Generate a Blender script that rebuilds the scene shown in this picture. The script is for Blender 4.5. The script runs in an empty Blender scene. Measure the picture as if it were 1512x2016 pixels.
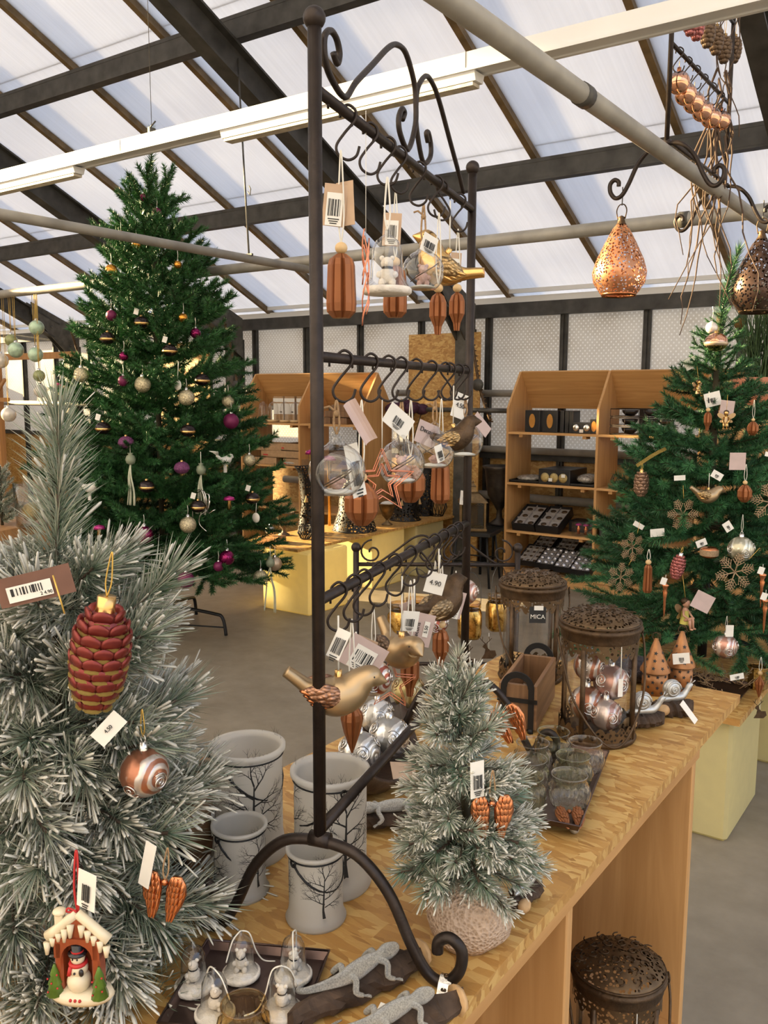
import bpy, bmesh, math, random
from math import sin, cos, pi, radians, sqrt, atan2
from mathutils import Vector, Matrix, Euler
sc = bpy.context.scene
C = sc.collection
# ---------------------------------------------------------------- camera
cam = bpy.data.cameras.new('camera'); camo = bpy.data.objects.new('camera', cam); C.objects.link(camo)
cam.sensor_fit = 'VERTICAL'; cam.sensor_height = 24.0; cam.lens = 24.0 * 1716.0 / 2016.0
cam.clip_start = 0.02; cam.clip_end = 200
camo.matrix_world = Matrix.Translation((0, 0, 1.5)) @ Matrix.Rotation(radians(35.227), 4, 'Z') @ Matrix.Rotation(radians(90 - 7.774), 4, 'X') @ Matrix.Rotation(radians(0.2046), 4, 'Z')
sc.camera = camo
# ---------------------------------------------------------------- sky, sun, exposure
world = bpy.data.worlds.new('sky'); sc.world = world; world.use_nodes = True
wn = world.node_tree.nodes; wl = world.node_tree.links
wbg = wn['Background']
wtc = wn.new('ShaderNodeTexCoord'); wsep = wn.new('ShaderNodeSeparateXYZ'); wr = wn.new('ShaderNodeValToRGB')
wl.new(wtc.outputs['Generated'], wsep.inputs[0]); wl.new(wsep.outputs['Z'], wr.inputs[0]); wl.new(wr.outputs[0], wbg.inputs[0])
wr.color_ramp.elements[0].position = 0.0; wr.color_ramp.elements[0].color = (1.0, 0.83, 0.60, 1)
wr.color_ramp.elements[1].position = 0.5; wr.color_ramp.elements[1].color = (0.66, 0.80, 1.05, 1)
wbg.inputs[1].default_value = 1.45
sun = bpy.data.lights.new('sun', 'SUN'); suno = bpy.data.objects.new('sun', sun); C.objects.link(suno)
sun.energy = 24.0; sun.color = (1.0, 0.75, 0.40); sun.angle = radians(0.8)
TO_SUN = Vector((-0.93, -0.28, 0.24)).normalized()
suno.rotation_euler = TO_SUN.to_track_quat('Z', 'Y').to_euler(); suno.location = (-20, -6, 7)
vs = sc.view_settings; vs.view_transform = 'Standard'; vs.look = 'None'; vs.gamma = 1.0; vs.use_curve_mapping = False; vs.exposure = 0.46
sc.cycles.use_adaptive_sampling = True; sc.cycles.adaptive_threshold = 0.05; sc.cycles.max_bounces = 6; sc.cycles.diffuse_bounces = 3; sc.cycles.glossy_bounces = 3; sc.cycles.transparent_max_bounces = 16; sc.cycles.transmission_bounces = 8
sc.cycles.sample_clamp_indirect = 6.0; sc.cycles.caustics_reflective = False; sc.cycles.caustics_refractive = False
# ---------------------------------------------------------------- mesh helpers
R = random.Random(7)
def V(*a): return Vector(a)
class MB:
    def __init__(s): s.v = []; s.f = []; s.m = []; s.s = []; s.c = None
    def add(s, vs_, fs, mi=0, sm=True, M=None):
        b = len(s.v)
        if M is not None: vs_ = [M @ Vector(p) for p in vs_]
        s.v.extend([tuple(p) for p in vs_])
        for f in fs: s.f.append(tuple(i + b for i in f)); s.m.append(mi); s.s.append(sm)
        return s
    def box(s, c, d, rz=0, mi=0, M=None, bev=0.0):
        x, y, z = d[0] / 2, d[1] / 2, d[2] / 2
        T = Matrix.Translation(c) @ Matrix.Rotation(rz, 4, 'Z')
        if M is not None: T = M @ T
        if bev > 0:
            b = min(bev, x * .9, y * .9, z * .9); vs_ = []
            for sx in (-1, 1):
                for sy in (-1, 1):
                    for sz in (-1, 1): vs_ += [(sx * x, sy * (y - b), sz * (z - b)), (sx * (x - b), sy * y, sz * (z - b)), (sx * (x - b), sy * (y - b), sz * z)]
            bm = bmesh.new(); [bm.verts.new(T @ Vector(p)) for p in vs_]
            r = bmesh.ops.convex_hull(bm, input=bm.verts); bm.verts.index_update()
            s.add([v.co.copy() for v in bm.verts], [[v.index for v in f.verts] for f in bm.faces], mi, False); bm.free(); return s
        return s.add([(a * x, b * y, c_ * z) for a in (-1, 1) for b in (-1, 1) for c_ in (-1, 1)],
                     [(0, 1, 3, 2), (4, 6, 7, 5), (0, 4, 5, 1), (2, 3, 7, 6), (0, 2, 6, 4), (1, 5, 7, 3)], mi, False, T)
    def lathe(s, prof, n=24, M=None, mi=0, sm=True, fl=None):
        # prof: (r,z) list; fl: optional radius function f(angle,z)
        vs_ = []; k = len(prof)
        for r, z in prof:
            for i in range(n):
                a = 2 * pi * i / n; q = r * (fl(a, z) if fl else 1); vs_.append((q * cos(a), q * sin(a), z))
        fs = [(j * n + i, j * n + (i + 1) % n, (j + 1) * n + (i + 1) % n, (j + 1) * n + i) for j in range(k - 1) for i in range(n)]
        if prof[0][0] > 1e-6 and prof[0][0] < 0: pass
        return s.add(vs_, fs, mi, sm, M)
    def sph(s, c, r, n=16, m=10, mi=0, M=None, sc_=(1, 1, 1)):
        T = Matrix.Translation(c) @ Matrix.Diagonal((sc_[0], sc_[1], sc_[2], 1))
        if M is not None: T = M @ T
        return s.lathe([(max(1e-5, r * sin(pi * j / m)), -r * cos(pi * j / m)) for j in range(m + 1)], n, T, mi)
    def tube(s, pts, r, n=8, mi=0, closed=False, M=None, cap=True):
        P = [Vector(p) for p in pts]; k = len(P)
        rr = r if isinstance(r, (list, tuple)) else [r] * k
        vs_ = []; up = None
        for i in range(k):
            if closed: t = (P[(i + 1) % k] - P[i - 1])
            else: t = P[min(i + 1, k - 1)] - P[max(i - 1, 0)]
            if t.length < 1e-9: t = Vector((0, 0, 1))
            t.normalize()
            if up is None:
                up = t.orthogonal().normalized()
            up = (up - t * up.dot(t))
            up = up.normalized() if up.length > 1e-6 else t.orthogonal().normalized()
            w = t.cross(up)
            for j in range(n):
                a = 2 * pi * j / n; vs_.append(P[i] + (up * cos(a) + w * sin(a)) * rr[i])
        fs = [(i * n + j, i * n + (j + 1) % n, ((i + 1) % k) * n + (j + 1) % n, ((i + 1) % k) * n + j) for i in range(k if closed else k - 1) for j in range(n)]
        if cap and not closed: fs += [tuple(range(n))[::-1], tuple((k - 1) * n + j for j in range(n))]
        return s.add(vs_, fs, mi, True, M)
    def rod(s, a, b, r, n=8, mi=0, M=None): return s.tube([a, b], r, n, mi, False, M)
    def extr(s, poly, h, M=None, mi=0, sm=False):
        # polygon in xy extruded along z 0..h
        n = len(poly); vs_ = [(x, y, 0) for x, y in poly] + [(x, y, h) for x, y in poly]
        return s.add(vs_, [tuple(range(n))[::-1], tuple(range(n, 2 * n))] + [(i, (i + 1) % n, n + (i + 1) % n, n + i) for i in range(n)], mi, sm, M)
    def quad(s, a, b, c, d, mi=0): return s.add([a, b, c, d], [(0, 1, 2, 3)], mi, False)
    def mesh(s, mats, name='m'):
        me = bpy.data.meshes.new(name); me.from_pydata(s.v, [], s.f)
        for mm in (mats if isinstance(mats, (list, tuple)) else [mats]): me.materials.append(mm)
        me.polygons.foreach_set('material_index', s.m); me.polygons.foreach_set('use_smooth', s.s)
        if s.c is not None:
            at_ = me.color_attributes.new('Col', 'FLOAT_COLOR', 'POINT'); at_.data.foreach_set('color', [x for c in s.c for x in c])
        me.update(); return me
def link(name, data, parent=None, loc=None):
    o = bpy.data.objects.new(name, data); C.objects.link(o)
    if parent: o.parent = parent
    if loc is not None: o.location = loc
    return o
def part(name, mb, mats, parent=None, label=None):
    o = link(name, mb.mesh(mats, name), parent)
    if label: o['label'] = label
    return o
def tag(o, label=None, cat=None, group=None, kind=None):
    for k_, v_ in (('label', label), ('category', cat), ('group', group), ('kind', kind)):
        if v_: o[k_] = v_
    return o
def thing(name, label, cat, loc=(0, 0, 0), rz=0, group=None, rot=None, s=1.0):
    o = link(name, None, None, loc); o.empty_display_size = .02
    o.rotation_euler = rot if rot else (0, 0, rz); o.scale = (s, s, s)
    return tag(o, label, cat, group)
def dup(root, loc, rz=0, label=None, group=None, rot=None, s=None):
    r = root.copy(); C.objects.link(r); r.location = loc; r.rotation_euler = rot if rot else (0, 0, rz)
    if s: r.scale = (s, s, s)
    if label: r['label'] = label
    if group: r['group'] = group
    for ch in list(root.children):
        c = ch.copy(); C.objects.link(c); c.parent = r
        for g in list(ch.children):
            d = g.copy(); C.objects.link(d); d.parent = c
    return r
def struct(name, mb, m, parent=None):
    o = part(name, mb, m, parent)
    if parent is None: o['kind'] = 'structure'
    return o
def TR(loc, rx=0, ry=0, rz=0, s=1): return Matrix.Translation(loc) @ Euler((rx, ry, rz)).to_matrix().to_4x4() @ Matrix.Scale(s, 4)
def spline(pts, n=8, closed=False):
    P = [Vector(p) for p in pts]; out = []; k = len(P)
    for i in range(k if closed else k - 1):
        if closed: a, b, c, d = P[i - 1], P[i], P[(i + 1) % k], P[(i + 2) % k]
        else: a, b, c, d = P[max(i - 1, 0)], P[i], P[i + 1], P[min(i + 2, k - 1)]
        for j in range(n):
            t = j / n; out.append(.5 * ((2 * b) + (c - a) * t + (2 * a - 5 * b + 4 * c - d) * t * t + (3 * b - a - 3 * c + d) * t ** 3))
    if not closed: out.append(P[-1])
    return out
ORD = ['first', 'second', 'third', 'fourth', 'fifth', 'sixth', 'seventh', 'eighth', 'ninth', 'tenth', 'eleventh', 'twelfth']
# ---------------------------------------------------------------- materials
MT = {}
def nodes(name):
    m = bpy.data.materials.new(name); m.use_nodes = True
    nt = m.node_tree; return m, nt.nodes, nt.links, nt.nodes['Principled BSDF']
def ramp(N, L, src, stops):
    r = N.new('ShaderNodeValToRGB'); e = r.color_ramp.elements
    while len(e) < len(stops): e.new(.5)
    for el, (p, c) in zip(e, stops): el.position = p; el.color = (*c, 1)
    L.new(src, r.inputs[0]); return r.outputs[0]
def texco(N, L, scale=(1, 1, 1), rot=(0, 0, 0), kind='Object'):
    t = N.new('ShaderNodeTexCoord'); mp = N.new('ShaderNodeMapping'); mp.inputs['Scale'].default_value = scale; mp.inputs['Rotation'].default_value = rot
    L.new(t.outputs[kind], mp.inputs[0]); return mp.outputs[0]
def noise(N, L, co, sc_=5, det=3, rough=.5, out='Fac', dist=0):
    n = N.new('ShaderNodeTexNoise'); n.inputs['Scale'].default_value = sc_; n.inputs['Detail'].default_value = det; n.inputs['Roughness'].default_value = rough; n.inputs['Distortion'].default_value = dist
    L.new(co, n.inputs['Vector']); return n.outputs[out]
def voro(N, L, co, sc_=5, out='Color', feat='F1', rnd=1):
    n = N.new('ShaderNodeTexVoronoi'); n.feature = feat; n.inputs['Scale'].default_value = sc_; n.inputs['Randomness'].default_value = rnd
    L.new(co, n.inputs['Vector']); return n.outputs[out]
def mixc(N, L, f, a, b, mode='MIX'):
    m = N.new('ShaderNodeMix'); m.data_type = 'RGBA'; m.blend_type = mode
    for sock, val in ((m.inputs[0], f), (m.inputs[6], a), (m.inputs[7], b)):
        if hasattr(val, 'is_linked') or hasattr(val, 'links'): L.new(val, sock)
        else: sock.default_value = val if isinstance(val, (int, float)) else (*val, 1)
    return m.outputs[2]
def bump(N, L, h, bs, st=.3, d=.01):
    b = N.new('ShaderNodeBump'); b.inputs['Strength'].default_value = st; b.inputs['Distance'].default_value = d
    L.new(h, b.inputs['Height']); L.new(b.outputs[0], bs.inputs['Normal']); return b
def plain(name, col, rough=.5, metal=0.0, var=.12, vs_=30, bmp=0, spec=None, trans=0, ior=None, alpha=None):
    if name in MT: return MT[name]
    m, N, L, bs = nodes(name); co = texco(N, L)
    nz = noise(N, L, co, vs_, 3)
    lo = tuple(max(0, c * (1 - var)) for c in col); hi = tuple(min(1, c * (1 + var)) for c in col)
    L.new(ramp(N, L, nz, [(.3, lo), (.7, hi)]), bs.inputs['Base Color'])
    bs.inputs['Roughness'].default_value = rough; bs.inputs['Metallic'].default_value = metal
    if spec is not None: bs.inputs['Specular IOR Level'].default_value = spec
    if bmp: bump(N, L, noise(N, L, co, vs_ * 4, 3), bs, bmp, .004)
    MT[name] = m; return m
def glass(name, tint=(1, 1, 1), rough=.02, refl=1.0, ior=1.5):
    if name in MT: return MT[name]
    m, N, L, bs = nodes(name); N.remove(bs); out = N['Material Output']
    tr = N.new('ShaderNodeBsdfTransparent'); gl = N.new('ShaderNodeBsdfGlossy'); lw = N.new('ShaderNodeLayerWeight'); lw.inputs[0].default_value = .5; pw = N.new('ShaderNodeMath'); pw.operation = 'POWER'; pw.inputs[1].default_value = 2.6; L.new(lw.outputs['Facing'], pw.inputs[0]); fr = N.new('ShaderNodeMath'); fr.operation = 'MULTIPLY_ADD'; fr.inputs[1].default_value = .62; fr.inputs[2].default_value = .05; L.new(pw.outputs[0], fr.inputs[0]); mx = N.new('ShaderNodeMixShader')
    co = texco(N, L); L.new(ramp(N, L, noise(N, L, co, 6, 2), [(.2, tuple(c * .97 for c in tint)), (.8, tint)]), tr.inputs[0])
    gl.inputs['Roughness'].default_value = rough
    fr.inputs[1].default_value = .85 * refl; fr.inputs[2].default_value = .06 * refl
    L.new(fr.outputs[0], mx.inputs[0]); L.new(tr.outputs[0], mx.inputs[1]); L.new(gl.outputs[0], mx.inputs[2]); L.new(mx.outputs[0], out.inputs[0])
    MT[name] = m; return m
def attrmat(name, rough=.5, trl=0.0, spec=.5):
    m, N, L, bs = nodes(name); a = N.new('ShaderNodeAttribute'); a.attribute_name = 'Col'
    L.new(a.outputs['Color'], bs.inputs['Base Color']); bs.inputs['Roughness'].default_value = rough; bs.inputs['Specular IOR Level'].default_value = spec
    MT[name] = m; return m
def trl(name, col, t=.5, rough=.8, var=.08, vs_=20):
    # diffuse + translucent sheet
    m, N, L, bs = nodes(name); N.remove(bs); out = N['Material Output']
    a = N.new('ShaderNodeBsdfDiffuse'); b = N.new('ShaderNodeBsdfTranslucent'); mx = N.new('ShaderNodeMixShader'); mx.inputs[0].default_value = t
    co = texco(N, L); cc = ramp(N, L, noise(N, L, co, vs_, 3), [(.3, tuple(c * (1 - var) for c in col)), (.7, col)])
    L.new(cc, a.inputs[0]); L.new(cc, b.inputs[0]); L.new(a.outputs[0], mx.inputs[1]); L.new(b.outputs[0], mx.inputs[2]); L.new(mx.outputs[0], out.inputs[0])
    MT[name] = m; return m
def make_osb(name, dark=1.0):
    m, N, L, bs = nodes(name)
    co = texco(N, L)
    wob = N.new('ShaderNodeVectorMath'); wob.operation = 'ADD'; nzc = noise(N, L, co, 9, 2, .5, 'Color')
    sc1 = N.new('ShaderNodeVectorMath'); sc1.operation = 'SCALE'; sc1.inputs[3].default_value = .03; L.new(nzc, sc1.inputs[0]); L.new(co, wob.inputs[0]); L.new(sc1.outputs[0], wob.inputs[1])
    def layer(rz, sx, sy):
        mp = N.new('ShaderNodeMapping'); mp.inputs['Rotation'].default_value = (0, 0, rz); mp.inputs['Scale'].default_value = (sx, sy, sy * .6)
        L.new(wob.outputs[0], mp.inputs[0]); return voro(N, L, mp.outputs[0], 1.0)
    a = layer(.25, 26, 95); b = layer(1.45, 28, 110); c = layer(-.7, 24, 100)
    sp = N.new('ShaderNodeSeparateColor'); L.new(voro(N, L, wob.outputs[0], 22), sp.inputs[0])
    def pick(sock, lo):
        q = N.new('ShaderNodeMath'); q.operation = 'GREATER_THAN'; q.inputs[1].default_value = lo; L.new(sock, q.inputs[0]); return q.outputs[0]
    ab = mixc(N, L, pick(sp.outputs[0], .5), a, b); abc = mixc(N, L, pick(sp.outputs[1], .62), ab, c)
    sp2 = N.new('ShaderNodeSeparateColor'); L.new(abc, sp2.inputs[0])
    fine = noise(N, L, texco(N, L, (30, 160, 60), (0, 0, .5)), 3, 3)
    add = N.new('ShaderNodeMath'); add.operation = 'MULTIPLY_ADD'; add.inputs[1].default_value = .3; L.new(fine, add.inputs[0]); L.new(sp2.outputs[0], add.inputs[2])
    k = dark
    col = ramp(N, L, add.outputs[0], [(.04, (.30 * k, .145 * k, .035 * k)), (.30, (.42 * k, .215 * k, .055 * k)), (.70, (.50 * k, .275 * k, .078 * k)), (1.15, (.60 * k, .38 * k, .13 * k))])
    L.new(col, bs.inputs['Base Color']); bs.inputs['Roughness'].default_value = .5
    bump(N, L, add.outputs[0], bs, .25, .003); MT[name] = m; return m
def make_wood(name, c1, c2, axis='Z', sc_=1.0, rough=.5):
    m, N, L, bs = nodes(name)
    s3 = {'Z': (22, 22, 1.2), 'X': (1.2, 22, 22), 'Y': (22, 1.2, 22)}[axis]
    co = texco(N, L, tuple(q * sc_ for q in s3))
    n1 = noise(N, L, co, 1.0, 4, .6, 'Fac', 1.2); n2 = noise(N, L, texco(N, L, (1, 1, 1)), 3 * sc_, 2)
    L.new(mixc(N, L, n2, ramp(N, L, n1, [(.3, c1), (.7, c2)]), ramp(N, L, n1, [(.25, tuple(q * .78 for q in c1)), (.75, tuple(q * .9 for q in c2))])), bs.inputs['Base Color'])
    bs.inputs['Roughness'].default_value = rough; bump(N, L, n1, bs, .08, .003); MT[name] = m; return m
make_osb('osb'); make_osb('osb_wall', .75)
make_wood('beech', (.50, .255, .085), (.66, .375, .15)); make_wood('beech_x', (.52, .27, .09), (.68, .39, .155), 'X'); make_wood('beech_y', (.47, .235, .075), (.62, .34, .125), 'Y')
make_wood('old_wood', (.13, .065, .03), (.30, .165, .08), 'Z', 1.6); make_wood('old_wood_y', (.17, .085, .04), (.36, .20, .10), 'Y', 1.6); make_wood('post_wood', (.36, .17, .06), (.52, .27, .10))
plain('iron', (.030, .021, .017), .42, .55, .25, 60, .1); plain('black_metal', (.012, .012, .013), .5, .3); plain('galv', (.085, .08, .07), .55, .45, .35, 14, .15)
plain('galv_dark', (.058, .056, .052), .6, .4, .35, 10, .1); plain('pipe', (.33, .31, .27), .55, .25, .2, 8, .05); plain('white_metal', (.68, .68, .67), .35, 0, .04, 4)
plain('bar_brown', (.20, .135, .065), .6, .1, .3, 12); plain('rust_pipe', (.16, .12, .09), .6, .5, .4, 12, .1)
plain('white_paper', (.80, .77, .70), .7, 0, .04); plain('kraft', (.52, .36, .24), .75, 0, .1); plain('lilac_paper', (.52, .40, .37), .6, 0, .08); plain('brown_card', (.16, .075, .05), .6, 0, .15)
plain('ink', (.02, .02, .02), .7, 0, .1); plain('twine', (.36, .23, .12), .9, 0, .3, 300, .3); plain('white_cord', (.74, .71, .63), .7, 0, .1); plain('gold_cord', (.65, .42, .10), .4, .6); plain('red_ribbon', (.45, .02, .02), .5)
plain('bead_wood', (.66, .45, .22), .45, 0, .08); plain('copper_matt', (.275, .098, .034), .40, .5, .12, 25); plain('copper', (.60, .235, .105), .27, 1.0, .1); plain('copper_wire', (.70, .27, .16), .3, .95)
plain('gold_matt', (.42, .30, .17), .38, .85, .15, 20); plain('gold', (.72, .45, .17), .24, 1.0, .1); plain('silver', (.72, .70, .67), .25, 1.0, .1, 40, .1); plain('silver_paint', (.52, .52, .50), .4, .75, .15, 60, .1)
plain('bronze_dark', (.085, .052, .028), .5, .7, .35, 50, .3); plain('white_wool', (.72, .66, .58), .9, 0, .15, 60, .4); plain('pink_plush', (.50, .33, .29), .95, 0, .2, 80, .5)
glass('clear_glass'); glass('rose_glass', (.93, .86, .82)); glass('green_glass', (.87, .89, .76)); glass('amber_glass', (.90, .76, .50))

# ---------------------------------------------------------------- the greenhouse
TAN = math.tan(radians(25)); YW = 6.85; ZE = 2.30
def roofz(y): return ZE + (YW - y) * TAN
def concrete():
    m, N, L, bs = nodes('concrete'); co = texco(N, L)
    a = noise(N, L, co, 1.1, 5, .6, 'Fac', .6); b = noise(N, L, co, 9, 4, .6); c = voro(N, L, texco(N, L, (1, 1, 1)), 2.2, 'Distance', 'DISTANCE_TO_EDGE')
    col = mixc(N, L, .35, ramp(N, L, a, [(.3, (.175, .145, .105)), (.5, (.245, .208, .155)), (.75, (.31, .265, .20))]), ramp(N, L, b, [(.3, (.145, .12, .088)), (.7, (.325, .28, .215))]))
    L.new(col, bs.inputs['Base Color']); bs.inputs['Roughness'].default_value = .55; bump(N, L, b, bs, .08, .004); return m
floor = struct('floor', MB().box((-6, 2, -.05), (26, 20, .1)), concrete())
def roof_sheet():
    m, N, L, bs = nodes('roof_sheet'); N.remove(bs); out = N['Material Output']
    a = N.new('ShaderNodeBsdfDiffuse'); b = N.new('ShaderNodeBsdfTranslucent'); mx = N.new('ShaderNodeMixShader'); mx.inputs[0].default_value = .55
    co = texco(N, L, (60, 1, 1)); f = ramp(N, L, noise(N, L, co, 1, 2), [(.35, (.90, .90, .90)), (.65, (.94, .94, .94))])
    co2 = texco(N, L); g = ramp(N, L, noise(N, L, co2, 1.5, 4), [(.3, (.90, .905, .93)), (.7, (.98, .98, .99))])
    cc = mixc(N, L, 1.0, f, g, 'MULTIPLY'); L.new(cc, a.inputs[0]); L.new(cc, b.inputs[0])
    L.new(a.outputs[0], mx.inputs[1]); L.new(b.outputs[0], mx.inputs[2]); L.new(mx.outputs[0], out.inputs[0]); return m
RS = roof_sheet()
ceiling = link('ceiling', None); ceiling['kind'] = 'structure'
BX = [-1.66 + .91 * k for k in range(5, -12, -1)]
PY = [YW - .02, 5.25, 3.84, 2.43, 1.02, 0.0]
for i in range(len(BX) - 1):
    x1, x0 = BX[i], BX[i + 1]
    for j in range(len(PY) - 1):
        y1, y0 = PY[j], PY[j + 1]
        part('roof_panel', MB().add([(x0, y0, roofz(y0)), (x1, y0, roofz(y0)), (x1, y1, roofz(y1)), (x0, y1, roofz(y1)), (x0, y0, roofz(y0) + .012), (x1, y0, roofz(y0) + .012), (x1, y1, roofz(y1) + .012), (x0, y1, roofz(y1) + .012)],
             [(0, 1, 2, 3), (7, 6, 5, 4), (0, 4, 5, 1), (1, 5, 6, 2), (2, 6, 7, 3), (3, 7, 4, 0)], 0, False), RS, ceiling)
# opposite slope behind the camera
part('roof_panel', MB().add([(BX[-1], 0, roofz(0)), (BX[0], 0, roofz(0)), (BX[0], -6.85, ZE), (BX[-1], -6.85, ZE)], [(0, 1, 2, 3)], 0, False), RS, ceiling)
sl = Matrix.Rotation(-radians(25), 4, 'X')
LS = (YW + .05) / cos(radians(25))
def slope_M(x, dz): return Matrix.Translation((x, 0, roofz(0) + dz)) @ Matrix.Rotation(-radians(25), 4, 'X')
for x in BX:
    part('glazing_bar', MB().box((0, LS / 2, -.022), (.030, LS, .038), M=slope_M(x, 0)).box((0, LS / 2, -.044), (.042, LS, .010), M=slope_M(x, 0)).box((0, LS / 2, .022), (.032, LS, .036), M=slope_M(x, 0)), MT['bar_brown'], ceiling)
for y in PY[1:]:
    z = roofz(y) - .115
    mb = MB(); x0, x1 = BX[-1], BX[0]
    for (dy, dz, w, h) in ((-.03, .0, .012, .12), (0, .055, .07, .012), (0, -.055, .07, .012)):
        mb.box(((x0 + x1) / 2, y + dy * .9, z - .04 + dz + dy * -.4), (x1 - x0, w, h))
    part('purlin', mb, MT['galv_dark'], ceiling)
mb = MB(); mb.box(((BX[0] + BX[-1]) / 2, YW - .06, ZE - .02), (BX[0] - BX[-1], .10, .05)); mb.box(((BX[0] + BX[-1]) / 2, YW - .13, ZE + .045), (BX[0] - BX[-1], .03, .035))
part('eave_gutter', mb, MT['white_metal'], ceiling)
mb = MB(); mb.box(((BX[0] + BX[-1]) / 2, YW - .07, ZE - .10), (BX[0] - BX[-1], .09, .11))
part('eave_beam', mb, MT['galv_dark'], ceiling)
# rafters with knee plate and wall post
for k, x in enumerate((-1.03, -3.78, -6.51, -9.24)):
    t = link('trim_%d' % (k + 1), None); t['kind'] = 'structure'
    L0 = 6.45 / cos(radians(25)); mb = MB()
    for (dx, dz, w, h) in ((0, 0, .014, .17), (0, .085, .11, .014), (0, -.085, .11, .014)):
        mb.box((0, L0 / 2, -.30 + dz), (w, L0, h), M=slope_M(x + dx, 0))
    part('rafter', mb, MT['galv_dark'], t)
    mb = MB()
    for (dy, w, d) in ((0, .012, .16), (.08, .11, .012), (-.08, .11, .012)):
        mb.box((x, 6.55 + dy, 1.02), (w, d, 2.04))
    part('post', mb, MT['galv'], t)
    mb = MB().extr([(6.62, 2.25), (6.62, 1.85), (6.45, 1.95), (6.0, 2.38), (6.0, 2.52)], .014, Matrix.Translation((x - .05, 0, 0)) @ Matrix(((0, 0, 1, 0), (1, 0, 0, 0), (0, 1, 0, 0), (0, 0, 0, 1))))
    mb.extr([(6.62, 2.25), (6.62, 1.85), (6.45, 1.95), (6.0, 2.38), (6.0, 2.52)], .014, Matrix.Translation((x + .036, 0, 0)) @ Matrix(((0, 0, 1, 0), (1, 0, 0, 0), (0, 1, 0, 0), (0, 0, 0, 1))))
    kp = part('knee_plate', mb, MT['galv'], t)
    mb = MB()
    for (y, z) in ((6.5, 2.05), (6.25, 2.25), (6.05, 2.42), (6.52, 1.92)):
        mb.lathe([(.001, 0), (.016, 0), (.016, .012), (.001, .012)], 6, TR((x + .05, y, z), 0, pi / 2))
    part('bolts', mb, MT['galv'], kp)
# back wall: panes, mullions, boards
def wall_sheet():
    m, N, L, bs = nodes('wall_sheet'); N.remove(bs); out = N['Material Output']
    t = N.new('ShaderNodeTexCoord'); sp = N.new('ShaderNodeSeparateXYZ'); L.new(t.outputs['Object'], sp.inputs[0])
    def wave(sock, per):
        a = N.new('ShaderNodeMath'); a.operation = 'MULTIPLY'; a.inputs[1].default_value = 2 * pi / per; L.new(sock, a.inputs[0])
        b = N.new('ShaderNodeMath'); b.operation = 'COSINE'; L.new(a.outputs[0], b.inputs[0]); return b.outputs[0]
    p = N.new('ShaderNodeMath'); p.operation = 'MULTIPLY'; L.new(wave(sp.outputs['X'], .040), p.inputs[0]); L.new(wave(sp.outputs['Z'], .044), p.inputs[1])
    dots = ramp(N, L, p.outputs[0], [(.35, (0, 0, 0)), (.75, (1, 1, 1))])
    co = texco(N, L, (1, 1, 1.6)); dirt = ramp(N, L, noise(N, L, co, 1.8, 5, .6), [(.25, (.55, .51, .45)), (.5, (.70, .675, .63)), (.75, (.78, .76, .72))])
    cc = mixc(N, L, dots, dirt, (.95, .94, .92))
    a = N.new('ShaderNodeBsdfDiffuse'); b = N.new('ShaderNodeBsdfTranslucent'); mx = N.new('ShaderNodeMixShader'); mx.inputs[0].default_value = .62
    L.new(cc, a.inputs[0]); L.new(cc, b.inputs[0]); L.new(a.outputs[0], mx.inputs[1]); L.new(b.outputs[0], mx.inputs[2])
    g = N.new('ShaderNodeBsdfGlossy'); g.inputs['Roughness'].default_value = .35; m2 = N.new('ShaderNodeMixShader'); m2.inputs[0].default_value = .05
    L.new(mx.outputs[0], m2.inputs[1]); L.new(g.outputs[0], m2.inputs[2]); L.new(m2.outputs[0], out.inputs[0]); return m
WS = wall_sheet()
wall = link('wall_back', None); wall['kind'] = 'structure'
WX = [2.62, 1.92, 1.21, .51, -.2, -.91, -1.62, -2.325, -3.02, -3.72, -4.42, -5.12, -5.8, -6.5, -7.2, -7.9, -8.6, -9.3, -10.0, -10.7, -11.4]
for a, b in zip(WX[:-1], WX[1:]):
    part('pane', MB().box(((a + b) / 2, YW + .02, (.94 + 2.26) / 2), (a - b - .05, .01, 2.26 - .94)), WS, wall)
    part('base_board', MB().box(((a + b) / 2, YW + .02, .47), (a - b - .004, .018, .94)), MT['osb_wall'], wall)
for x in WX:
    part('mullion', MB().box((x, YW, 1.13), (.055, .05, 2.26)).box((x, YW - .03, 1.13), (.02, .03, 2.26)), MT['galv_dark'], wall)
part('mid_rail', MB().box((-4.4, YW - .02, .96), (14, .05, .05)), MT['galv_dark'], wall)
# added boards out of view
wl_ = link('sun_block_left', None); wl_['kind'] = 'structure'
def sun_block_board(y0, y1, z0, z1): part('board', MB().box((-11.35, (y0 + y1) / 2, (z0 + z1) / 2), (.02, y1 - y0 - .003, z1 - z0)), MT['osb_wall'], wl_)
for (y0, y1, h) in ((-6.8, -5.6, 2.3), (-5.6, -4.4, 2.85), (-4.4, -3.2, 3.40), (-3.2, -2, 3.98), (-2, -1.4, 4.55), (-1.4, -.8, 4.8), (-.8, .4, 4.25), (.4, .9, 4.0), (.9, 2.2, 3.2), (3.3, 4., 3.55), (4., 4.75, 3.25), (4.75, 5.3, 2.2), (5.3, 6.83, 1.6)): sun_block_board(y0, y1, 0, h)
for (y0, y1, za, zb) in ((-5.6, -4.4, 2.83, 3.36), (-4.4, -3.2, 3.38, 3.94), (-3.2, -2., 3.96, 4.5), (-2., -1.4, 4.53, 4.8), (-1.4, -.8, 4.8, 5.08)): part('sun_block_wedge', MB().extr([(y0, za), (y1, za), (y1, zb)], .02, Matrix.Translation((-11.36, 0, 0)) @ Matrix(((0, 0, 1, 0), (1, 0, 0, 0), (0, 1, 0, 0), (0, 0, 0, 1)))), MT['osb_wall'], wl_)
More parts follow.
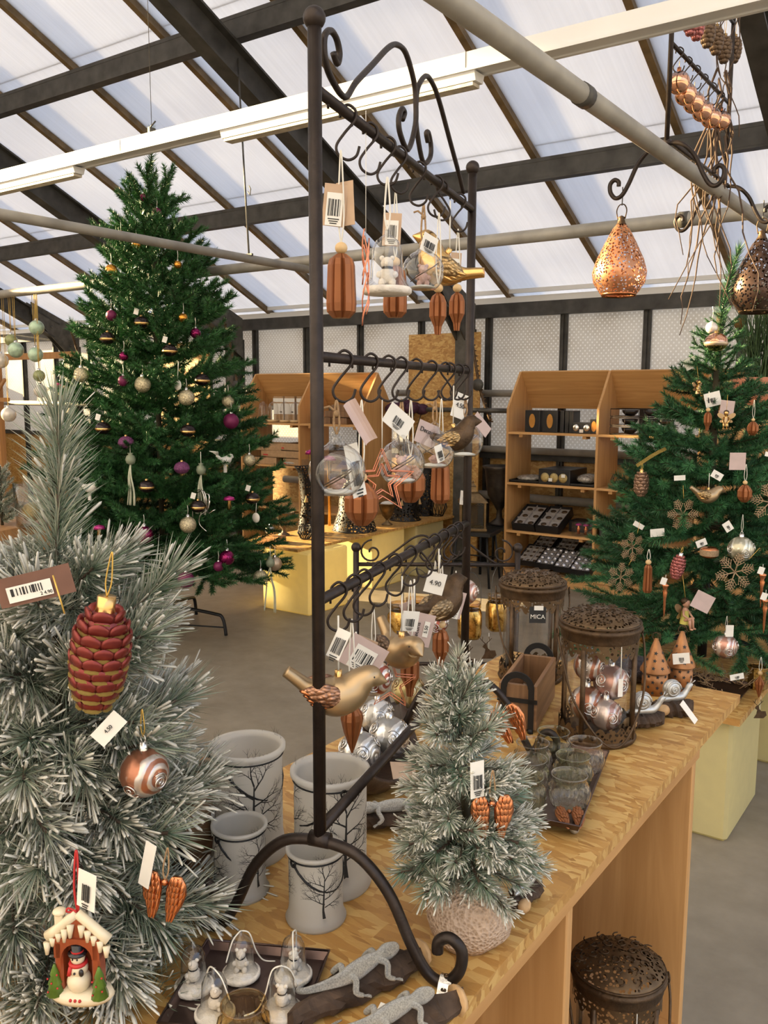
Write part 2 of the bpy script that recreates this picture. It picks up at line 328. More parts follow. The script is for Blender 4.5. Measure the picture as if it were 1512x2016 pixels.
sun_block_board(2.2, 3.3, 0, 1.93); sun_block_board(2.2, 3.3, 2.75, 3.6)
# pipes under the roof
def pipe(name, a, b, r, label, m='pipe', clamp=()):
    t = thing(name, label, 'pipe', (0, 0, 0)); part('tube', MB().rod(a, b, r, 16), MT[m], t)
    d = (Vector(b) - Vector(a)).normalized()
    for k in clamp:
        p = Vector(a).lerp(Vector(b), k); part('collar', MB().rod(p - d * .02, p + d * .02, r * 1.12, 16), MT['galv'], t)
    return t
pipe('heating_pipe', (-.874, 0.2, 2.2), (-.874, 5.2, 2.2), .024, 'grey steel pipe crossing diagonally above the rack, carrying the hanging rack', clamp=(.37,))
pipe('heating_pipe', (1.5, 3.95, 2.25), (-12, 3.95, 2.25), .031, 'long grey pipe running across below the roof behind the big tree', clamp=(.2, .5))
pipe('heating_pipe', (-3.30, 0.2, 2.195), (-3.30, 4.0, 2.195), .022, 'thin grey pipe passing in front of the tall christmas tree')
pipe('heating_pipe', (-4.7, 6.45, 1.36), (-13, 6.45, 1.36), .03, 'grey wall pipe ending in a bend left of the boxed shelf unit')
pipe('heating_pipe', (2, 6.72, 1.50), (-4.6, 6.72, 1.50), .03, 'upper grey pipe along the back wall behind the right shelves')
pipe('heating_pipe', (2, 6.72, 1.02), (-4.6, 6.72, 1.02), .03, 'middle grey pipe along the back wall behind the right shelves')
pipe('heating_pipe', (2, 6.72, .62), (-6, 6.72, .62), .036, 'lowest thick grey pipe along the back wall')

# ---------------------------------------------------------------- furniture
Z0 = .85
t = thing('display_counter', 'long plywood display counter with a strand-board top in the foreground', 'counter', (-.70, 1.0, 0))
def P(*a): return (a[0] + .70, a[1] - 1.0, a[2])
tp = part('counter_top', MB().box(P(-.70, 1.068, .841), (.56, 1.757, .018)), MT['osb'], t, 'strand-board top sheet')
part('edge_board', MB().box(P(-.70, .93, .818), (.55, 1.46, .026), bev=.002), MT['beech_y'], t)
for y in (1.645, 1.055, .44): part('side_panel', MB().box(P(-.70, y, .40), (.54, .02, .805), bev=.002), MT['beech'], t)
part('back_panel', MB().box(P(-.965, .95, .40), (.012, 1.39, .80)), MT['beech'], t)
part('bottom_shelf', MB().box(P(-.70, 1.04, .245), (.53, 1.19, .018)), MT['beech_y'], t)
# light cubes and plates
trl('cube_plastic', (.88, .78, .42), .5, .5, .05)
def cube(loc, s, label):
    t = thing('light_cube', label, 'cube', loc)
    part('shell', MB().box((0, 0, s / 2), (s, s, s), bev=.012), MT['cube_plastic'], t)
    part('base_ring', MB().box((0, 0, .006), (s * .8, s * .8, .012)), MT['black_metal'], t)
cube((-3.94, 4.62, 0), .43, 'pale yellow plastic light cube under the near end of the plate display')
cube((-4.06, 5.52, 0), .43, 'sunlit pale yellow light cube in the middle under the plate display')
cube((-4.06, 6.12, 0), .43, 'pale yellow light cube farthest under the plate display')
cube((-.862, 3.135, 0), .43, 'pale green-yellow light cube right of the counter under the smaller tree')
cube((-.862, 3.9, 0), .43, 'light cube far under the smaller tree plate')
t = tag(part('display_plate', MB().box((-4.10, 5.45, .440), (.56, 2.1, .018)), MT['osb']), 'strand-board plate on light cubes carrying black lace lanterns', 'shelf board')
t = tag(part('display_plate', MB().box((-.97, 3.50, .441), (.705, 1.24, .022)), MT['osb']), 'strand-board plate on light cubes carrying the smaller green tree', 'shelf board')
t = tag(part('board_panel', MB().box((-3.99, 6.54, 1.005), (.72, .016, 2.01)), MT['osb']), 'tall strand-board sheet standing upright at the end of the plate display', 'board')
t = tag(part('board_panel', MB().box((-7.0, 6.30, 1.0), (.75, .016, 2.02)), MT['osb']), 'strand-board sheet standing behind the tall christmas tree', 'board')
# pitched shelf units
def shelf_unit(x0, yf, bay, n, D, label, zs, z_top, z_side):
    t = thing('display_shelf', label, 'shelf unit', (x0, yf, 0))
    H = MB
    for i in range(n + 1):
        x = i * bay
        Mx = Matrix.Translation((x - .009, 0, 0)) @ Matrix(((0, 0, 1, 0), (1, 0, 0, 0), (0, 1, 0, 0), (0, 0, 0, 1)))
        part('side_panel', MB().extr([(0, 0), (D, 0), (D, z_side), (D / 2, z_top), (0, z_side)], .018, Mx), MT['beech'], t)
    for i in range(n):
        xa, xb = i * bay + .009, (i + 1) * bay - .009
        for z in zs:
            s = part('shelf_board', MB().box(((xa + xb) / 2, D / 2, z - .009), (xb - xa, D - .004, .018)), MT['beech_x'], t)
            part('cleat', MB().box((xa + .10, .06, z - .03), (.03, .08, .022)), MT['beech'], s); part('cleat', MB().box((xb - .10, .06, z - .03), (.03, .08, .022)), MT['beech'], s)
        a = atan2(z_top - z_side, D / 2)
        part('pitched_board', MB().box(((xa + xb) / 2, D * .75, (z_top + z_side) / 2), (xb - xa, D / 2 / cos(a), .014), M=Matrix.Translation((0, D * .75, (z_top + z_side) / 2)) @ Matrix.Rotation(-a, 4, 'X') @ Matrix.Translation((0, -D * .75, -(z_top + z_side) / 2))), MT['beech_x'], t)
        part('plinth', MB().box(((xa + xb) / 2, .03, zs[-1] / 2 - .01), (xb - xa, .018, zs[-1] - .02)), MT['beech_x'], t)
    return t
shelf_unit(-3.20, 6.22, .745, 3, .42, 'pitched wooden shelf unit with black boxes beside the smaller green tree', (1.20, .80, .415, .09), 1.675, 1.385)
shelf_unit(-5.90, 6.0, .72, 2, .42, 'pitched wooden shelf unit with cardboard boxes behind the tall tree', (1.225, .835, .44, .09), 1.675, 1.38)
def obox(name, label, cat, loc, d, m, rz=0, group=None, lid=None, tilt=0):
    t = thing(name, label, cat, loc, rz, group, rot=(tilt, 0, rz)); x, y, z = d
    mb = MB().box((0, 0, .003), (x, y, .006))
    for sx in (-1, 1): mb.box((sx * (x / 2 - .003), 0, z / 2), (.006, y, z)); mb.box((0, sx * (y / 2 - .003), z / 2), (x - .012, .006, z))
    part('tray', mb, MT[m], t); return t
plain('box_black', (.012, .011, .012), .35, 0, .2); plain('box_grey', (.33, .30, .28), .8, 0, .1); plain('cardboard', (.40, .25, .13), .8, 0, .12); plain('glitter_gold', (.5, .38, .16), .3, .8, .5, 300, .5); plain('magenta', (.45, .03, .20), .25, .5, .2); plain('pale_glass', (.55, .55, .60), .15, .6, .2)
plain('cello', (.42, .38, .33), .2, .3, .5, 60, .6)
# right unit, top shelf: black candle boxes with a flame window
yR = 6.22
for i, (x, lab) in enumerate(((-3.02, 'left black candle box with a leaf-shaped gold window on the top shelf'), (-2.87, 'right black candle box with a leaf-shaped gold window on the top shelf'))):
    t = thing('candle_box', lab, 'box', (x, yR + .12, 1.20)); part('carton', MB().box((0, 0, .085), (.125, .10, .17), bev=.003), MT['box_black'], t)
    part('gold_window', MB().extr([(.026 * sin(a) * (1 if True else 0), .055 * cos(a)) for a in [k * pi / 8 for k in range(16)]], .002, TR((0, -.051, .088), pi / 2)), plain('amber_print', (.45, .20, .03), .4), t)
for i, x in enumerate((-2.775, -2.735, -2.70)):
    tag(part('candle_box', MB().box((x, yR + .15, 1.285), (.032, .14, .17), bev=.003), MT['box_black']), ORD[i] + ' slim black carton standing edge-on after the two candle boxes', 'box', 'slim cartons')
t = thing('bauble_box', 'low black carton showing silver owls on the top shelf', 'box', (-2.60, yR + .10, 1.20)); part('carton', MB().box((0, 0, .042), (.15, .1, .084), bev=.003), MT['box_black'], t)
for k in (-.045, .04): part('bauble', MB().sph((k, -.052, .044), .026, 10, 8, sc_=(1, .3, 1)), MT['silver'], t)
part('label', MB().box((0, -.054, .02), (.03, .004, .025)), MT['white_paper'], t)
t = thing('candle_box', 'black candle box with gold window beside the divider of the top shelf', 'box', (-2.50, yR + .1, 1.20)); part('carton', MB().box((0, 0, .055), (.075, .09, .11), bev=.003), MT['box_black'], t)
part('gold_window', MB().extr([(.02 * sin(a), .04 * cos(a)) for a in [k * pi / 8 for k in range(16)]], .002, TR((-.005, -.046, .056), pi / 2)), plain('amber_print', (.45, .20, .03), .4), t)
for k in range(3):
    t = thing('wire_basket', ['lowest', 'middle', 'topmost'][k] + ' black wire tray with bowls in the stack beside the green tree', 'tray', (-2.16, yR + .16, 1.20 + k * .066), group='stacked wire trays')
    mb = MB()
    for z in (.004, .058): mb.tube([(-.21, -.13, z), (.21, -.13, z), (.21, .13, z), (-.21, .13, z)], .003, 5, closed=True)
    for x in (-.21, -.1, 0, .1, .21): mb.rod((x, -.13, .004), (x, -.13, .058), .002, 5); mb.rod((x, -.13, .004), (x, .13, .004), .002, 5)
    part('frame', mb, MT['iron'], t)
    for x in (-.1, .06, .17): part('bowl', MB().lathe([(.001, .006), (.03, .008), (.055, .03), (.06, .05), (.056, .05), (.03, .014), (.001, .012)], 14, TR((x, -.02, 0))), MT['box_black'], t)
# second shelf
obox('gift_tray', 'shrink-wrapped black tray at the left end of the second shelf', 'tray', (-3.06, yR + .18, .80), (.26, .3, .02), 'box_black')
tag(part('wrapped_ornaments', MB().sph((-3.06, yR + .16, .83), .11, 14, 8, sc_=(1.05, 1.1, .25)), MT['cello']), 'crinkled clear wrapping over ornaments in the left tray of the second shelf', 'ornaments')
t = thing('bauble_box', 'flat black box with gold baubles and white price stickers on the second shelf', 'box', (-2.80, yR + .19, .80)); part('carton', MB().box((0, 0, .06), (.26, .34, .12), bev=.004), MT['box_black'], t)
for k in (-.075, 0, .075): part('bauble', MB().sph((k, -.168, .055), .038, 12, 8, sc_=(1, .4, 1)), MT['glitter_gold'], t)
for k in (-.02, .085): part('price_sticker', MB().box((k, -.19, .04 if k < 0 else .075), (.03, .003, .025)), MT['white_paper'], t)
obox('gift_tray', 'shrink-wrapped black tray beside the divider on the second shelf', 'tray', (-2.57, yR + .16, .80), (.19, .28, .02), 'box_black')
tag(part('wrapped_ornaments', MB().sph((-2.57, yR + .16, .85), .10, 14, 8, sc_=(.9, 1.2, .4)), MT['cello']), 'crinkled wrapping over gold ornaments in the right tray of the second shelf', 'ornaments')
t = thing('wire_basket', 'dark wire bowl on the second shelf right of the divider', 'basket', (-2.28, yR + .12, .80)); mb = MB()
for k in range(12): a = k * pi / 6; mb.tube([(.05 * cos(a), .05 * sin(a), .004), (.10 * cos(a + .2), .10 * sin(a + .2), .05), (.08 * cos(a + .4), .08 * sin(a + .4), .10)], .003, 5)
part('wire_cage', mb, MT['iron'], t); part('bowl', MB().lathe([(.001, .006), (.04, .008), (.07, .05), (.066, .05), (.001, .015)], 14), MT['box_black'], t)
# third shelf: tilted bauble cartons, deer box
def bauble_carton(label, loc, nx, ny, w, d, h, tilt, rz=0, ball=None, grp=None, full=True):
    t = thing('bauble_carton', label, 'box', loc, rz, grp, rot=(tilt, 0, rz)); mb = MB().box((0, 0, .003), (w, d, .006))
    for sx in (-1, 1): mb.box((sx * w / 2, 0, h / 2), (.005, d, h)); mb.box((0, sx * d / 2, h / 2), (w, .005, h))
    part('carton', mb, MT['box_black'], t); mb = MB()
    for i in range(1, nx): mb.box((-w / 2 + w * i / nx, 0, h * .62), (.004, d - .01, h * .7))
    for j in range(1, ny): mb.box((0, -d / 2 + d * j / ny, h * .62), (w - .01, .004, h * .7))
    part('divider', mb, MT['box_grey'], t)
    part('liner', MB().box((0, 0, h * .72), (w - .012, d - .012, .004)), MT['box_grey'], t)
    for i in range(nx):
        for j in range(ny):
            if ball: part('bauble', MB().sph((-w / 2 + w * (i + .5) / nx, -d / 2 + d * (j + .5) / ny, h * .85), min(w / nx, d / ny) * .36, 10, 6), MT[ball], t)
            else: part('bauble', MB().sph((-w / 2 + w * (i + .5) / nx, -d / 2 + d * (j + .5) / ny, h * .74), min(w / nx, d / ny) * .27, 8, 6, sc_=(1, .8, .45)), MT['bronze_dark'], t)
    return t
bauble_carton('tilted grey-lined carton of six baubles at the left end of the third shelf', (-3.05, yR + .17, .47), 2, 3, .19, .30, .075, .42)
bauble_carton('tilted grey-lined carton of six baubles with torn paper, second on the third shelf', (-2.845, yR + .17, .47), 2, 3, .19, .30, .075, .42)
tag(part('bauble_carton', MB().box((-2.68, yR + .30, .46), (.14, .16, .09), bev=.003), MT['box_black']), 'small black carton behind the tilted ones on the third shelf', 'box')
t = thing('gift_box', 'clear plastic box of copper deer with pink hats on the third shelf', 'box', (-2.545, yR + .07, .415)); part('window_box', MB().box((0, 0, .055), (.20, .08, .11)), MT['clear_glass'], t)
for k in (-.06, 0, .06):
    f = part('figure', MB().lathe([(.001, .012), (.014, .014), (.012, .04), (.018, .055), (.010, .068), (.013, .08), (.001, .085)], 8, TR((k, 0, 0))), MT['copper'], t)
    part('hat', MB().lathe([(.026, .083), (.02, .094), (.001, .098)], 10, TR((k, 0, 0))), MT['magenta'], f)
t = thing('magazine_stack', 'dark box of leaflets on the third shelf right of the divider', 'box', (-2.30, yR + .14, .415)); part('carton', MB().box((0, 0, .06), (.24, .24, .12), bev=.003), MT['box_black'], t)
for k in range(4): part('leaflet', MB().box((-.02 + .01 * k, -.02 + .03 * k, .123 + .004 * k), (.2, .16, .004)), MT['white_paper'], t)
# bottom shelf cartons in two steps
for i, (x, y, z, b) in enumerate(((-3.02, .13, .10, None), (-2.85, .10, .10, 'pale_glass'), (-2.68, .06, .10, 'pale_glass'), (-3.0, .33, .17, None), (-2.80, .33, .17, None), (-2.60, .33, .17, None), (-2.53, .02, .10, 'pale_glass'))):
    bauble_carton(['grey-lined bauble carton at the front left of the bottom shelf', 'carton of glassy baubles second from the left on the bottom shelf', 'carton of shiny pale baubles in the middle of the bottom shelf', 'empty grey carton at the back left of the bottom shelf', 'empty grey carton at the back middle of the bottom shelf', 'grey carton at the back right of the bottom shelf', 'carton of pale glass baubles jutting out at the right of the bottom shelf'][i], (x, yR + y + .03, z + .02 + .06), 3, 4, .165, .24, .05, .42, ball=b)
# left unit
yL = 6.0
for i, x in enumerate((-5.60, -5.46, -5.31)):
    t = thing('gift_box', ORD[i] + ' white and kraft glass-dome carton from the left on the top shelf', 'box', (x, yL + .24, 1.225), group='dome cartons'); part('carton', MB().box((0, 0, .12), (.125, .09, .24), bev=.002), MT['cardboard'], t)
    part('band', MB().box((0, -.046, .205), (.126, .004, .035)), MT['white_paper'], t); part('picture', MB().box((0, -.046, .125), (.12, .004, .10)), MT['white_paper'], t)
    part('mark', MB().box((.035, -.049, .095), (.025, .003, .012)), MT['ink'], t)
for i, (x, y) in enumerate(((-5.72, .12), (-5.56, .08), (-5.41, .08), (-5.30, .1))):
    t = thing('glass_dome', ORD[i] + ' clear glass cloche from the left on the top shelf', 'glass dome', (x, yL + y, 1.232), group='glass cloches on the shelf')
    part('dome', MB().lathe([(.046, .018), (.046, .13), (.04, .16), (.024, .18), (.001, .188)], 18), MT['clear_glass'], t)
    part('wooden_base', MB().lathe([(.001, 0), (.056, 0), (.056, .016), (.001, .018)], 20), MT['bead_wood'], t)
for i, (x, z) in enumerate(((-4.98, 1.225), (-4.80, 1.225), (-4.88, 1.285), (-4.72, 1.285), (-4.80, 1.34))):
    tag(part('wooden_box', MB().box((x, yL + .2, z + .028), (.17, .2, .055), bev=.003), MT['old_wood']), ['left bottom', 'right bottom', 'left middle', 'right middle', 'topmost'][i] + ' small dark wooden box in the pile on the top shelf', 'box', 'small dark boxes')
for i, (x, z, w, rz) in enumerate(((-5.66, .835, .34, .05), (-5.42, .905, .50, -.03), (-5.62, .965, .36, .08), (-5.28, .835, .22, 0), (-5.30, .975, .24, -.05))):
    t = obox('cardboard_crate', ['lowest open cardboard crate at the left of the second shelf', 'second cardboard crate in the pile on the second shelf', 'topmost open cardboard crate of the pile on the second shelf', 'lowest cardboard crate beside the divider on the second shelf', 'topmost cardboard crate beside the divider on the second shelf'][i], 'box', (x, yL + .15, z), (w, .26, .064), 'cardboard', rz)
    part('red_print', MB().box((-w * .38, -.1315, .02), (w * .12, .002, .012)), MT['red_ribbon'], t)
tag(part('wrapped_ornaments', MB().sph((-5.32, yL + .06, .86), .08, 12, 8, sc_=(1.5, .6, .3)), MT['cello']), 'clear wrapped silver garland at the front of the second shelf', 'ornaments')
# white cable tray and lamps hung from wires
t = thing('cable_tray', 'long white cable tray hanging across below the roof', 'cable tray', (0, 2.34, 2.45))
part('channel', MB().box((-3, 0, 0), (12, .055, .05)).box((-3, -.03, -.026), (12, .012, .008)).box((-3, .03, -.026), (12, .012, .008)), MT['white_metal'], t)
for x in (-2.9, -1.35): part('joint', MB().box((x, -.0282, 0), (.002, .001, .05)), MT['galv'], t)
for x in (-2.745, -5.6): part('suspension_clip', MB().box((x, 0, .035), (.012, .03, .03)).rod((x, 0, .05), (x, 0, 2.2), .0012, 5).rod((x - .012, 0, .05), (x + .012, .01, .075), .003, 5), MT['galv'], t)
for i, (x0, x1) in enumerate(((-2.35, -1.32), (-4.6, -3.2))):
    l = thing('tube_lamp', ['white fluorescent lamp fixture under the cable tray behind the rack', 'white fluorescent lamp fixture under the cable tray at the left edge'][i], 'lamp', ((x0 + x1) / 2, 2.34, 2.40))
    part('housing', MB().extr([(-.03, .02), (.03, .02), (.022, -.006), (-.022, -.006)], x1 - x0, Matrix.Translation(((x0 - x1) / 2, 0, 0)) @ Matrix(((0, 0, 1, 0), (1, 0, 0, 0), (0, 1, 0, 0), (0, 0, 0, 1)))), MT['white_metal'], l)
    part('diffuser', MB().box((0, 0, -.012), (x1 - x0 - .02, .04, .01)), plain('diffuser', (.55, .50, .40), .6, 0, .2, 40), l)
HGA = (-3.3, 3.437, 2.215); HGB = (-3.78, 3.872, 3.421)
t = thing('hanger_rod', 'thin grey threaded rod hanging from the rafter to the thin pipe', 'rod', HGA); part('rod', MB().rod((0, 0, 0), Vector(HGB) - Vector(HGA), .005, 6), MT['galv'], t)
part('clip', MB().tube([(.0, 0, .32), (.015, 0, .30), (.02, 0, .33), (.0, .01, .35)], .003, 5).box((0, 0, 0), (.05, .012, .012)), MT['galv'], t)
# toothed vent racks on the posts
for i, (x, l, lab) in enumerate(((-3.62, -1, 'curved brass toothed rack hanging by the right post'), (-6.40, -1, 'curved toothed vent rack hanging by the left post'), (-8.9, 1, 'dark toothed vent rack hanging at the far left of the wall'))):
    t = thing('vent_rack', lab, 'vent rack', (x, 6.42, 1.25)); pts = spline([(-.02, -.1, .95), (-.01, 0, .6), (.06, 0, .28), (.16, 0, .02)], 8)
    part('strip', MB().tube(pts, .012, 6), MT['bronze_dark'], t); mb = MB()
    for k in range(0, len(pts)): mb.box(tuple(pts[k] + Vector((.016, 0, 0))), (.014, .012, .012))
    part('teeth', mb, MT['bronze_dark'], t)
    part('gear_plate', MB().lathe([(.001, 0), (.05, 0), (.05, .014), (.001, .014)], 14, TR((.05, -.02, .32), pi / 2)), MT['galv'], t)
pipe('drive_shaft', (-3.24, 6.40, 1.36), (-4.3, 6.40, 1.36), .02, 'dark drive shaft along the back wall through the toothed rack', 'galv')
# far left wooden frame
t = thing('timber_trellis', 'sunlit wooden post frame with a diagonal brace at the far left', 'trellis', (-8.0, 5.0, 0))
part('post', MB().box((-.45, 0, .85), (.16, .08, 1.7)), MT['post_wood'], t); part('rail', MB().box((.15, .02, 1.86 - .02), (1.6, .05, .06)), MT['post_wood'], t)
part('post', MB().box((-.34, .03, .92), (.06, .06, 1.84)), MT['post_wood'], t)
part('brace', MB().tube([(-.9, -.03, .95), (-.5, -.03, 1.22), (-.2, -.03, 1.55), (-.12, -.03, 1.62)], .02, 6), MT['post_wood'], t); part('strut', MB().box((-.2, -.02, 1.42), (.22, .03, .04)), MT['post_wood'], t)

# ---------------------------------------------------------------- artificial trees
NEEDLE = attrmat('needles', .45, spec=.4); STEM = plain('stem', (.05, .04, .02), .8)
def basis(d):
    u = d.orthogonal().normalized(); return u, d.cross(u)
def needle(mb, p, d, L, w, c0, c1, rng, two=False):
    u, v_ = basis(d); a = rng.random() * pi; s = (u * cos(a) + v_ * sin(a)) * (w / 2); b = len(mb.v)
    if two:
        m = p + d * L * .6; q = s * .9
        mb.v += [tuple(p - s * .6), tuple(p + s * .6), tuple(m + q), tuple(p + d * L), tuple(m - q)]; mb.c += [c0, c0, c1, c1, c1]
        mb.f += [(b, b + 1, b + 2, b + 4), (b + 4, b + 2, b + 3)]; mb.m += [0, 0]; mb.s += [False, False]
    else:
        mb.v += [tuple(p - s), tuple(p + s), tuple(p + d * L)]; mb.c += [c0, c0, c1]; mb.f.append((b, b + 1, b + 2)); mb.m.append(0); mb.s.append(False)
def brush(mb, pts, dens, nl, nw, ang, cf, rng, two=False, taper=True, t0=0.0):
    # needles all round a polyline
    tot = sum((pts[i + 1] - pts[i]).length for i in range(len(pts) - 1)); N_ = max(4, int(tot * dens)); g = rng.random() * 6
    for k in range(N_):
        u = t0 + (1 - t0) * (k + rng.random()) / N_; x = u * (len(pts) - 1); i = min(int(x), len(pts) - 2); p = pts[i].lerp(pts[i + 1], x - i); ax = (pts[i + 1] - pts[i]).normalized()
        e1, e2 = basis(ax); a = g + k * 2.4 + rng.random() * .5; th = ang * rng.uniform(.75, 1.2) * (1 if u < .9 or not taper else .55)
        d = (ax * cos(th) + (e1 * cos(a) + e2 * sin(a)) * sin(th)).normalized(); c0, c1 = cf(d, u, rng)
        needle(mb, p, d, nl * rng.uniform(.7, 1.1), nw, c0, c1, rng, two)
def stemtube(mb, pts, r, col):
    b = len(mb.v); mb.tube(pts, r, 4, cap=False); mb.c += [col] * (len(mb.v) - b)
def spray(L, seed, nl, nw, dens, cf):
    rng = random.Random(seed); mb = MB(); mb.c = []
    main = [Vector((L * u, .02 * L * sin(u * 4 + seed), .10 * L * (u - .35) ** 2 * (1 if seed % 2 else 1.4))) for u in [k / 5 for k in range(6)]]
    stemtube(mb, main, [.004, .004, .0035, .003, .002, .0015], (.05, .04, .02, 1)); brush(mb, main, dens, nl, nw, 1.0, cf, rng, t0=.12)
    n = max(4, int(L / .075)); 
    for k in range(n):
        u = .18 + .78 * (k + rng.random() * .5) / n; x = u * 5; i = min(int(x), 4); p = main[i].lerp(main[i + 1], x - i); sd = 1 if k % 2 else -1
        l = min(.24, (.55 * L * (1.02 - u) + .05) * rng.uniform(.75, 1.1)); an = radians(rng.uniform(34, 56)); up = rng.uniform(-.35, .55)
        d = Vector((cos(an), sd * sin(an) * (1 - abs(up) * .4), up * .75)).normalized()
        tw = [p, p + d * l * .5, p + d * l + Vector((.05 * l, 0, .10 * l))]
        stemtube(mb, tw, .0018, (.06, .045, .02, 1)); fq = rng.uniform(.6, 1.55); brush(mb, tw, dens, nl, nw, 1.0, lambda d_, u_, r_, f_=fq: tuple((c_[0] * f_, c_[1] * f_, c_[2] * f_, 1) for c_ in cf(d_, u_, r_)), rng)
    return mb.mesh(NEEDLE, 'spray')
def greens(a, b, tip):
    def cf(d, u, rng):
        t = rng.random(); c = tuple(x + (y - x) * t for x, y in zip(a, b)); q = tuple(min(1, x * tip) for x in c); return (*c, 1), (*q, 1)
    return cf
def build_tree(t, H0, prof, zlist, cf, Ls, nl, nw, dens, seed, lean=0):
    rng = random.Random(seed); ms = {L: [spray(L, seed + 10 * i + j, nl * (1 if L > .2 else .8), nw, dens, cf) for j in range(3)] for i, L in enumerate(Ls)}
    az = 0
    for (z, n, pit) in zlist:
        r = prof(z + H0)
        for k in range(n):
            az += 2 * pi / n * (1 if k else .61); a = az + rng.uniform(-.18, .18); want = r * rng.uniform(.86, 1.06) / max(.3, cos(radians(pit)))
            L = min(Ls, key=lambda q: abs(q - want)); o = link('branch', rng.choice(ms[L]), t, (0.0, 0.0, z + rng.uniform(-.035, .035)))
            o.rotation_euler = Euler((rng.uniform(-.3, .3), -radians(pit + rng.uniform(-7, 7)), a)); s_ = want / L; o.scale = (s_, s_, s_)
def interp(z, xs, ys):
    if z <= xs[0]: return ys[0]
    for i in range(len(xs) - 1):
        if z <= xs[i + 1]: return ys[i] + (ys[i + 1] - ys[i]) * (z - xs[i]) / (xs[i + 1] - xs[i])
    return ys[-1]
def prof1(z): return interp(z, [.3, .45, .75, 1.2, 1.7, 2.2, 2.4, 2.55, 2.7, 3.0], [.66, .80, .80, .67, .53, .37, .27, .17, .09, .03])
def prof2(z): return interp(z, [.6, .75, .9, 1.04, 1.29, 1.385, 1.48, 1.6, 1.75, 2.02], [.52, .56, .52, .40, .28, .22, .18, .11, .06, .03])
def leader(t, L, r, z, cf, nl, nw, dens, seed, lean):
    rng = random.Random(seed); mb = MB(); mb.c = []; pts = [Vector((lean[0] * u * u, lean[1] * u * u, L * u)) for u in [k / 6 for k in range(7)]]
    stemtube(mb, pts, .004, (.05, .04, .02, 1)); brush(mb, pts, dens, nl, nw, .9, cf, rng)
    return link('leader', mb.mesh(NEEDLE, 'leader'), t, (0, 0, z))
def tree_stand(t, leg_n, rr, h, z0=0):
    part('trunk', MB().rod((0, 0, z0), (0, 0, h), .016, 10), STEM, t)
    part('stand_tube', MB().rod((0, 0, .03), (0, 0, .30), .021, 12), MT['black_metal'], t)
    for k in range(leg_n):
        a = 2 * pi * k / leg_n + .35; c, s = cos(a), sin(a)
        part('stand_leg', MB().tube(spline([(.02 * c, .02 * s, .17), (rr * .78 * c, rr * .78 * s, .135), (rr * .95 * c, rr * .95 * s, .11), (rr * c, rr * s, .0)], 5), .011, 8), MT['black_metal'], t)
        part('stand_brace', MB().rod((.02 * c, .02 * s, .045), (rr * .97 * c, rr * .97 * s, .05), .005, 6), MT['black_metal'], t)
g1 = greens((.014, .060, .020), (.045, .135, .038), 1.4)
t = thing('christmas_tree', 'tall green artificial christmas tree with purple and gold baubles on a black stand', 'tree', (-4.24, 3.60, 0))
tree_stand(t, 4, .42, 2.7)
zl = [(.46, 24, -4), (.58, 24, 0), (.72, 22, 4), (.88, 21, 6), (1.04, 20, 8), (1.20, 19, 10), (1.36, 17, 12), (1.52, 16, 14), (1.68, 15, 16), (1.83, 14, 18), (1.98, 13, 20), (2.12, 12, 24), (2.25, 11, 27), (2.37, 10, 30), (2.47, 8, 40), (2.55, 6, 55)]
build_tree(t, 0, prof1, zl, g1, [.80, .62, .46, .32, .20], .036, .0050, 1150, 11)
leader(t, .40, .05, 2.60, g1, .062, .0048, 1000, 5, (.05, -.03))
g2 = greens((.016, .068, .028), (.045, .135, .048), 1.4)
t = thing('christmas_tree', 'smaller green artificial tree with copper and glitter ornaments on the right plate', 'tree', (-.90, 3.46, .452))
part('trunk', MB().rod((0, 0, .05), (0, 0, 1.35), .013, 10), STEM, t); part('stand_tube', MB().rod((0, 0, .02), (0, 0, .42), .018, 12), MT['black_metal'], t)
for k in range(3):
    a = 2 * pi * k / 3 + 2.0; part('stand_leg', MB().tube(spline([(.015 * cos(a), .015 * sin(a), .12), (.2 * cos(a), .2 * sin(a), .09), (.24 * cos(a), .24 * sin(a), .0)], 4), .010, 8), MT['black_metal'], t)
zl = [(.30, 18, -22), (.42, 20, -10), (.52, 20, -3), (.63, 19, 2), (.73, 18, 5), (.83, 16, 9), (.93, 14, 12), (1.02, 12, 15), (1.11, 10, 20), (1.19, 8, 26), (1.26, 6, 34)]
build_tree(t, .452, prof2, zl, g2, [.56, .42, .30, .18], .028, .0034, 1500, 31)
leader(t, .34, .04, 1.24, g2, .046, .0034, 1700, 6, (.05, .02))
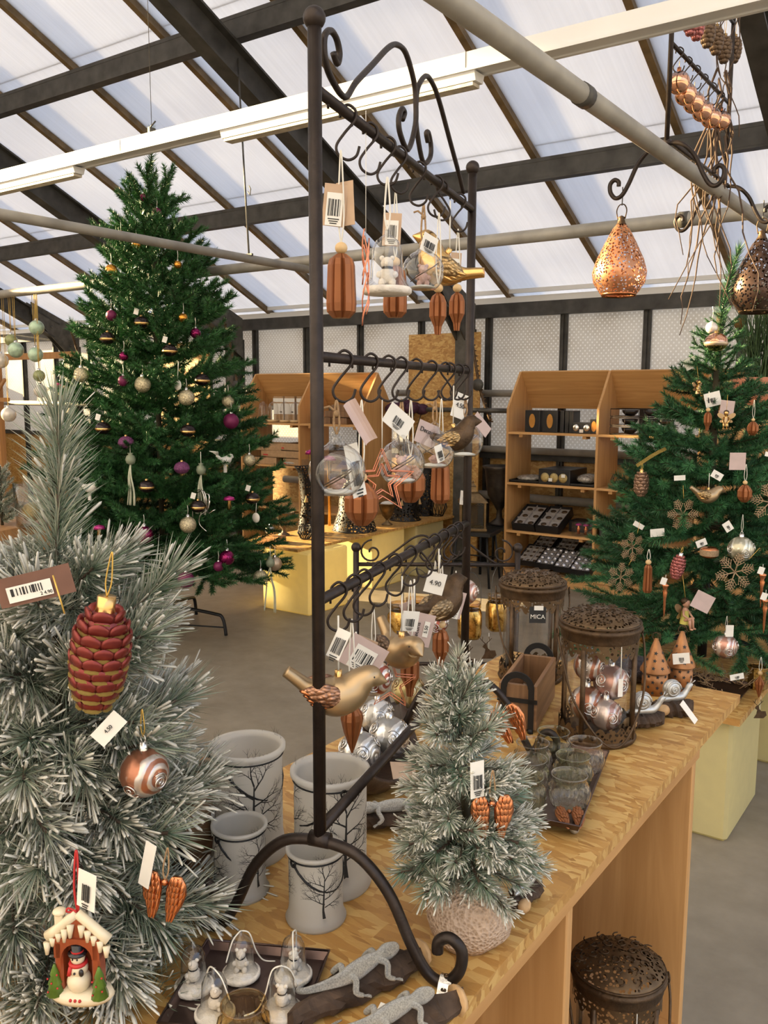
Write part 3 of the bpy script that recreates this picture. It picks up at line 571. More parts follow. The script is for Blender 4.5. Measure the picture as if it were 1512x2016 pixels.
# snowy pines in the foreground: every tuft is a branch
def frost_cf(g, fr):
    def cf(d, u, rng):
        t = rng.random(); c = tuple(x + (y - x) * t for x, y in zip((.03, .08, .035), g)); f = min(1, max(0, fr * rng.uniform(.35, 1.35) + .18 * d.z)); w = (.63, .61, .51)
        c1 = tuple(x + (y - x) * f for x, y in zip(c, w)); c0 = tuple(x + (y - x) * f * .35 for x, y in zip(c, w)); return (*c0, 1), (*c1, 1)
    return cf
SNOW = plain('snow', (.76, .76, .72), .9, 0, .06, 60, .3)
def tuft(L, nl, nw, n, fr, seed, clumps, g=(.08, .17, .10), cr=.006, ang=.72):
    rng = random.Random(seed); mb = MB(); mb.c = []; pts = [Vector((L * u, .03 * L * sin(3 * u + seed), .06 * L * u * u)) for u in [k / 4 for k in range(5)]]
    stemtube(mb, pts, .0022, (.12, .08, .06, 1)); brush(mb, pts, n / L, nl, nw, ang, frost_cf(g, fr), rng, True)
    for k in range(clumps * 3):
        u = rng.uniform(.3, 1); i = min(int(u * 4), 3); p = pts[i].lerp(pts[i + 1], u * 4 - i); a = rng.uniform(0, 2 * pi); th = rng.uniform(.25, .85); d = Vector((cos(th), sin(th) * cos(a), sin(th) * sin(a) + .12)).normalized()
        e1, e2 = basis(d); b = len(mb.v); l = nl * rng.uniform(.75, 1.08); r = cr * rng.uniform(.16, .40); f0 = rng.uniform(.35, .6)
        mb.v += [tuple(p + d * l * f0)] + [tuple(p + d * l * q + (e1 * cos(x) + e2 * sin(x)) * r * rng.uniform(.6, 1.3)) for q in (.5 * (f0 + 1), .97) for x in (0, 2.1, 4.2)] + [tuple(p + d * l * 1.02)]
        mb.f += [(b, b + 1, b + 2), (b, b + 2, b + 3), (b, b + 3, b + 1), (b + 1, b + 4, b + 5, b + 2), (b + 2, b + 5, b + 6, b + 3), (b + 3, b + 6, b + 4, b + 1), (b + 4, b + 7, b + 5), (b + 5, b + 7, b + 6), (b + 6, b + 7, b + 4)]; mb.m += [0] * 9; mb.s += [True] * 9
        w = rng.uniform(.52, .68); mb.c += [(w, w * .975, w * .86, 1)] * 8
    return mb.mesh(NEEDLE, 'tuft')
def aim(o, d, roll=0):
    o.rotation_euler = (d.to_track_quat('X', 'Z').to_matrix() @ Matrix.Rotation(roll, 3, 'X')).to_euler()
def snow_tree(t, H, R0, Ls, nl, nw, n, seed, tiers, lean, fr, z0=.03, cl=14, cr=.006, g=(.08, .17, .10)):
    rng = random.Random(seed); ms = [[tuft(L, nl, nw, n, f_, seed + i * 7 + j, c_, g, cr) for j, (f_, c_) in enumerate(((fr, cl), (fr * .75, cl // 2), (fr * 1.25, cl * 2)))] for i, L in enumerate(Ls)]
    part('trunk', MB().tube([(0, 0, z0), (lean[0] * .2, lean[1] * .2, H * .5), (lean[0], lean[1], H * .92)], [.008, .006, .003], 7), STEM, t)
    az = .4
    for z, nb, pit, li in tiers:
        for k in range(nb):
            az += 2 * pi / nb * (1 if k else .57); a = az + rng.uniform(-.25, .25); p = radians(pit + rng.uniform(-12, 12)); zz = z + rng.uniform(-.02, .02) * H
            d = Vector((cos(a) * cos(p), sin(a) * cos(p), sin(p))); u = zz / H; L = Ls[li]; st = max(0, (1 - u) * R0 - L * .45)
            base = Vector((lean[0] * u * u, lean[1] * u * u, zz)) + d * st * rng.uniform(.6, 1.0)
            o = link('branch', rng.choice(ms[li]), t, base); aim(o, d, rng.uniform(-.5, .5)); s_ = rng.uniform(.85, 1.12); o.scale = (s_, s_, s_)
            if st > .02: part('twig', MB().rod((lean[0] * u * u, lean[1] * u * u, zz - .01), base + d * .01, .002, 5), STEM, t)
    return ms
t = thing('snowy_pine', 'large frosted pine with long flocked needles standing at the left front of the counter', 'tree', (-.872, .585, .85))
FL = snow_tree(t, .62, .15, [.11, .10, .085], .060, .0014, 230, 3, [(.02, 9, -25, 0), (.06, 10, -8, 0), (.10, 10, -20, 0), (.14, 10, 4, 0), (.18, 10, -6, 0), (.22, 9, 12, 1), (.26, 9, 0, 1), (.30, 8, 22, 1), (.34, 7, 8, 1), (.38, 6, 35, 2), (.42, 4, 20, 2)], (-.03, .02), .62, cl=16, cr=.0055)
o = link('branch', tuft(.25, .066, .0014, 900, .5, 77, 12, cr=.005, ang=.85), t, (-.012, .01, .375)); aim(o, Vector((-.03, .06, 1)).normalized())
o = link('branch', tuft(.15, .062, .0014, 420, .5, 78, 10, cr=.005), t, (.0, .02, .34)); aim(o, Vector((.55, .45, .55)).normalized())
rng = random.Random(15)
for k, q in enumerate(((-0.878, 0.533, 1.226), (-0.839, 0.566, 1.26), (-0.836, 0.531, 1.185), (-0.801, 0.625, 1.23), (-0.843, 0.506, 1.137), (-0.798, 0.537, 1.132), (-0.797, 0.484, 1.111), (-0.786, 0.594, 1.133), (-0.789, 0.504, 1.049), (-0.776, 0.544, 1.08), (-0.765, 0.579, 1.025), (-0.791, 0.471, 1.007), (-0.776, 0.5, 0.97), (-0.768, 0.547, 0.996), (-0.766, 0.606, 0.97), (-0.811, 0.468, 0.927), (-0.751, 0.57, 0.913), (-0.72, 0.601, 0.89), (-0.777, 0.485, 0.885), (-0.715, 0.54, 0.878), (-0.697, 0.572, 0.848), (-0.779, 0.456, 0.867), (-0.735, 0.509, 0.853), (-0.854, 0.598, 1.293), (-0.898, 0.569, 1.304), (-0.774, 0.527, 0.903), (-0.767, 0.618, 1.045))):
    d = (Vector((.80, -.56, .12)) + Vector((rng.uniform(-.55, .55), rng.uniform(-.55, .55), rng.uniform(-.35, .35)))).normalized(); L_ = .10
    o = link('branch', FL[k % 2][rng.choice((0, 0, 1, 1, 2))], t); tip = Vector(q) - Vector((-.872, .585, .85)); o.location = tip - d * L_; aim(o, d, rng.uniform(0, 6))
part('foot', MB().lathe([(.001, 0), (.07, 0), (.07, .012), (.02, .02), (.012, .05), (.001, .05)], 16), MT['old_wood'], t)
t = thing('snowy_pine', 'small frosted tabletop pine with a fibre root ball in front of the tray of glasses', 'tree', (-.475, .852, .85))
def burlap():
    m, N, L, bs = nodes('burlap'); co = texco(N, L); n1 = voro(N, L, co, 260, 'Distance'); n2 = noise(N, L, co, 60, 4)
    L.new(mixc(N, L, n2, ramp(N, L, n1, [(.1, (.30, .19, .11)), (.6, (.62, .46, .34))]), (.52, .38, .28)), bs.inputs['Base Color']); bs.inputs['Roughness'].default_value = .95; bump(N, L, n1, bs, .8, .004); return m
rng = random.Random(4); mb = MB().lathe([(.001, 0), (.034, .0), (.046, .014), (.050, .034), (.044, .058), (.030, .072), (.001, .076)], 22, fl=lambda a, z: 1 + .05 * sin(3 * a + 40 * z) + .03 * sin(7 * a))
part('root_ball', mb, burlap(), t)
SM = snow_tree(t, .335, .082, [.052, .048, .038], .026, .0011, 170, 9, [(.105, 9, -14, 0), (.112, 12, -2, 0), (.125, 12, -10, 0), (.14, 12, 5, 0), (.165, 11, -8, 0), (.19, 10, 15, 1), (.215, 9, 0, 1), (.24, 8, 25, 1), (.265, 7, 40, 2), (.285, 5, 55, 2)], (-.03, .0), .66, z0=.06, cl=10, cr=.0034, g=(.05, .20, .12))
o = link('branch', tuft(.085, .022, .0011, 260, .8, 79, 14, cr=.003), t, (-.022, 0, .265)); aim(o, Vector((-.02, 0, 1)))

for k, q in enumerate(((-0.49, 0.83, 1.144), (-0.491, 0.8, 1.118), (-0.458, 0.822, 1.106), (-0.457, 0.793, 1.081), (-0.481, 0.774, 1.064), (-0.444, 0.811, 1.06), (-0.459, 0.772, 1.036), (-0.436, 0.787, 1.025), (-0.481, 0.765, 1.014), (-0.442, 0.765, 0.998), (-0.425, 0.801, 0.993), (-0.463, 0.758, 0.97), (-0.502, 0.839, 1.176))):
    d = (Vector((.50, -.84, .15)) + Vector((rng.uniform(-.5, .5), rng.uniform(-.5, .5), rng.uniform(-.3, .3)))).normalized(); o = link('branch', SM[1][rng.choice((0, 1, 2))], t); o.location = Vector(q) - Vector((-.475, .852, .85)) - d * .048; aim(o, d, rng.uniform(0, 6))

# ---------------------------------------------------------------- wrought-iron rack on the counter and its twin hanging from the pipe
def arch_pts(sd):
    pts = [(0, .146), (.045, .137), (.083, .100), (.110, .045), (.130, .014), (.150, .008), (.166, .026), (.168, .050), (.155, .062), (.142, .055), (.141, .042)]
    return spline([(sd * x, 0, z) for x, z in pts], 6)
S1 = [(.0466, 1.855), (.0569, 1.8479), (.0635, 1.8591), (.0556, 1.8719), (.0397, 1.8744), (.0242, 1.8629), (.0253, 1.8418), (.0421, 1.8276), (.0779, 1.8201), (.1099, 1.8456), (.1613, 1.8814), (.2136, 1.9179), (.2457, 1.9327), (.2798, 1.9341), (.3130, 1.9105), (.3215, 1.8861), (.3200, 1.8566), (.2912, 1.8185), (.2601, 1.8295), (.2534, 1.8466), (.2659, 1.8623), (.2761, 1.8597), (.2684, 1.850)]
def rack(name, label, loc, rz, L=.622):
    t = thing(name, label, 'rack', loc, rz)
    for y, nm in ((0, 'near'), (L, 'far')):
        p = part('post', MB().rod((0, y, .146), (0, y, 1.013), .0072, 14).lathe([(.0072, 0), (.0086, .004), (.0072, .008)], 14, TR((0, y, .143))), MT['iron'], t)
        part('ball_finial', MB().sph((0, y, 1.022), .0115, 16, 10), MT['iron'], p)
        for sd in (-1, 1):
            part('scroll_foot', MB().tube([(x, y, z) for x, _, z in arch_pts(sd)], .0066, 10), MT['iron'], t)
        part('foot_collar', MB().rod((-.012, y, .147), (.012, y, .147), .0092, 12), MT['iron'], t)
    for z, r in ((.955, .0058), (.688, .0058), (.424, .0062), (.158, .0064)):
        b = part('cross_bar', MB().rod((0, 0, z), (0, L, z), r, 12), MT['iron'], t)
        for k in range(9): part('peg', MB().rod((0, L * (k + .5) / 9.5, z - r - .004), (0, L * (k + .5) / 9.5, z), .0014, 6), MT['iron'], b)
    part('top_scroll', MB().tube(spline([(0, s, z - .85) for s, z in S1], 5), .0036, 8), MT['iron'], t)
    part('top_scroll', MB().tube(spline([(0, .645 - s, z - .85) for s, z in S1[8:]] + [], 5), .0036, 8), MT['iron'], t)
    return t
RKL = (-.596, .720, .85); RKA = radians(14.8)
rack('iron_rack', 'dark wrought-iron ornament rack with scroll feet standing on the counter', RKL, RKA)
rack('iron_rack', 'wrought-iron rack with scroll feet resting on the pipe high on the right', (-.874, 2.672, 2.085), 0, .655)
SH = spline([(-.0085, 0, -.004), (-.0080, 0, .004), (0, 0, .0095), (.0082, 0, .004), (.0075, 0, -.006), (-.004, 0, -.020), (-.0125, 0, -.033), (-.010, 0, -.043), (0, 0, -.0475), (.009, 0, -.043), (.0125, 0, -.033)], 6)
hm = MB().tube(SH, .0016, 7).mesh(MT['iron'], 's_hook')
def hook(p, rz, label, grp, s=1.0):
    o = link('s_hook', hm, None, p); o.rotation_euler = (0, 0, rz); o.scale = (s, s, s); return tag(o, label, 'hook', grp)
def bar_at(px_pt, z): return (px_pt[0], px_pt[1], z)
for bi, (nm, z, pts) in enumerate((('top', 1.805, [(-0.6181, 0.8036, 1.821), (-0.6354, 0.869, 1.821), (-0.6508, 0.9275, 1.82), (-0.6624, 0.9714, 1.82), (-0.6828, 1.048, 1.82), (-0.7034, 1.127, 1.823), (-0.7107, 1.154, 1.821), (-0.7358, 1.249, 1.821)]),
        ('middle', 1.538, [(-0.6151, 0.7921, 1.538), (-0.6361, 0.8717, 1.54), (-0.6522, 0.9326, 1.541), (-0.6648, 0.9803, 1.542), (-0.6807, 1.041, 1.544), (-0.6997, 1.112, 1.545), (-0.718, 1.182, 1.546), (-0.7245, 1.206, 1.546), (-0.7375, 1.255, 1.547), (-0.7472, 1.292, 1.548)]),
        ('lowest', 1.274, [(-0.6104, 0.7745, 1.274), (-0.6222, 0.8191, 1.274), (-0.6306, 0.851, 1.275), (-0.6438, 0.9007, 1.274), (-0.6597, 0.9609, 1.276), (-0.6767, 1.025, 1.276), (-0.6931, 1.087, 1.275), (-0.7062, 1.137, 1.277), (-0.7189, 1.185, 1.278), (-0.731, 1.231, 1.278), (-0.7405, 1.267, 1.281)]))):
    for k, p in enumerate(pts):
        hook(bar_at(p, z), RKA + [.5, .7, .35, .8, .1, .6, pi + .7, .4, .6, .3, .5][k], '%s iron S-hook from the near post on the %s hook bar of the counter rack' % (ORD[k], nm), 'S-hooks on the counter rack', 1.02)
YV = radians(35.2)
# ---- small builders shared by the ornaments
def barcode(mb, w, h, n, seed, x0=0, z0=0, mi=1, y=-.0012):
    r = random.Random(seed); x = -w / 2
    while x < w / 2:
        b = r.choice((.03, .03, .06, .09)) * w; mb.box((x0 + x + b / 2, y, z0), (b, .0004, h * r.uniform(.9, 1)), mi=mi); x += b + r.choice((.03, .05, .08)) * w
def text(parent, s, size, M, m='ink', name='lettering', ext=.0003):
    cu = bpy.data.curves.new('txt', 'FONT'); cu.body = s; cu.size = size; cu.align_x = 'CENTER'; cu.align_y = 'CENTER'; cu.extrude = ext
    o = bpy.data.objects.new('txt', cu); C.objects.link(o); dg = bpy.context.evaluated_depsgraph_get(); me = bpy.data.meshes.new_from_object(o.evaluated_get(dg)); bpy.data.objects.remove(o); bpy.data.curves.remove(cu)
    me.materials.clear(); me.materials.append(MT[m]); q = link(name, me, parent); q.matrix_local = M; return q
TXT = Matrix.Rotation(pi / 2, 4, 'X')
def ptag(parent, off, w, h, yaw=YV, roll=0.0, pitch=0.0, m='white_paper', code=None, price=None, seed=1, code_sz=(.8, .5), name='price_tag', bend=0):
    # a card in its own XZ plane, hung beside its ornament
    M = Matrix.Translation(off) @ Euler((pitch, roll, yaw), 'XYZ').to_matrix().to_4x4()
    M = Matrix.Translation(off) @ Matrix.Rotation(yaw, 4, 'Z') @ Matrix.Rotation(roll, 4, 'Y') @ Matrix.Rotation(pitch, 4, 'X')
    mb = MB(); n = 5
    for i in range(n):
        a = -w / 2 + w * i / n; b = a + w / n; ya = bend * ((2 * a / w) ** 2); yb = bend * ((2 * b / w) ** 2)
        mb.add([(a, ya, -h / 2), (b, yb, -h / 2), (b, yb, h / 2), (a, ya, h / 2), (a, ya + .0007, -h / 2), (b, yb + .0007, -h / 2), (b, yb + .0007, h / 2), (a, ya + .0007, h / 2)], [(0, 1, 2, 3), (7, 6, 5, 4), (0, 4, 5, 1), (3, 2, 6, 7), (0, 3, 7, 4), (1, 5, 6, 2)], 0, False)
    o = part(name, mb, MT[m], parent); o.matrix_local = M
    if code:
        cw, ch = w * code_sz[0], h * code_sz[1]; mb = MB(); stick = MB()
        if m != 'white_paper': stick.box((0, -.0008, -h * .1), (cw * 1.15, .0006, ch * 1.5)); part('sticker', stick, MT['white_paper'], o)
        mb = MB(); barcode(mb, cw * .9, ch * .8, 10, seed, 0, -h * .06, 0); 
        for k in range(3): mb.box((0, -.0013, -h * .06 - ch * (.52 + .1 * k)), (cw * (.8 - .15 * k), .0003, ch * .045))
        part('barcode', mb, MT['ink'], o)
    if price: text(o, price, h * .32 if w > h else w * .36, Matrix.Translation((0, -.0014, h * .2 if code else 0)) @ TXT)
    return o
def cord(parent, pts, r=.0011, m='white_cord', name='cord'): return part(name, MB().tube([Vector(p) for p in pts], r, 6), MT[m], parent)
def loop(parent, z0, z1, m='white_cord', w=.004, r=.0009): return part('cord', MB().tube(spline([(0, 0, z0), (-w, 0, z0 + (z1 - z0) * .3), (-w * .5, 0, z0 + (z1 - z0) * .8), (0, 0, z1), (w * .5, 0, z0 + (z1 - z0) * .8), (w, 0, z0 + (z1 - z0) * .3), (0, 0, z0)], 5), r, 6), MT[m], parent)
def flute_mesh(prof, n=8, dep=.26):
    mb = MB(); mb.lathe(prof, n * 3, sm=False); v2 = []
    for j, (r, z) in enumerate(prof):
        for i in range(n * 3):
            a = 2 * pi * (i // 3 + (.0, .22, .78)[i % 3]) / n; q = r * (1 - dep if i % 3 == 0 else 1); v2.append((q * cos(a), q * sin(a), z))
    mb.v = v2; return mb
FLUTE = {'long': [(.001, -.036), (.010, -.036), (.0165, -.029), (.0172, -.02), (.0155, .022), (.0135, .029), (.006, .035), (.001, .035)],
         'point': [(.001, -.034), (.0045, -.034), (.006, -.022), (.0105, -.012), (.0125, -.008), (.0125, .012), (.009, .021), (.003, .026), (.001, .026)],
         'ball': [(.001, -.027), (.008, -.027), (.017, -.018), (.0215, -.009), (.0215, .008), (.017, .017), (.008, .026), (.001, .027)],
         'tip': [(.001, -.036), (.004, -.028), (.010, -.010), (.0135, .006), (.0125, .013), (.007, .020), (.0035, .027), (.001, .032)],
         'slim': [(.001, -.036), (.009, -.036), (.0115, -.03), (.0095, .026), (.006, .033), (.001, .033)]}
FM = {k: flute_mesh(v).mesh(MT['copper_matt'], 'fluted') for k, v in FLUTE.items()}
BEAD = {}
def fluted(kind, label, loc, s=1.0, up=.1, rz=0, bead=True, grp='fluted copper ornaments', m='white_cord'):
    t = thing('fluted_ornament', label, 'ornament', loc, rz, grp, s=s); link('body', FM[kind], t); top = FLUTE[kind][-1][1]
    if bead: part('wooden_bead', MB().sph((0, 0, top + .0065), .0072, 14, 10, sc_=(1, 1, .92)), MT['bead_wood'], t)
    if up: loop(t, top + .01, up / s, m)
    return t
# ---- birds
def scaled(name, col, rough, metal):
    m, N, L, bs = nodes(name + '_scaled'); co = texco(N, L, (1, 1, 1.4)); d = voro(N, L, co, 150, 'Distance'); L.new(ramp(N, L, d, [(.1, col), (.6, tuple(c * .45 for c in col))]), bs.inputs['Base Color']); bs.inputs['Roughness'].default_value = rough; bs.inputs['Metallic'].default_value = metal; iv = N.new('ShaderNodeMath'); iv.operation = 'SUBTRACT'; iv.inputs[0].default_value = 1; L.new(d, iv.inputs[1]); bump(N, L, iv.outputs[0], bs, .7, .003); MT[name + '_scaled'] = m
scaled('copper', (.50, .27, .17), .3, .9); scaled('gold', (.62, .42, .20), .3, .9); scaled('gold_matt', (.42, .30, .17), .4, .8); scaled('bronze_dark', (.20, .13, .09), .4, .7)
def bird_body():
    P = [((-.060, 0, .030), .0075), ((-.048, 0, .021), .0085), ((-.034, 0, .010), .0105), ((-.018, 0, .001), .0195), ((0, 0, -.003), .0255), ((.018, 0, .003), .0235), ((.032, 0, .015), .0175), ((.044, 0, .020), .0150), ((.053, 0, .017), .0095), ((.064, 0, .013), .0012)]
    pts = spline([p for p, r in P], 5); rs = [v.x for v in spline([(r, 0, 0) for p, r in P], 5)]; return MB().tube(pts, rs, 18)
BB = bird_body()
def bird(label, loc, rot, s=1.0, m='gold_matt', wing='gold_matt', up=.08, grp='bird ornaments', cordm='white_cord'):
    t = thing('bird_ornament', label, 'ornament', loc, 0, grp, rot=rot, s=s); part('body', BB, MT[m], t)
    for sd in (-1, 1):
        W = MB().sph((0, 0, 0), 1, 16, 10); W.v = [(-.010 + x * .028 - .004 * (z > 0), sd * (.0195 + y * .0085 * (1 - .3 * abs(x))), .004 + z * .0155 * (1 - .35 * max(0, -x)) + x * -.004) for x, y, z in W.v]
        w = part('wing', W, MT[wing + '_scaled'] if wing + '_scaled' in MT else MT[wing], t)
        for k in range(4): part('feather', MB().sph((0, 0, 0), 1, 10, 6, M=Matrix.Translation((-.026 + .0045 * k, sd * (.0205 - .0008 * k), .006 - .0052 * k)) @ Matrix.Rotation(.30 - .05 * k, 4, 'Y') @ Matrix.Diagonal((.019, .0035, .0036, 1))), MT[wing], w)
        part('eye', MB().sph((.047, sd * .0122, .0235), .0016, 8, 6), MT['ink'], t)
    part('cap', MB().lathe([(.001, .036), (.0045, .036), (.0045, .029), (.006, .024)], 12, TR((.004, 0, -.006))), MT['gold'], t)
    if up: c = part('cord', MB().rod((.004, 0, .028), Vector((.004, 0, .028)) + (Euler(rot).to_matrix().inverted() @ Vector((0, 0, up / s))), .0012, 6), MT[cordm], t)
    return t
# ---- wire stars
def star_pts(R_, r_, z=0): return [((R_ if k % 2 == 0 else r_) * sin(k * pi / 5), z, (R_ if k % 2 == 0 else r_) * cos(k * pi / 5)) for k in range(10)]
def wire_star(label, loc, rz, s=1.0, up=.08, inner=True):
    t = thing('wire_star', label, 'ornament', loc, rz, 'copper wire stars', s=s)
    for R_, r_ in ((.040, .017), (.022, .0095)) if inner else ((.040, .016),):
        f = part('star_frame', MB().tube(star_pts(R_, r_, -.006), .0011, 5, closed=True), MT['copper_wire'], t); part('star_frame', MB().tube(star_pts(R_, r_, .006), .0011, 5, closed=True), MT['copper_wire'], t)
        mb = MB()
        for a, b in zip(star_pts(R_, r_, -.006), star_pts(R_, r_, .006)): mb.rod(a, b, .0009, 5)
        part('strut', mb, MT['copper_wire'], f)['kind'] = 'stuff'
    if up: cord(t, [(0, 0, .04), (0, 0, up / s)], .0006, 'white_cord')
    return t
# ---- glass balls with a scene inside
def teddy(t, z, s, m='pink_plush'):
    f = MB(); rr = random.Random(3)
    for c, r in (((0, 0, .012), .010), ((0, -.001, .026), .0075), ((-.006, 0, .032), .003), ((.006, 0, .032), .003), ((-.009, -.004, .013), .004), ((.009, -.004, .013), .004), ((-.006, -.006, .004), .0045), ((.006, -.006, .004), .0045), ((0, -.008, .025), .003)):
        f.sph(tuple(x * s for x in c), r * s, 10, 8)
    f.v = [(x * rr.uniform(.95, 1.05), y * rr.uniform(.95, 1.05), q + z) for x, y, q in f.v]
    part('plush_figure', f, MT[m], t)
glass('globe_glass', (.97, .97, .96), .02, 1.25)
def globe(label, loc, r, up=.1, tw=True, scene='teddy', rz=YV, hole=False, grp='glass globe ornaments', cordm='twine', shape='flat', g='globe_glass'):
    t = thing('glass_globe', label, 'ornament', loc, rz, grp)
    pr = [(r * sin(a), -r * cos(a)) for a in [pi * (.20 + .68 * k / 14) for k in range(15)]]
    zb = pr[0][1]; pr = [(.001, zb), (pr[0][0] * .9, zb)] + pr + [(r * .28, r * 1.02), (r * .20, r * 1.10), (r * .16, r * 1.22), (.001, r * 1.25)]
    part('bubble', MB().lathe(pr, 28), MT[g], t)
    part('loop', MB().tube([(.005 * cos(a), 0, r * 1.25 + .004 * sin(a)) for a in [k * pi / 6 for k in range(12)]], .0013, 6, closed=True), MT[g], t)
    if hole: part('opening_rim', MB().tube([(r * .62 * cos(a), -r * .80, r * .62 * sin(a) - r * .05) for a in [k * pi / 16 for k in range(32)]], .0022, 8, closed=True), MT[g], t)
    part('snow_bed', MB().lathe([(.001, zb + .002), (r * .55, zb + .002), (r * .60, zb + r * .12), (r * .3, zb + r * .2), (.001, zb + r * .22)], 18), MT['snow'] if 'snow' in MT else MT['white_wool'], t)
    if scene == 'teddy': teddy(t, zb + r * .15, r / .034)
    if scene == 'rose':
        f = MB()
        for k in range(9): f.sph((.008 * cos(k * 2.4) * (k / 9), -.004 + .008 * sin(k * 2.4) * (k / 9), zb + r * .35 + .002 * (k % 3)), .0075 - .0004 * k, 10, 6, sc_=(1, 1, .7))
        part('rose', f, MT['pink_plush'], t)
    tw_ = MB(); rr = random.Random(int(r * 1e5))
    for k in range(3):
        a0 = rr.uniform(0, 6); tw_.tube([(r * .78 * cos(a0 + .5 * j), r * .78 * sin(a0 + .5 * j), zb + r * (.3 + .22 * j)) for j in range(5)], .0008, 5)
    part('twig', tw_, MT['bronze_dark'], t)
    if up: loop(t, r * 1.28, up, cordm, .003, .0010 if cordm != 'twine' else .0014)
    if cordm == 'twine': part('knot', MB().sph((0, 0, up * .82), .0038, 8, 6).tube([(0, 0, up * .84), (-.008, 0, up * .84 + .006), (-.014, 0, up * .84 + .004)], .0014, 5), MT['twine'], t)
    return t
# ================= top bar =================
TB = 1.762
def hang(p, z=TB): return z - p[2]
p = (-0.613, 0.7843, 1.618); t = fluted('long', 'large fluted copper drop hanging nearest the near post on the top bar', p, .98, hang(p)); ptag(t, (-.006, -.004, .088), .026, .046, YV, .10, 0, 'kraft', True, None, 3, (.62, .52)); ptag(t, (.003, .004, .090), .022, .048, YV - .5, -.05, 0, 'kraft', name='tag_fold')
t = thing('copper_icicle', 'tangled copper wire icicle between the fluted drop and the glass bell', 'ornament', (-0.6317, 0.8553, 1.634), RKA)
rr = random.Random(5)
for k in range(11):
    a = rr.uniform(0, 6); z0 = rr.uniform(-.055, .01); z1 = z0 + rr.uniform(.03, .06); part('wire', MB().tube([(.004 * cos(a + 3 * u) , .004 * sin(a + 3 * u), z0 + (z1 - z0) * u) for u in [j / 6 for j in range(7)]], .0009, 5), MT['copper_wire'], t)
cord(t, [(0, 0, .045), (0, 0, .19)], .0004)
def glass_bell(label, loc, up, s=1.0, rz=YV, grp='glass bells with plush figures', rot=None, cordm='white_cord', loose=False):
    t = thing('glass_bell', label, 'ornament', loc, rz, grp, s=s, rot=rot)
    part('bell', MB().lathe([(.0255, .004), (.022, .008), (.0185, .016), (.0175, .034), (.0165, .046), (.0125, .055), (.006, .060), (.003, .062), (.003, .066), (.001, .067)], 24), MT['globe_glass'], t)
    part('base_disc', MB().lathe([(.001, -.003), (.0255, -.003), (.0275, -.001), (.0275, .003), (.0255, .005), (.001, .005)], 26), MT['white_wool'], t)
    teddy(t, .006, .95, 'white_wool'); part('scarf', MB().tube([(.005 * cos(a), -.001 + .005 * sin(a), .026) for a in [k * pi / 6 for k in range(12)]], .0016, 5, closed=True), MT['ink'], t)
    if up: loop(t, .066, up / s, cordm, .003, .0011)
    if loose: part('ribbon', MB().tube(spline([(0, 0, .066), (.012, .004, .060), (.020, .010, .030), (.030, .016, .010), (.046, .022, .004)], 6), .0011, 5), MT['white_cord'], t); part('ribbon', MB().tube(spline([(0, 0, .066), (-.010, -.008, .055), (-.018, -.016, .028)], 6), .0011, 5), MT['white_cord'], t)
    return t
p = (-0.6405, 0.912, 1.625); glass_bell('clear glass bell with a plush bear hanging on the top bar', p, hang(p), 1.12)
p = (-0.6717, 0.9751, 1.633); t = fluted('long', 'fluted copper drop half hidden behind the glass bell', p, .93, hang(p)); ptag(t, (-.002, -.006, .085), .026, .045, YV, .05, 0, 'kraft', True, None, 4, (.6, .5))
p = (-0.688, 1.068, 1.67); t = globe('clear glass globe with silver scene hanging on the top bar', p, .030, hang(p), scene='teddy'); ptag(t, (.008, -.012, .036), .026, .026, YV, .35, 0, 'white_paper', True, None, 5, (.75, .5))
p = (-0.7192, 1.167, 1.691); bird('shiny gold bird with raised tail on the top bar', p, (0, -.62, YV - .25 + pi), 1.0, 'gold', 'gold', hang(p))
p = (-0.6996, 1.128, 1.621); fluted('point', 'pointed fluted copper drop, left of the pair at the far end of the top bar', p, 1.02, hang(p))
p = (-0.7414, 1.254, 1.636); t = fluted('point', 'pointed fluted copper drop, right of the pair at the far end of the top bar', p, 1.02, hang(p)); ptag(t, (-.001, -.004, .066), .018, .042, YV + .3, .05, 0, 'kraft', True, None, 6, (.6, .5))
# ================= middle bar =================
MBZ = 1.4915
p = (-0.5906, 0.7466, 1.415); t = globe('large open glass globe with a rose scene, nearest on the middle bar', p, .0315, hang(p, MBZ), scene='rose', hole=True); ptag(t, (.024, -.004, .054), .016, .050, YV - .2, -.55, 0, 'lilac_paper', bend=-.006, name='ribbon_tag'); ptag(t, (.020, .010, .0), .018, .06, YV, -.22, 0, 'white_paper', True, None, 8, (.7, .6))
p = (-0.6349, 0.8514, 1.365); fluted('ball', 'round fluted copper ornament below the large globe on the middle bar', p, .98, hang(p, MBZ))
p = (-0.6332, 0.892, 1.389); wire_star('double copper wire star in front of the middle bar globes', p, YV + .2, 1.03, hang(p, MBZ))
p = (-0.6654, 0.9828, 1.405); t = globe('flat-based glass globe with a plush bear on the middle bar', p, .032, hang(p, MBZ)); ptag(t, (-.004, -.008, .058), .046, .030, YV, .62, 0, 'white_paper', True, None, 9, (.4, .45))
p = (-0.6962, 1.052, 1.37); fluted('ball', 'round fluted copper ornament behind the flat-based globe on the middle bar', p, 1.02, hang(p, MBZ))
p = (-0.7042, 1.13, 1.413); t = globe('glass globe with twigs and a pink tag on the middle bar', p, .031, hang(p, MBZ), scene='rose'); q = ptag(t, (-.012, -.012, .026), .040, .034, YV, .35, 0, 'lilac_paper'); text(q, 'Decoris', .0098, Matrix.Translation((0, -.001, .004)) @ TXT); ptag(t, (.006, -.030, -.002), .014, .026, YV, -.3, 0, 'white_paper', True, None, 10, (.7, .5))
p = (-0.7203, 1.175, 1.36); fluted('long', 'long fluted copper drop below the globes on the middle bar', p, .92, hang(p, MBZ))
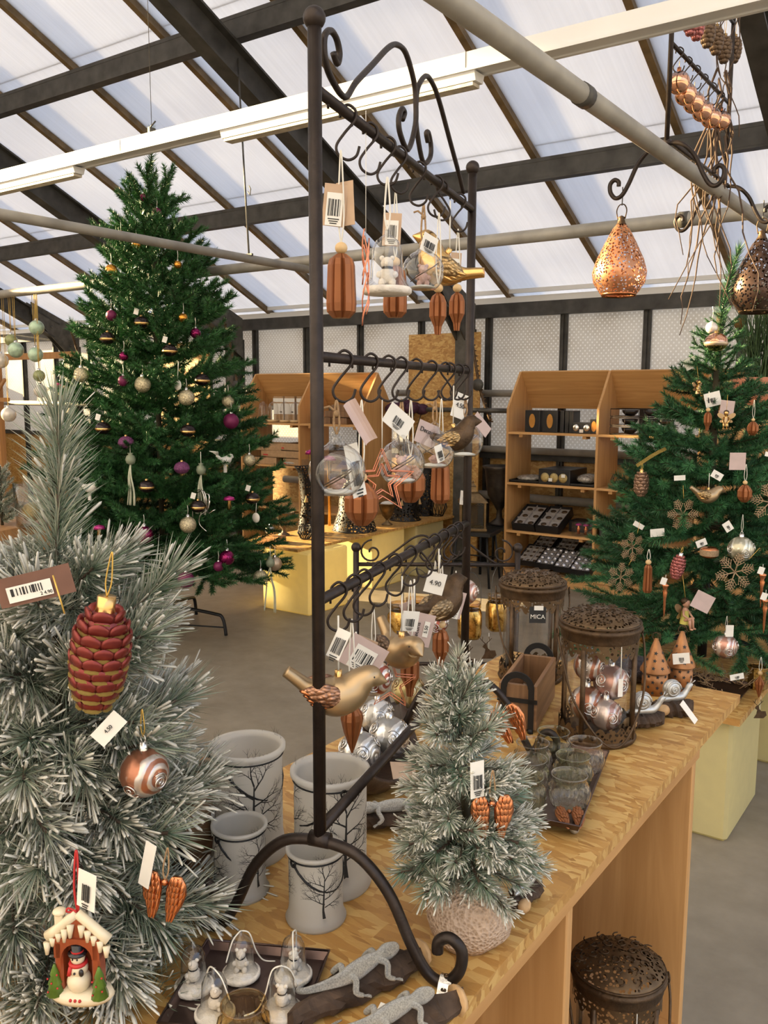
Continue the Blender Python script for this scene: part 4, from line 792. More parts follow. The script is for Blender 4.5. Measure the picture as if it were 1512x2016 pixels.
p = (-0.7492, 1.3, 1.419); t = globe('glass globe hanging last at the far post on the middle bar', p, .032, hang(p, MBZ), scene='none'); ptag(t, (-.010, -.006, .060), .030, .042, YV, .3, 0, 'white_paper', None, '4.50'); ptag(t, (.028, .0, .028), .044, .020, YV, .75, 0, 'lilac_paper')
p = (-0.6783, 1.149, 1.433); bird('brown and gold bird in front of the farthest globe on the middle bar', p, (0, -.35, YV + .1), .72, 'bronze_dark', 'gold', hang(p, MBZ))
# ================= lowest bar =================
LBZ = 1.2275
p = (-0.592, 0.744, 1.163); t = bird('large bronze-gold bird in profile on the lowest bar at the near post', p, (0, .0, YV + .08), .92, 'gold_matt', 'copper', hang(p, LBZ)); ptag(t, (.004, -.012, .066), .017, .038, -.1, .42, 0, 'white_paper', True, None, 12, (.75, .7))
p = (-0.6267, 0.8206, 1.095); fluted('tip', 'copper drop tapering to a sharp tip below the large bird', p, 1.05, hang(p, LBZ))
t = thing('shop_tag', 'pink card tag with barcode sticker hanging above the large bird', 'tag', (-0.6302, 0.8495, 1.173)); ptag(t, (0, 0, 0), .050, .042, YV, .52, 0, 'lilac_paper', True, None, 13, (.5, .5)); cord(t, [(-.012, 0, .02), (-.012, 0, LBZ - 1.198)], .0012); ptag(t, (-.012, .012, -.002), .032, .045, YV - .3, .3, 0, 'kraft', name='tag_fold')
p = (-0.6453, 0.8911, 1.131)
def swirl_mat(name, c1, c2):
    if name in MT: return MT[name]
    m, N, L, bs = nodes(name); co = texco(N, L); w = N.new('ShaderNodeTexWave'); w.wave_type = 'RINGS'; w.inputs['Scale'].default_value = 38; w.inputs['Distortion'].default_value = 3.5; L.new(co, w.inputs[0])
    L.new(ramp(N, L, w.outputs['Fac'], [(.35, c1), (.6, c2)]), bs.inputs['Base Color']); bs.inputs['Metallic'].default_value = .8; bs.inputs['Roughness'].default_value = .33; bump(N, L, w.outputs['Fac'], bs, .35, .002); MT[name] = m; return m
swirl_mat('red_swirl', (.35, .10, .07), (.72, .66, .62)); swirl_mat('copper_swirl', (.40, .17, .10), (.62, .55, .50)); swirl_mat('silver_swirl', (.38, .37, .35), (.80, .79, .77)); swirl_mat('rose_swirl', (.48, .26, .20), (.72, .60, .55)); swirl_mat('gold_swirl', (.34, .27, .12), (.58, .52, .33)); swirl_mat('pale_swirl', (.45, .43, .32), (.72, .70, .58))
def rose_bauble(label, loc, r, m, cap='silver', up=.05, name='glass_bauble', grp=None, cordm='gold_cord', roses=3, face=YV, tilt=0.0):
    t = thing(name, label, 'bauble', loc, 0, grp); part('ball', MB().sph((0, 0, 0), r, 28, 18), MT[m], t)
    for k in range(roses):
        a = -pi / 2 + face + (k - (roses - 1) / 2) * 1.35; el = .15 - .3 * (k % 2) + tilt; c = Vector((cos(a) * cos(el), sin(a) * cos(el), sin(el))); e1, e2 = basis(c); mb = MB()
        pts = [c * (r * cos(u * .40) + .0010) + (e1 * cos(u * 14) + e2 * sin(u * 14)) * r * sin(u * .40) for u in [j / 30 for j in range(1, 31)]]
        mb.tube(pts, r * .034, 6); part('embossed_rose', mb, MT['silver'] if m != 'gold_swirl' else MT['gold_matt'], t)
    c = part('cap', MB().lathe([(.001, r + .009), (r * .17, r + .009), (r * .19, r - .002)], 14), MT[cap], t); part('cap_ring', MB().tube([(.004 * cos(a), 0, r + .012 + .004 * sin(a)) for a in [k * pi / 6 for k in range(12)]], .0008, 5, closed=True), MT[cap], c)
    if up: loop(t, r + .014, r + .014 + up, cordm, .003, .0007)
    return t
rose_bauble('red and silver swirled glass bauble behind the pink tag on the lowest bar', p, .024, 'red_swirl', up=LBZ - p[2] - .038, cordm='white_cord')
p = (-0.6718, 0.9676, 1.097); wire_star('plain copper wire star low behind the front bird', p, YV - .1, .92, hang(p, LBZ), False)
p = (-0.6577, 0.9692, 1.148); t = bird('gold bird seen from the front on the lowest bar', p, (0, .10, YV - 1.05), .92, 'gold_matt', 'bronze_dark', hang(p, LBZ)); ptag(t, (-.006, .02, .04), .026, .032, 1.3, .1, 0, 'white_paper', True, None, 15, (.6, .5))
p = (-0.6904, 1.046, 1.09); fluted('point', 'pointed fluted copper drop beside the front-facing bird', p, 1.12, hang(p, LBZ))
p = (-0.7181, 1.182, 1.161); t = bird('dark brown and gold bird with raised wing high on the lowest bar', p, (0, -.45, YV + .55), .95, 'bronze_dark', 'gold_matt', hang(p, LBZ)); ptag(t, (-.05, .02, .012), .028, .040, -.75, -.12, 0, 'lilac_paper', None, '5.50'); 
t = thing('shop_tag', 'white torn price tag reading 4.90 near the far end of the lowest bar', 'tag', (-0.6968, 1.125, 1.209)); ptag(t, (0, 0, 0), .030, .034, YV, .25, 0, 'white_paper', None, '4.90'); cord(t, [(.006, 0, .016), (.008, 0, .045)], .0012)
t = thing('shop_tag', 'pink tag with barcode sticker hanging beside the dark bird', 'tag', (-0.7534, 1.284, 1.135)); ptag(t, (0, 0, 0), .028, .048, YV, .25, 0, 'lilac_paper', True, None, 17, (.6, .55)); cord(t, [(0, 0, .02), (0, 0, .06)], .001)
t = thing('shop_tag', 'pink tag with handwriting-style print and price 5.50 in the middle of the lowest bar', 'tag', (-0.6826, 1.064, 1.151)); q = ptag(t, (0, 0, 0), .034, .050, YV, .22, 0, 'lilac_paper'); text(q, 'Decoris', .009, Matrix.Translation((-.006, -.001, -.004)) @ Matrix.Rotation(-pi / 2, 4, 'Y') @ TXT); part('sticker', MB().box((.007, -.001, .002), (.008, .0006, .024)), MT['white_paper'], q); text(q, '5.50', .007, Matrix.Translation((.007, -.0018, .002)) @ Matrix.Rotation(-pi / 2, 4, 'Y') @ TXT); cord(t, [(-.013, 0, .02), (-.013, 0, .075)], .0014)
p = (-0.7276, 1.194, 1.088); fluted('point', 'pointed fluted copper drop under the dark bird', p, 1.1, hang(p, LBZ))
p = (-0.7725, 1.349, 1.143); rose_bauble('pinkish glass bauble hanging beside the far post on the lowest bar', p, .024, 'rose_swirl', up=LBZ - p[2] - .038, cordm='white_cord')
p = (-0.7436, 1.2, 1.123); rose_bauble('silver and copper swirled bauble behind the price 5.50 tag', p, .022, 'red_swirl', up=LBZ - p[2] - .036, cordm='white_cord')
# ================= things on the hanging rack =================
CONE_P = [(.001, -.048), (.010, -.046), (.018, -.036), (.0245, -.018), (.027, .004), (.025, .026), (.018, .042), (.008, .050), (.001, .051)]
def cone_parts(t, s, m1, m2, rows=9, glit=True, seed=0, n0=9):
    part('core', MB().lathe([(r * s * .90, z * s) for r, z in CONE_P], 20), MT[m1], t); rng = random.Random(seed)
    base = MB().sph((0, 0, 0), 1, 8, 6); sm_ = None; tip = None
    for j in range(rows):
        z = -.040 + .084 * j / (rows - 1); r = interp(z, [q[1] for q in CONE_P], [q[0] for q in CONE_P]); n = max(5, int(n0 * r / .027 + .5))
        for i in range(n):
            a = 2 * pi * (i + .5 * (j % 2)) / n; w = pi * r / n * 1.12; M = Matrix.Rotation(a, 4, 'Z') @ Matrix.Translation((r * s * .93, 0, z * s)) @ Matrix.Rotation(.35, 4, 'Y')
            if sm_ is None: sm_ = MB().add([(x * .30, y, q * .75) for x, y, q in base.v], base.f).mesh(MT[m1], 'scale'); tip = MB().add([(x * .38 + .10, y * .86, q * .26 - .46) for x, y, q in base.v], base.f).mesh(MT[m2], 'scale_tip')
            o = link('scale', sm_, t); o.matrix_local = M @ Matrix.Diagonal((w * s, w * s, w * s * 1.0, 1))
            if glit: g = link('scale_tip', tip, o)
def pinecone(label, loc, s, m1, m2, rot=(0, 0, 0), up=.05, cap='gold', glit=True, grp='glass pine cones', n0=9, rows=9, cordm='gold_cord'):
    t = thing('pinecone_ornament', label, 'ornament', loc, 0, grp, rot=rot); cone_parts(t, s, m1, m2, rows, glit, 1, n0)
    part('cap', MB().lathe([(.001, .062 * s), (.0085 * s, .062 * s), (.0085 * s, .052 * s), (.010 * s, .047 * s)], 14), MT[cap], t)
    if up: loop(t, .062 * s, .062 * s + up, cordm, .003, .0008)
    return t
plain('cone_red', (.19, .028, .022), .22, .5, .35, 90, .1); plain('cone_glitter', (.50, .36, .10), .4, .7, .5, 500, .8); plain('cone_brown', (.135, .085, .05), .4, .5, .3, 50); plain('cone_pink', (.40, .13, .12), .25, .6, .2); plain('cone_bronze', (.28, .17, .11), .35, .6, .2)
for i, (q, m) in enumerate((((-0.874, 2.846, 2.623), 'cone_pink'), ((-0.874, 2.91, 2.629), 'cone_pink'), ((-0.874, 3.027, 2.643), 'cone_brown'), ((-0.874, 3.128, 2.652), 'cone_brown'), ((-0.874, 3.23, 2.655), 'cone_brown'), ((-0.874, 3.358, 2.693), 'cone_brown'))):
    pinecone(['pink', 'pink', 'brown', 'brown', 'brown', 'brown'][i] + ' glass pine cone, ' + ORD[i] + ' from the left hanging at the upper right', q, .86, m, m, glit=False, n0=7, rows=7, up=.09)
plain('rosegold', (.80, .42, .26), .10, 1.0, .08)
for i, q in enumerate(((-0.874, 2.757, 2.422), (-0.874, 2.831, 2.409), (-0.874, 2.917, 2.407), (-0.874, 3.014, 2.406), (-0.874, 3.115, 2.41), (-0.874, 3.232, 2.429))):
    t = thing('glass_bauble', ORD[i] + ' rose-gold glass bauble from the left on the hanging rack', 'bauble', q, 0, 'rose-gold baubles on the hanging rack')
    part('lower_half', MB().lathe([(max(1e-4, .033 * sin(a)), -.033 * cos(a)) for a in [pi * .62 * k / 12 for k in range(13)]], 24), MT['rosegold'], t)
    part('upper_half', MB().lathe([(max(1e-4, .033 * sin(a)), -.033 * cos(a)) for a in [pi * (.62 + .38 * k / 8) for k in range(9)]], 24), glass('peach_glass', (.80, .58, .48)), t)
    part('cap', MB().lathe([(.001, .043), (.006, .043), (.007, .031)], 12), MT['copper'], t); cord(t, [(0, 0, .042), (0, 0, .062)], .0008, 'gold_cord')
for i, q in enumerate(((-0.874, 2.752, 2.485), (-0.874, 2.843, 2.49), (-0.874, 2.929, 2.492), (-0.874, 3.02, 2.494), (-0.874, 3.116, 2.497), (-0.874, 3.223, 2.501))):
    hook((q[0], q[1], 2.509), .4 + .3 * (i % 2), ORD[i] + ' S-hook from the near post above the rose-gold baubles', 'S-hooks on the hanging rack', 1.25)
# willow twigs tied to the far post of the hanging rack
t = thing('twig_bundle', 'bundle of bare curly twigs hanging upside down from the hanging rack', 'twigs', (-0.874, 3.223, 2.189), 0); rng = random.Random(12)
for k in range(15):
    x, y, z = rng.uniform(-.02, .02), rng.uniform(-.02, .02), rng.uniform(.05, .42); pts = [Vector((x, y, z))]; d = Vector((rng.uniform(-.06, .06), rng.uniform(-.06, .06), -1))
    for j in range(9):
        d = (d + Vector((rng.uniform(-.5, .5) - 1.2 * (pts[-1].x - x), rng.uniform(-.5, .5) - 1.2 * (pts[-1].y - y), -.25))).normalized(); pts.append(pts[-1] + d * rng.uniform(.05, .085))
    part('twig', MB().tube(pts, [.0042 * (1 - .07 * j) for j in range(10)], 5), plain('twig_brown', (.085, .052, .034), .8), t)
for k in range(8):
    x = rng.uniform(-.02, .02); pts = [Vector((x, 0, .38))]; d = Vector((rng.uniform(-.2, .3), rng.uniform(-.1, .1), 1 if k % 2 else -.4)).normalized()
    for j in range(6): d = (d + Vector((rng.uniform(-.35, .35), rng.uniform(-.2, .2), -.1))).normalized(); pts.append(pts[-1] + d * .035)
    part('twig', MB().tube(pts, .002, 5), MT['twig_brown'], t)
# filigree hanging lanterns
def lace(name, col, sc_=90, hole=.36, metal=.8, rough=.35, c2=None):
    if name in MT: return MT[name]
    m, N, L, bs = nodes(name); out = N['Material Output']; co = texco(N, L); d = voro(N, L, co, sc_, 'Distance'); tr = N.new('ShaderNodeBsdfTransparent'); mx = N.new('ShaderNodeMixShader')
    st = N.new('ShaderNodeMath'); st.operation = 'LESS_THAN'; st.inputs[1].default_value = hole; L.new(d, st.inputs[0])
    L.new(ramp(N, L, noise(N, L, co, 40, 3), [(.3, tuple(q * .6 for q in col)), (.7, c2 or col)]), bs.inputs['Base Color']); bs.inputs['Metallic'].default_value = metal; bs.inputs['Roughness'].default_value = rough
    L.new(st.outputs[0], mx.inputs[0]); L.new(bs.outputs[0], mx.inputs[1]); L.new(tr.outputs[0], mx.inputs[2]); L.new(mx.outputs[0], out.inputs[0]); MT[name] = m; return m
lace('copper_lace', (.66, .30, .15), 120, .43); lace('dark_lace', (.10, .06, .045), 110, .40, .7); lace('black_lace', (.016, .014, .013), 55, .42, .3, .5); lace('bronze_lace', (.16, .10, .05), 150, .38, .7, .45)
def hang_lantern(label, loc, m, s=1.0):
    t = thing('hanging_lantern', label, 'lantern', loc, 0, None, s=s)
    part('shade', MB().lathe([(.055, -.135), (.062, -.130), (.085, -.095), (.090, -.060), (.078, -.020), (.052, .035), (.028, .080), (.016, .095)], 36), MT[m], t)
    part('lower_band', MB().lathe([(.052, -.136), (.056, -.140), (.060, -.130), (.056, -.128)], 30), MT['copper' if 'copper' in m else 'bronze_dark'], t)
    part('cap', MB().lathe([(.018, .094), (.014, .10), (.010, .112), (.012, .118), (.001, .124)], 16), MT['bronze_dark'], t)
    part('handle', MB().tube(spline([(-.012, 0, .112), (-.017, 0, .14), (-.008, 0, .158), (.008, 0, .158), (.017, 0, .14), (.012, 0, .112)], 5), .002, 6), MT['bronze_dark'], t)
    part('wire_hook', MB().tube(spline([(0, 0, .156), (.001, 0, .19), (0, 0, .215)], 4), .002, 6), MT['galv'], t); return t
hang_lantern('copper filigree drop lantern hanging from the left scroll foot of the hanging rack', (-1.018, 2.714, 1.933), 'copper_lace', .93)
hang_lantern('dark filigree drop lantern hanging at the right edge of the picture', (-0.786, 3.538, 1.962), 'dark_lace', 1.15)

# ---------------------------------------------------------------- things standing on the counter
def frosted():
    m, N, L, bs = nodes('frosted'); N.remove(bs); out = N['Material Output']; a = N.new('ShaderNodeBsdfDiffuse'); b = N.new('ShaderNodeBsdfTranslucent'); tr = N.new('ShaderNodeBsdfTransparent'); g = N.new('ShaderNodeBsdfGlossy'); g.inputs['Roughness'].default_value = .4
    co = texco(N, L); cc = ramp(N, L, noise(N, L, co, 12, 2), [(.3, (.80, .775, .72)), (.7, (.86, .835, .78))]); L.new(cc, a.inputs[0]); L.new(cc, b.inputs[0])
    m1 = N.new('ShaderNodeMixShader'); m1.inputs[0].default_value = .55; L.new(a.outputs[0], m1.inputs[1]); L.new(b.outputs[0], m1.inputs[2])
    m2 = N.new('ShaderNodeMixShader'); m2.inputs[0].default_value = .14; L.new(m1.outputs[0], m2.inputs[1]); L.new(tr.outputs[0], m2.inputs[2])
    m3 = N.new('ShaderNodeMixShader'); m3.inputs[0].default_value = .05; L.new(m2.outputs[0], m3.inputs[1]); L.new(g.outputs[0], m3.inputs[2]); L.new(m3.outputs[0], out.inputs[0]); return m
FR = frosted()
def tree_print(r, h, a0, seed, sgn=1):
    # bare tree silhouette laid on the cylinder wall
    rng = random.Random(seed); mb = MB()
    def seg(u0, z0, u1, z1, w0, w1):
        def pt(u, z): a = a0 + sgn * u / r; return Vector((r * 1.006 * cos(a), r * 1.006 * sin(a), z))
        d = Vector((u1 - u0, z1 - z0)); n = Vector((-d.y, d.x)); n = n.normalized() if n.length else n
        mb.add([pt(u0 - n.x * w0, z0 - n.y * w0), pt(u0 + n.x * w0, z0 + n.y * w0), pt(u1 + n.x * w1, z1 + n.y * w1), pt(u1 - n.x * w1, z1 - n.y * w1)], [(0, 1, 2, 3)], 0, False)
    def grow(u, z, an, l, w, dep):
        n = 3
        for i in range(n):
            u1, z1 = u + l / n * sin(an), z + l / n * cos(an); seg(u, z, u1, z1, w, w * .8); u, z = u1, z1; w *= .8; an += rng.uniform(-.2, .2)
            if dep > 0: grow(u, z, an + rng.choice((-1, 1)) * rng.uniform(.5, .95), l * rng.uniform(.45, .65), w * .75, dep - 1)
        if dep > 0: grow(u, z, an + .35, l * .55, w * .8, dep - 1); grow(u, z, an - .35, l * .55, w * .8, dep - 1)
    seg(0, h * .12, .002, h * .30, h * .026, h * .014); seg(.002, h * .30, .001, h * .52, h * .014, h * .010); seg(.001, h * .52, 0, h * .74, h * .010, h * .005)
    for k, (zz, an) in enumerate(((.34, -1.2), (.38, 1.15), (.45, -1.25), (.50, 1.1), (.56, -1.1), (.62, 1.0), (.70, -.6), (.74, .3))): grow(0, h * zz, an, h * .19, h * .008, 2)
    return mb
def frost_lantern(label, loc, r, h, a_tree, a_handle, swing, seed):
    t = thing('frosted_lantern', label, 'lantern', loc, 0, 'frosted glass tree lanterns'); th = .0028
    b = part('glass_wall', MB().lathe([(.001, .002), (r * 1.10, .0), (r * 1.14, .004), (r * 1.05, h * .10), (r, h * .20), (r, h * .90), (r * 1.02, h * .945), (r * 1.10, h * .965), (r * 1.10, h), (r * .98, h), (r * .93, h * .955), (r - th, h * .88), (r - th, h * .2), (r, .008), (.001, .006)], 40), FR, t)
    for k in range(3): part('tree_print', tree_print(r, h, a_tree + k * 2.1, seed + k, -1), MT['ink'], t, 'black bare-tree silhouette')
    part('neck_wire', MB().tube([(r * 1.025 * cos(a), r * 1.025 * sin(a), h * .925) for a in [k * pi / 18 for k in range(36)]], .0011, 6, closed=True), MT['black_metal'], t)
    c, s = cos(a_handle), sin(a_handle); e = Vector((-s, c, 0)); pts = []
    for k in range(13):
        a = pi * k / 12; x = cos(a) * r * 1.06; y = sin(a) * r * 1.9; pts.append(Vector((c * x, s * x, h * .90)) + Vector((-s, c, 0)) * (y * cos(swing) * .55 + (r * .5 * sin(a))) + Vector((0, 0, -y * sin(swing) * .62)))
    hd = part('handle', MB().tube(pts, .0014, 6), MT['black_metal'], t)
    for sd in (-1, 1): part('eyelet', MB().tube([(sd * c * r * 1.06 + .0, sd * s * r * 1.06, h * .915 + .004 * sin(q)) if False else (sd * c * r * 1.06 - s * .004 * cos(q), sd * s * r * 1.06 + c * .004 * cos(q), h * .912 + .005 * sin(q)) for q in [k * pi / 5 for k in range(10)]], .0013, 5, closed=True), MT['black_metal'], hd)
    return t
frost_lantern('tall frosted glass lantern with black tree print standing farthest left of the four', (-.832, .846, .85), .0490, .160, -.62, -1.55, 1.1, 1)
frost_lantern('tall frosted glass lantern with black tree print behind the rack post', (-.687, .852, .85), .0480, .160, -.45, 2.6, 1.1, 5)
frost_lantern('short frosted glass lantern with black tree print in front of the tall left one', (-.770, .766, .85), .0335, .094, .0, -1.7, 1.25, 9)
frost_lantern('short frosted glass lantern with black tree print under the rack arch', (-.652, .779, .85), .0335, .094, -.55, -1.75, 1.1, 13)
# crates with arch handles
def crate(label, loc, rz, w, d, h):
    t = thing('wooden_crate', label, 'crate', loc, rz); th = .008
    for sx in (-1, 1): part('side_board', MB().box((sx * (w / 2 - th / 2), 0, h / 2 + .006), (th, d, h), bev=.001), MT['old_wood_y'], t); part('end_board', MB().box((0, sx * (d / 2 - th / 2), h / 2 + .006), (w - 2 * th, th, h), bev=.001), MT['old_wood'], t)
    part('bottom_board', MB().box((0, 0, .010), (w - .01, d - .01, .008)), MT['old_wood_y'], t)
    for sy in (-1, 1):
        y = sy * (d / 2 + .003); mb = MB()
        for x in (-w * .36, w * .36): mb.box((x, y, h * .5), (.011, .003, h * 1.02))
        mb.box((0, y, h * .72), (w * 1.04, .003, .008)); fr = part('strap', mb, MT['black_metal'], t)
        ro, ri = w * .36 + .0055, w * .36 - .0065; poly = [(ro * cos(a), ro * sin(a) * 1.0) for a in [pi * k / 14 for k in range(15)]] + [(ri * cos(a), ri * sin(a)) for a in [pi * k / 14 for k in range(14, -1, -1)]]
        n = 15; mbh = MB(); vs_ = [(x, y - .0015, h + z) for x, z in poly] + [(x, y + .0015, h + z) for x, z in poly]; N_ = len(poly)
        fs = [(i, i + 1, N_ - 2 - i, N_ - 1 - i) for i in range(n - 1)] + [(N_ + N_ - 1 - i, N_ + N_ - 2 - i, N_ + i + 1, N_ + i) for i in range(n - 1)] + [(i, N_ + i, N_ + (i + 1) % N_, (i + 1) % N_) for i in range(N_)]
        mbh.add(vs_, fs, 0, False); part('arch_handle', mbh, MT['black_metal'], t)
        for x in (-w * .36, w * .36): part('foot', MB().sph((x, y, .004), .006, 10, 6), MT['black_metal'], t)
    return t
t = crate('small open wooden crate with black arch handles beside the metal lantern', (-.748, 1.572, .85), .25, .075, .205, .088)
rose_bauble('silver glass bauble lying inside the open crate', (-.742, 1.545, .890), .022, 'silver_swirl', up=0)
t = crate('dark wooden crate with black arch handle behind the big frosted pine', (-.905, .815, .85), .32, .075, .17, .088); ptag(t, (.045, -.03, .055), .014, .034, .25 + 1.2, 0, 0, 'white_paper', True, None, 21, (.7, .5)); 
t = thing('shop_tag', 'dark grey card tag on gold cord inside the left crate', 'tag', (-.905, .79, .928)); ptag(t, (0, 0, 0), .03, .05, YV, .5, 0, 'kraft'); cord(t, [(.01, -.01, .02), (.03, .0, .028)], .0008, 'gold_cord')
# filigree storm lanterns
def scallop(mb, r, z0, z1, n, amp, dn=-1):
    k = n * 6; vs_ = []
    for i in range(k): a = 2 * pi * i / k; e = abs(sin(n * a / 2)); vs_ += [(r * cos(a), r * sin(a), z0 + dn * amp * e), (r * cos(a), r * sin(a), z1)]
    mb.add(vs_, [(2 * i, 2 * ((i + 1) % k), 2 * ((i + 1) % k) + 1, 2 * i + 1) for i in range(k)]); return mb
def storm_lantern(label, loc, rz=0, s=1.0, sign=False, hdl=1.0):
    t = thing('storm_lantern', label, 'lantern', loc, rz, 'filigree storm lanterns', s=s); r = .070
    part('base_ring', MB().lathe([(.001, .0), (r * 1.03, .0), (r * 1.07, .006), (r * 1.03, .012), (.001, .012)], 36), MT['bronze_dark'], t)
    part('base_lace', scallop(MB(), r * 1.03, .030, .010, 22, .010, 1), MT['bronze_lace'], t)
    part('glass_cylinder', MB().lathe([(r * .92, .012), (r * .92, .170)], 36), MT['clear_glass'], t)
    for k in range(4): a = pi / 4 + k * pi / 2; part('pillar', MB().rod((r * .99 * cos(a), r * .99 * sin(a), .01), (r * .99 * cos(a), r * .99 * sin(a), .185), .0052, 8), MT['bronze_dark'], t)
    part('collar_lace', scallop(MB(), r * 1.02, .178, .205, 22, .012), MT['bronze_lace'], t)
    part('collar', MB().lathe([(r * 1.02, .195), (r * 1.05, .200), (r * 1.05, .210), (r * 1.10, .214), (r * 1.12, .217), (r * 1.10, .221), (r * 1.02, .224)], 40), MT['bronze_dark'], t)
    part('lid', MB().lathe([(r * 1.06, .222), (r * 1.09, .226), (r * 1.02, .232), (r * .75, .243), (r * .4, .250), (.001, .253)], 40), MT['bronze_lace'], t)
    sc2 = MB(); rng = random.Random(8)
    for ring, n, rr in ((.86, 14, .010), (.60, 10, .010), (.33, 6, .010)):
        zz = interp(ring, [0, .4, .75, 1.02], [.254, .251, .244, .233])
        for k in range(n):
            a0 = 2 * pi * k / n; cx, cy = r * ring * cos(a0), r * ring * sin(a0); sc2.tube([(cx + rr * (1 - .75 * u) * cos(6 * u + a0), cy + rr * (1 - .75 * u) * sin(6 * u + a0), zz) for u in [j / 9 for j in range(10)]], .0011, 4)
    part('lid_scrolls', sc2, MT['bronze_dark'], t)['kind'] = 'stuff'
    part('lid_rim', MB().tube([(r * 1.07 * cos(a), r * 1.07 * sin(a), .2265) for a in [k * pi / 24 for k in range(48)]], .0022, 6, closed=True), MT['bronze_dark'], t)
    for sd in (-1, 1): part('ear', MB().tube([(sd * (r * 1.10 + .006), .006 * cos(q), .206 + .008 * sin(q)) for q in [k * pi / 6 for k in range(12)]], .0016, 6, closed=True), MT['bronze_dark'], t)
    part('handle', MB().tube(spline([(-r * 1.18, 0, .204), (-r * 1.16, -.02 * hdl, .17), (-r * .95, -r * .75 * hdl, .09), (-r * .3, -r * 1.22 * hdl, .020), (r * .3, -r * 1.22 * hdl, .020), (r * .95, -r * .75 * hdl, .09), (r * 1.16, -.02 * hdl, .17), (r * 1.18, 0, .204)], 6), .0022, 7), MT['bronze_dark'], t)
    if sign:
        sg = part('sign', MB().box((.004, -r * 1.12, .168), (.036, .002, .036)), MT['ink'], t, 'black sign card'); text(sg, 'MICA', .0135, Matrix.Translation((.004, -r * 1.12 - .0015, .164)) @ TXT, 'white_paper'); part('sticker', MB().box((.006, -r * 1.12 - .002, .184), (.020, .001, .010)), MT['white_paper'], t)
    else: ptag(t, (.012, -r * 1.10, .120), .010, .034, .2, 0, 0, 'white_paper', name='label_tag'); cord(t, [(.012, -r * 1.1, .137), (.012, -r * 1.06, .196)], .0008)
    return t
storm_lantern('bronze filigree storm lantern with copper baubles inside on the counter', (-.590, 1.545, .85), .75)
storm_lantern('bronze filigree storm lantern with a black sign card behind the crate', (-.845, 1.785, .85), .55, sign=True)
storm_lantern('dark filigree storm lantern standing under the counter on the lower shelf', (-.478, 1.40, .2545), .6, 1.08)
storm_lantern('dark filigree storm lantern half hidden behind the divider under the counter', (-.70, 1.34, .2545), .3, 1.08)
for i, (dx, dy, z, r, m) in enumerate(((-.018, -.006, .062, .034, 'copper_swirl'), (.022, -.012, .050, .030, 'rose_swirl'), (.014, .030, .100, .034, 'rose_swirl'), (-.026, .018, .128, .030, 'copper_swirl'))):
    rose_bauble(['large copper rose bauble lying low in the storm lantern', 'pale rose bauble lying at the front in the storm lantern', 'pinkish rose bauble leaning in the middle of the storm lantern', 'dark copper bauble on top of the pile in the storm lantern'][i], (-.590 + dx, 1.545 + dy, .85 + z), r, m, up=0, face=.5 + .3 * i, tilt=.2)
# serving tray with ribbed glass cups
def tray(label, corners, z, m, feet=0):
    c = [Vector((x, y, 0)) for x, y in corners]; ctr = sum(c, Vector()) / 4; t = thing('metal_tray', label, 'tray', (ctr.x, ctr.y, z)); q = [p - ctr for p in c]
    def ins(k): return [p - p.normalized() * k for p in q]
    o_, i_ = q, ins(.008); vs_ = [(p.x, p.y, .012) for p in o_] + [(p.x, p.y, .003) for p in i_] + [(p.x, p.y, .0105) for p in o_] + [(p.x, p.y, .0) for p in i_]
    fs = [(4, 5, 6, 7), (15, 14, 13, 12)] + [(k, (k + 1) % 4, 4 + (k + 1) % 4, 4 + k) for k in range(4)] + [(8 + (k + 1) % 4, 8 + k, 12 + k, 12 + (k + 1) % 4) for k in range(4)] + [((k + 1) % 4, k, 8 + k, 8 + (k + 1) % 4) for k in range(4)]
    part('plate', MB().add(vs_, fs, 0, False), MT[m], t); part('rolled_rim', MB().tube([(p.x, p.y, .0118) for p in o_], .0016, 6, closed=True), MT[m], t)
    if feet:
        for p in ins(.03): part('ball_foot', MB().sph((p.x, p.y, -.0075), .0075, 12, 8), MT['silver_paint'], t)
    return t
plain('tray_metal', (.115, .075, .065), .3, .8, .35, 12, .1)
tray('rectangular dark metal tray on ball feet carrying ribbed glass cups', [(-.455, 1.140), (-.520, 1.425), (-.645, 1.400), (-.580, 1.115)], .865, 'tray_metal', 1)
def cup(label, loc, g, r=.029, h=.052):
    t = thing('glass_cup', label, 'glass', loc, 0, 'ribbed glass tealight cups'); n = 16
    part('bowl', MB().lathe([(.001, .001), (r * .72, .0), (r * .92, h * .12), (r * 1.06, h * .42), (r * .98, h * .68), (r * .86, h * .80), (r * .92, h * .93), (r * .96, h)], n * 4, fl=lambda a, z: 1 + (.085 * cos(n * a) if z < h * .75 else 0)), MT[g], t)
    part('rim', MB().tube([(r * .94 * cos(a), r * .94 * sin(a), h) for a in [k * pi / 16 for k in range(32)]], .0011, 6, closed=True), MT[g], t); return t
glass('cup_green', (.86, .88, .72), .03, 1.1); glass('cup_clear', (.97, .96, .93), .03, 1.2)
for i, (x, y, g, lab) in enumerate(((-.592, 1.350, 'cup_green', 'olive ribbed glass cup at the back of the tray'), (-.600, 1.285, 'cup_clear', 'clear ribbed glass cup at the back left of the tray'), (-.530, 1.340, 'cup_clear', 'clear ribbed glass cup at the back right of the tray'), (-.575, 1.222, 'smoke_glass', 'smoky ribbed glass cup in the middle left of the tray'), (-.524, 1.275, 'cup_green', 'olive ribbed glass cup in the middle of the tray'), (-.552, 1.160, 'cup_green', 'dark olive ribbed glass cup at the front left of the tray'), (-.500, 1.205, 'cup_clear', 'clear ribbed glass cup at the front right of the tray'))):
    glass('smoke_glass', (.90, .89, .82), .03, 1.1); cup(lab, (x, y, .8686), g)
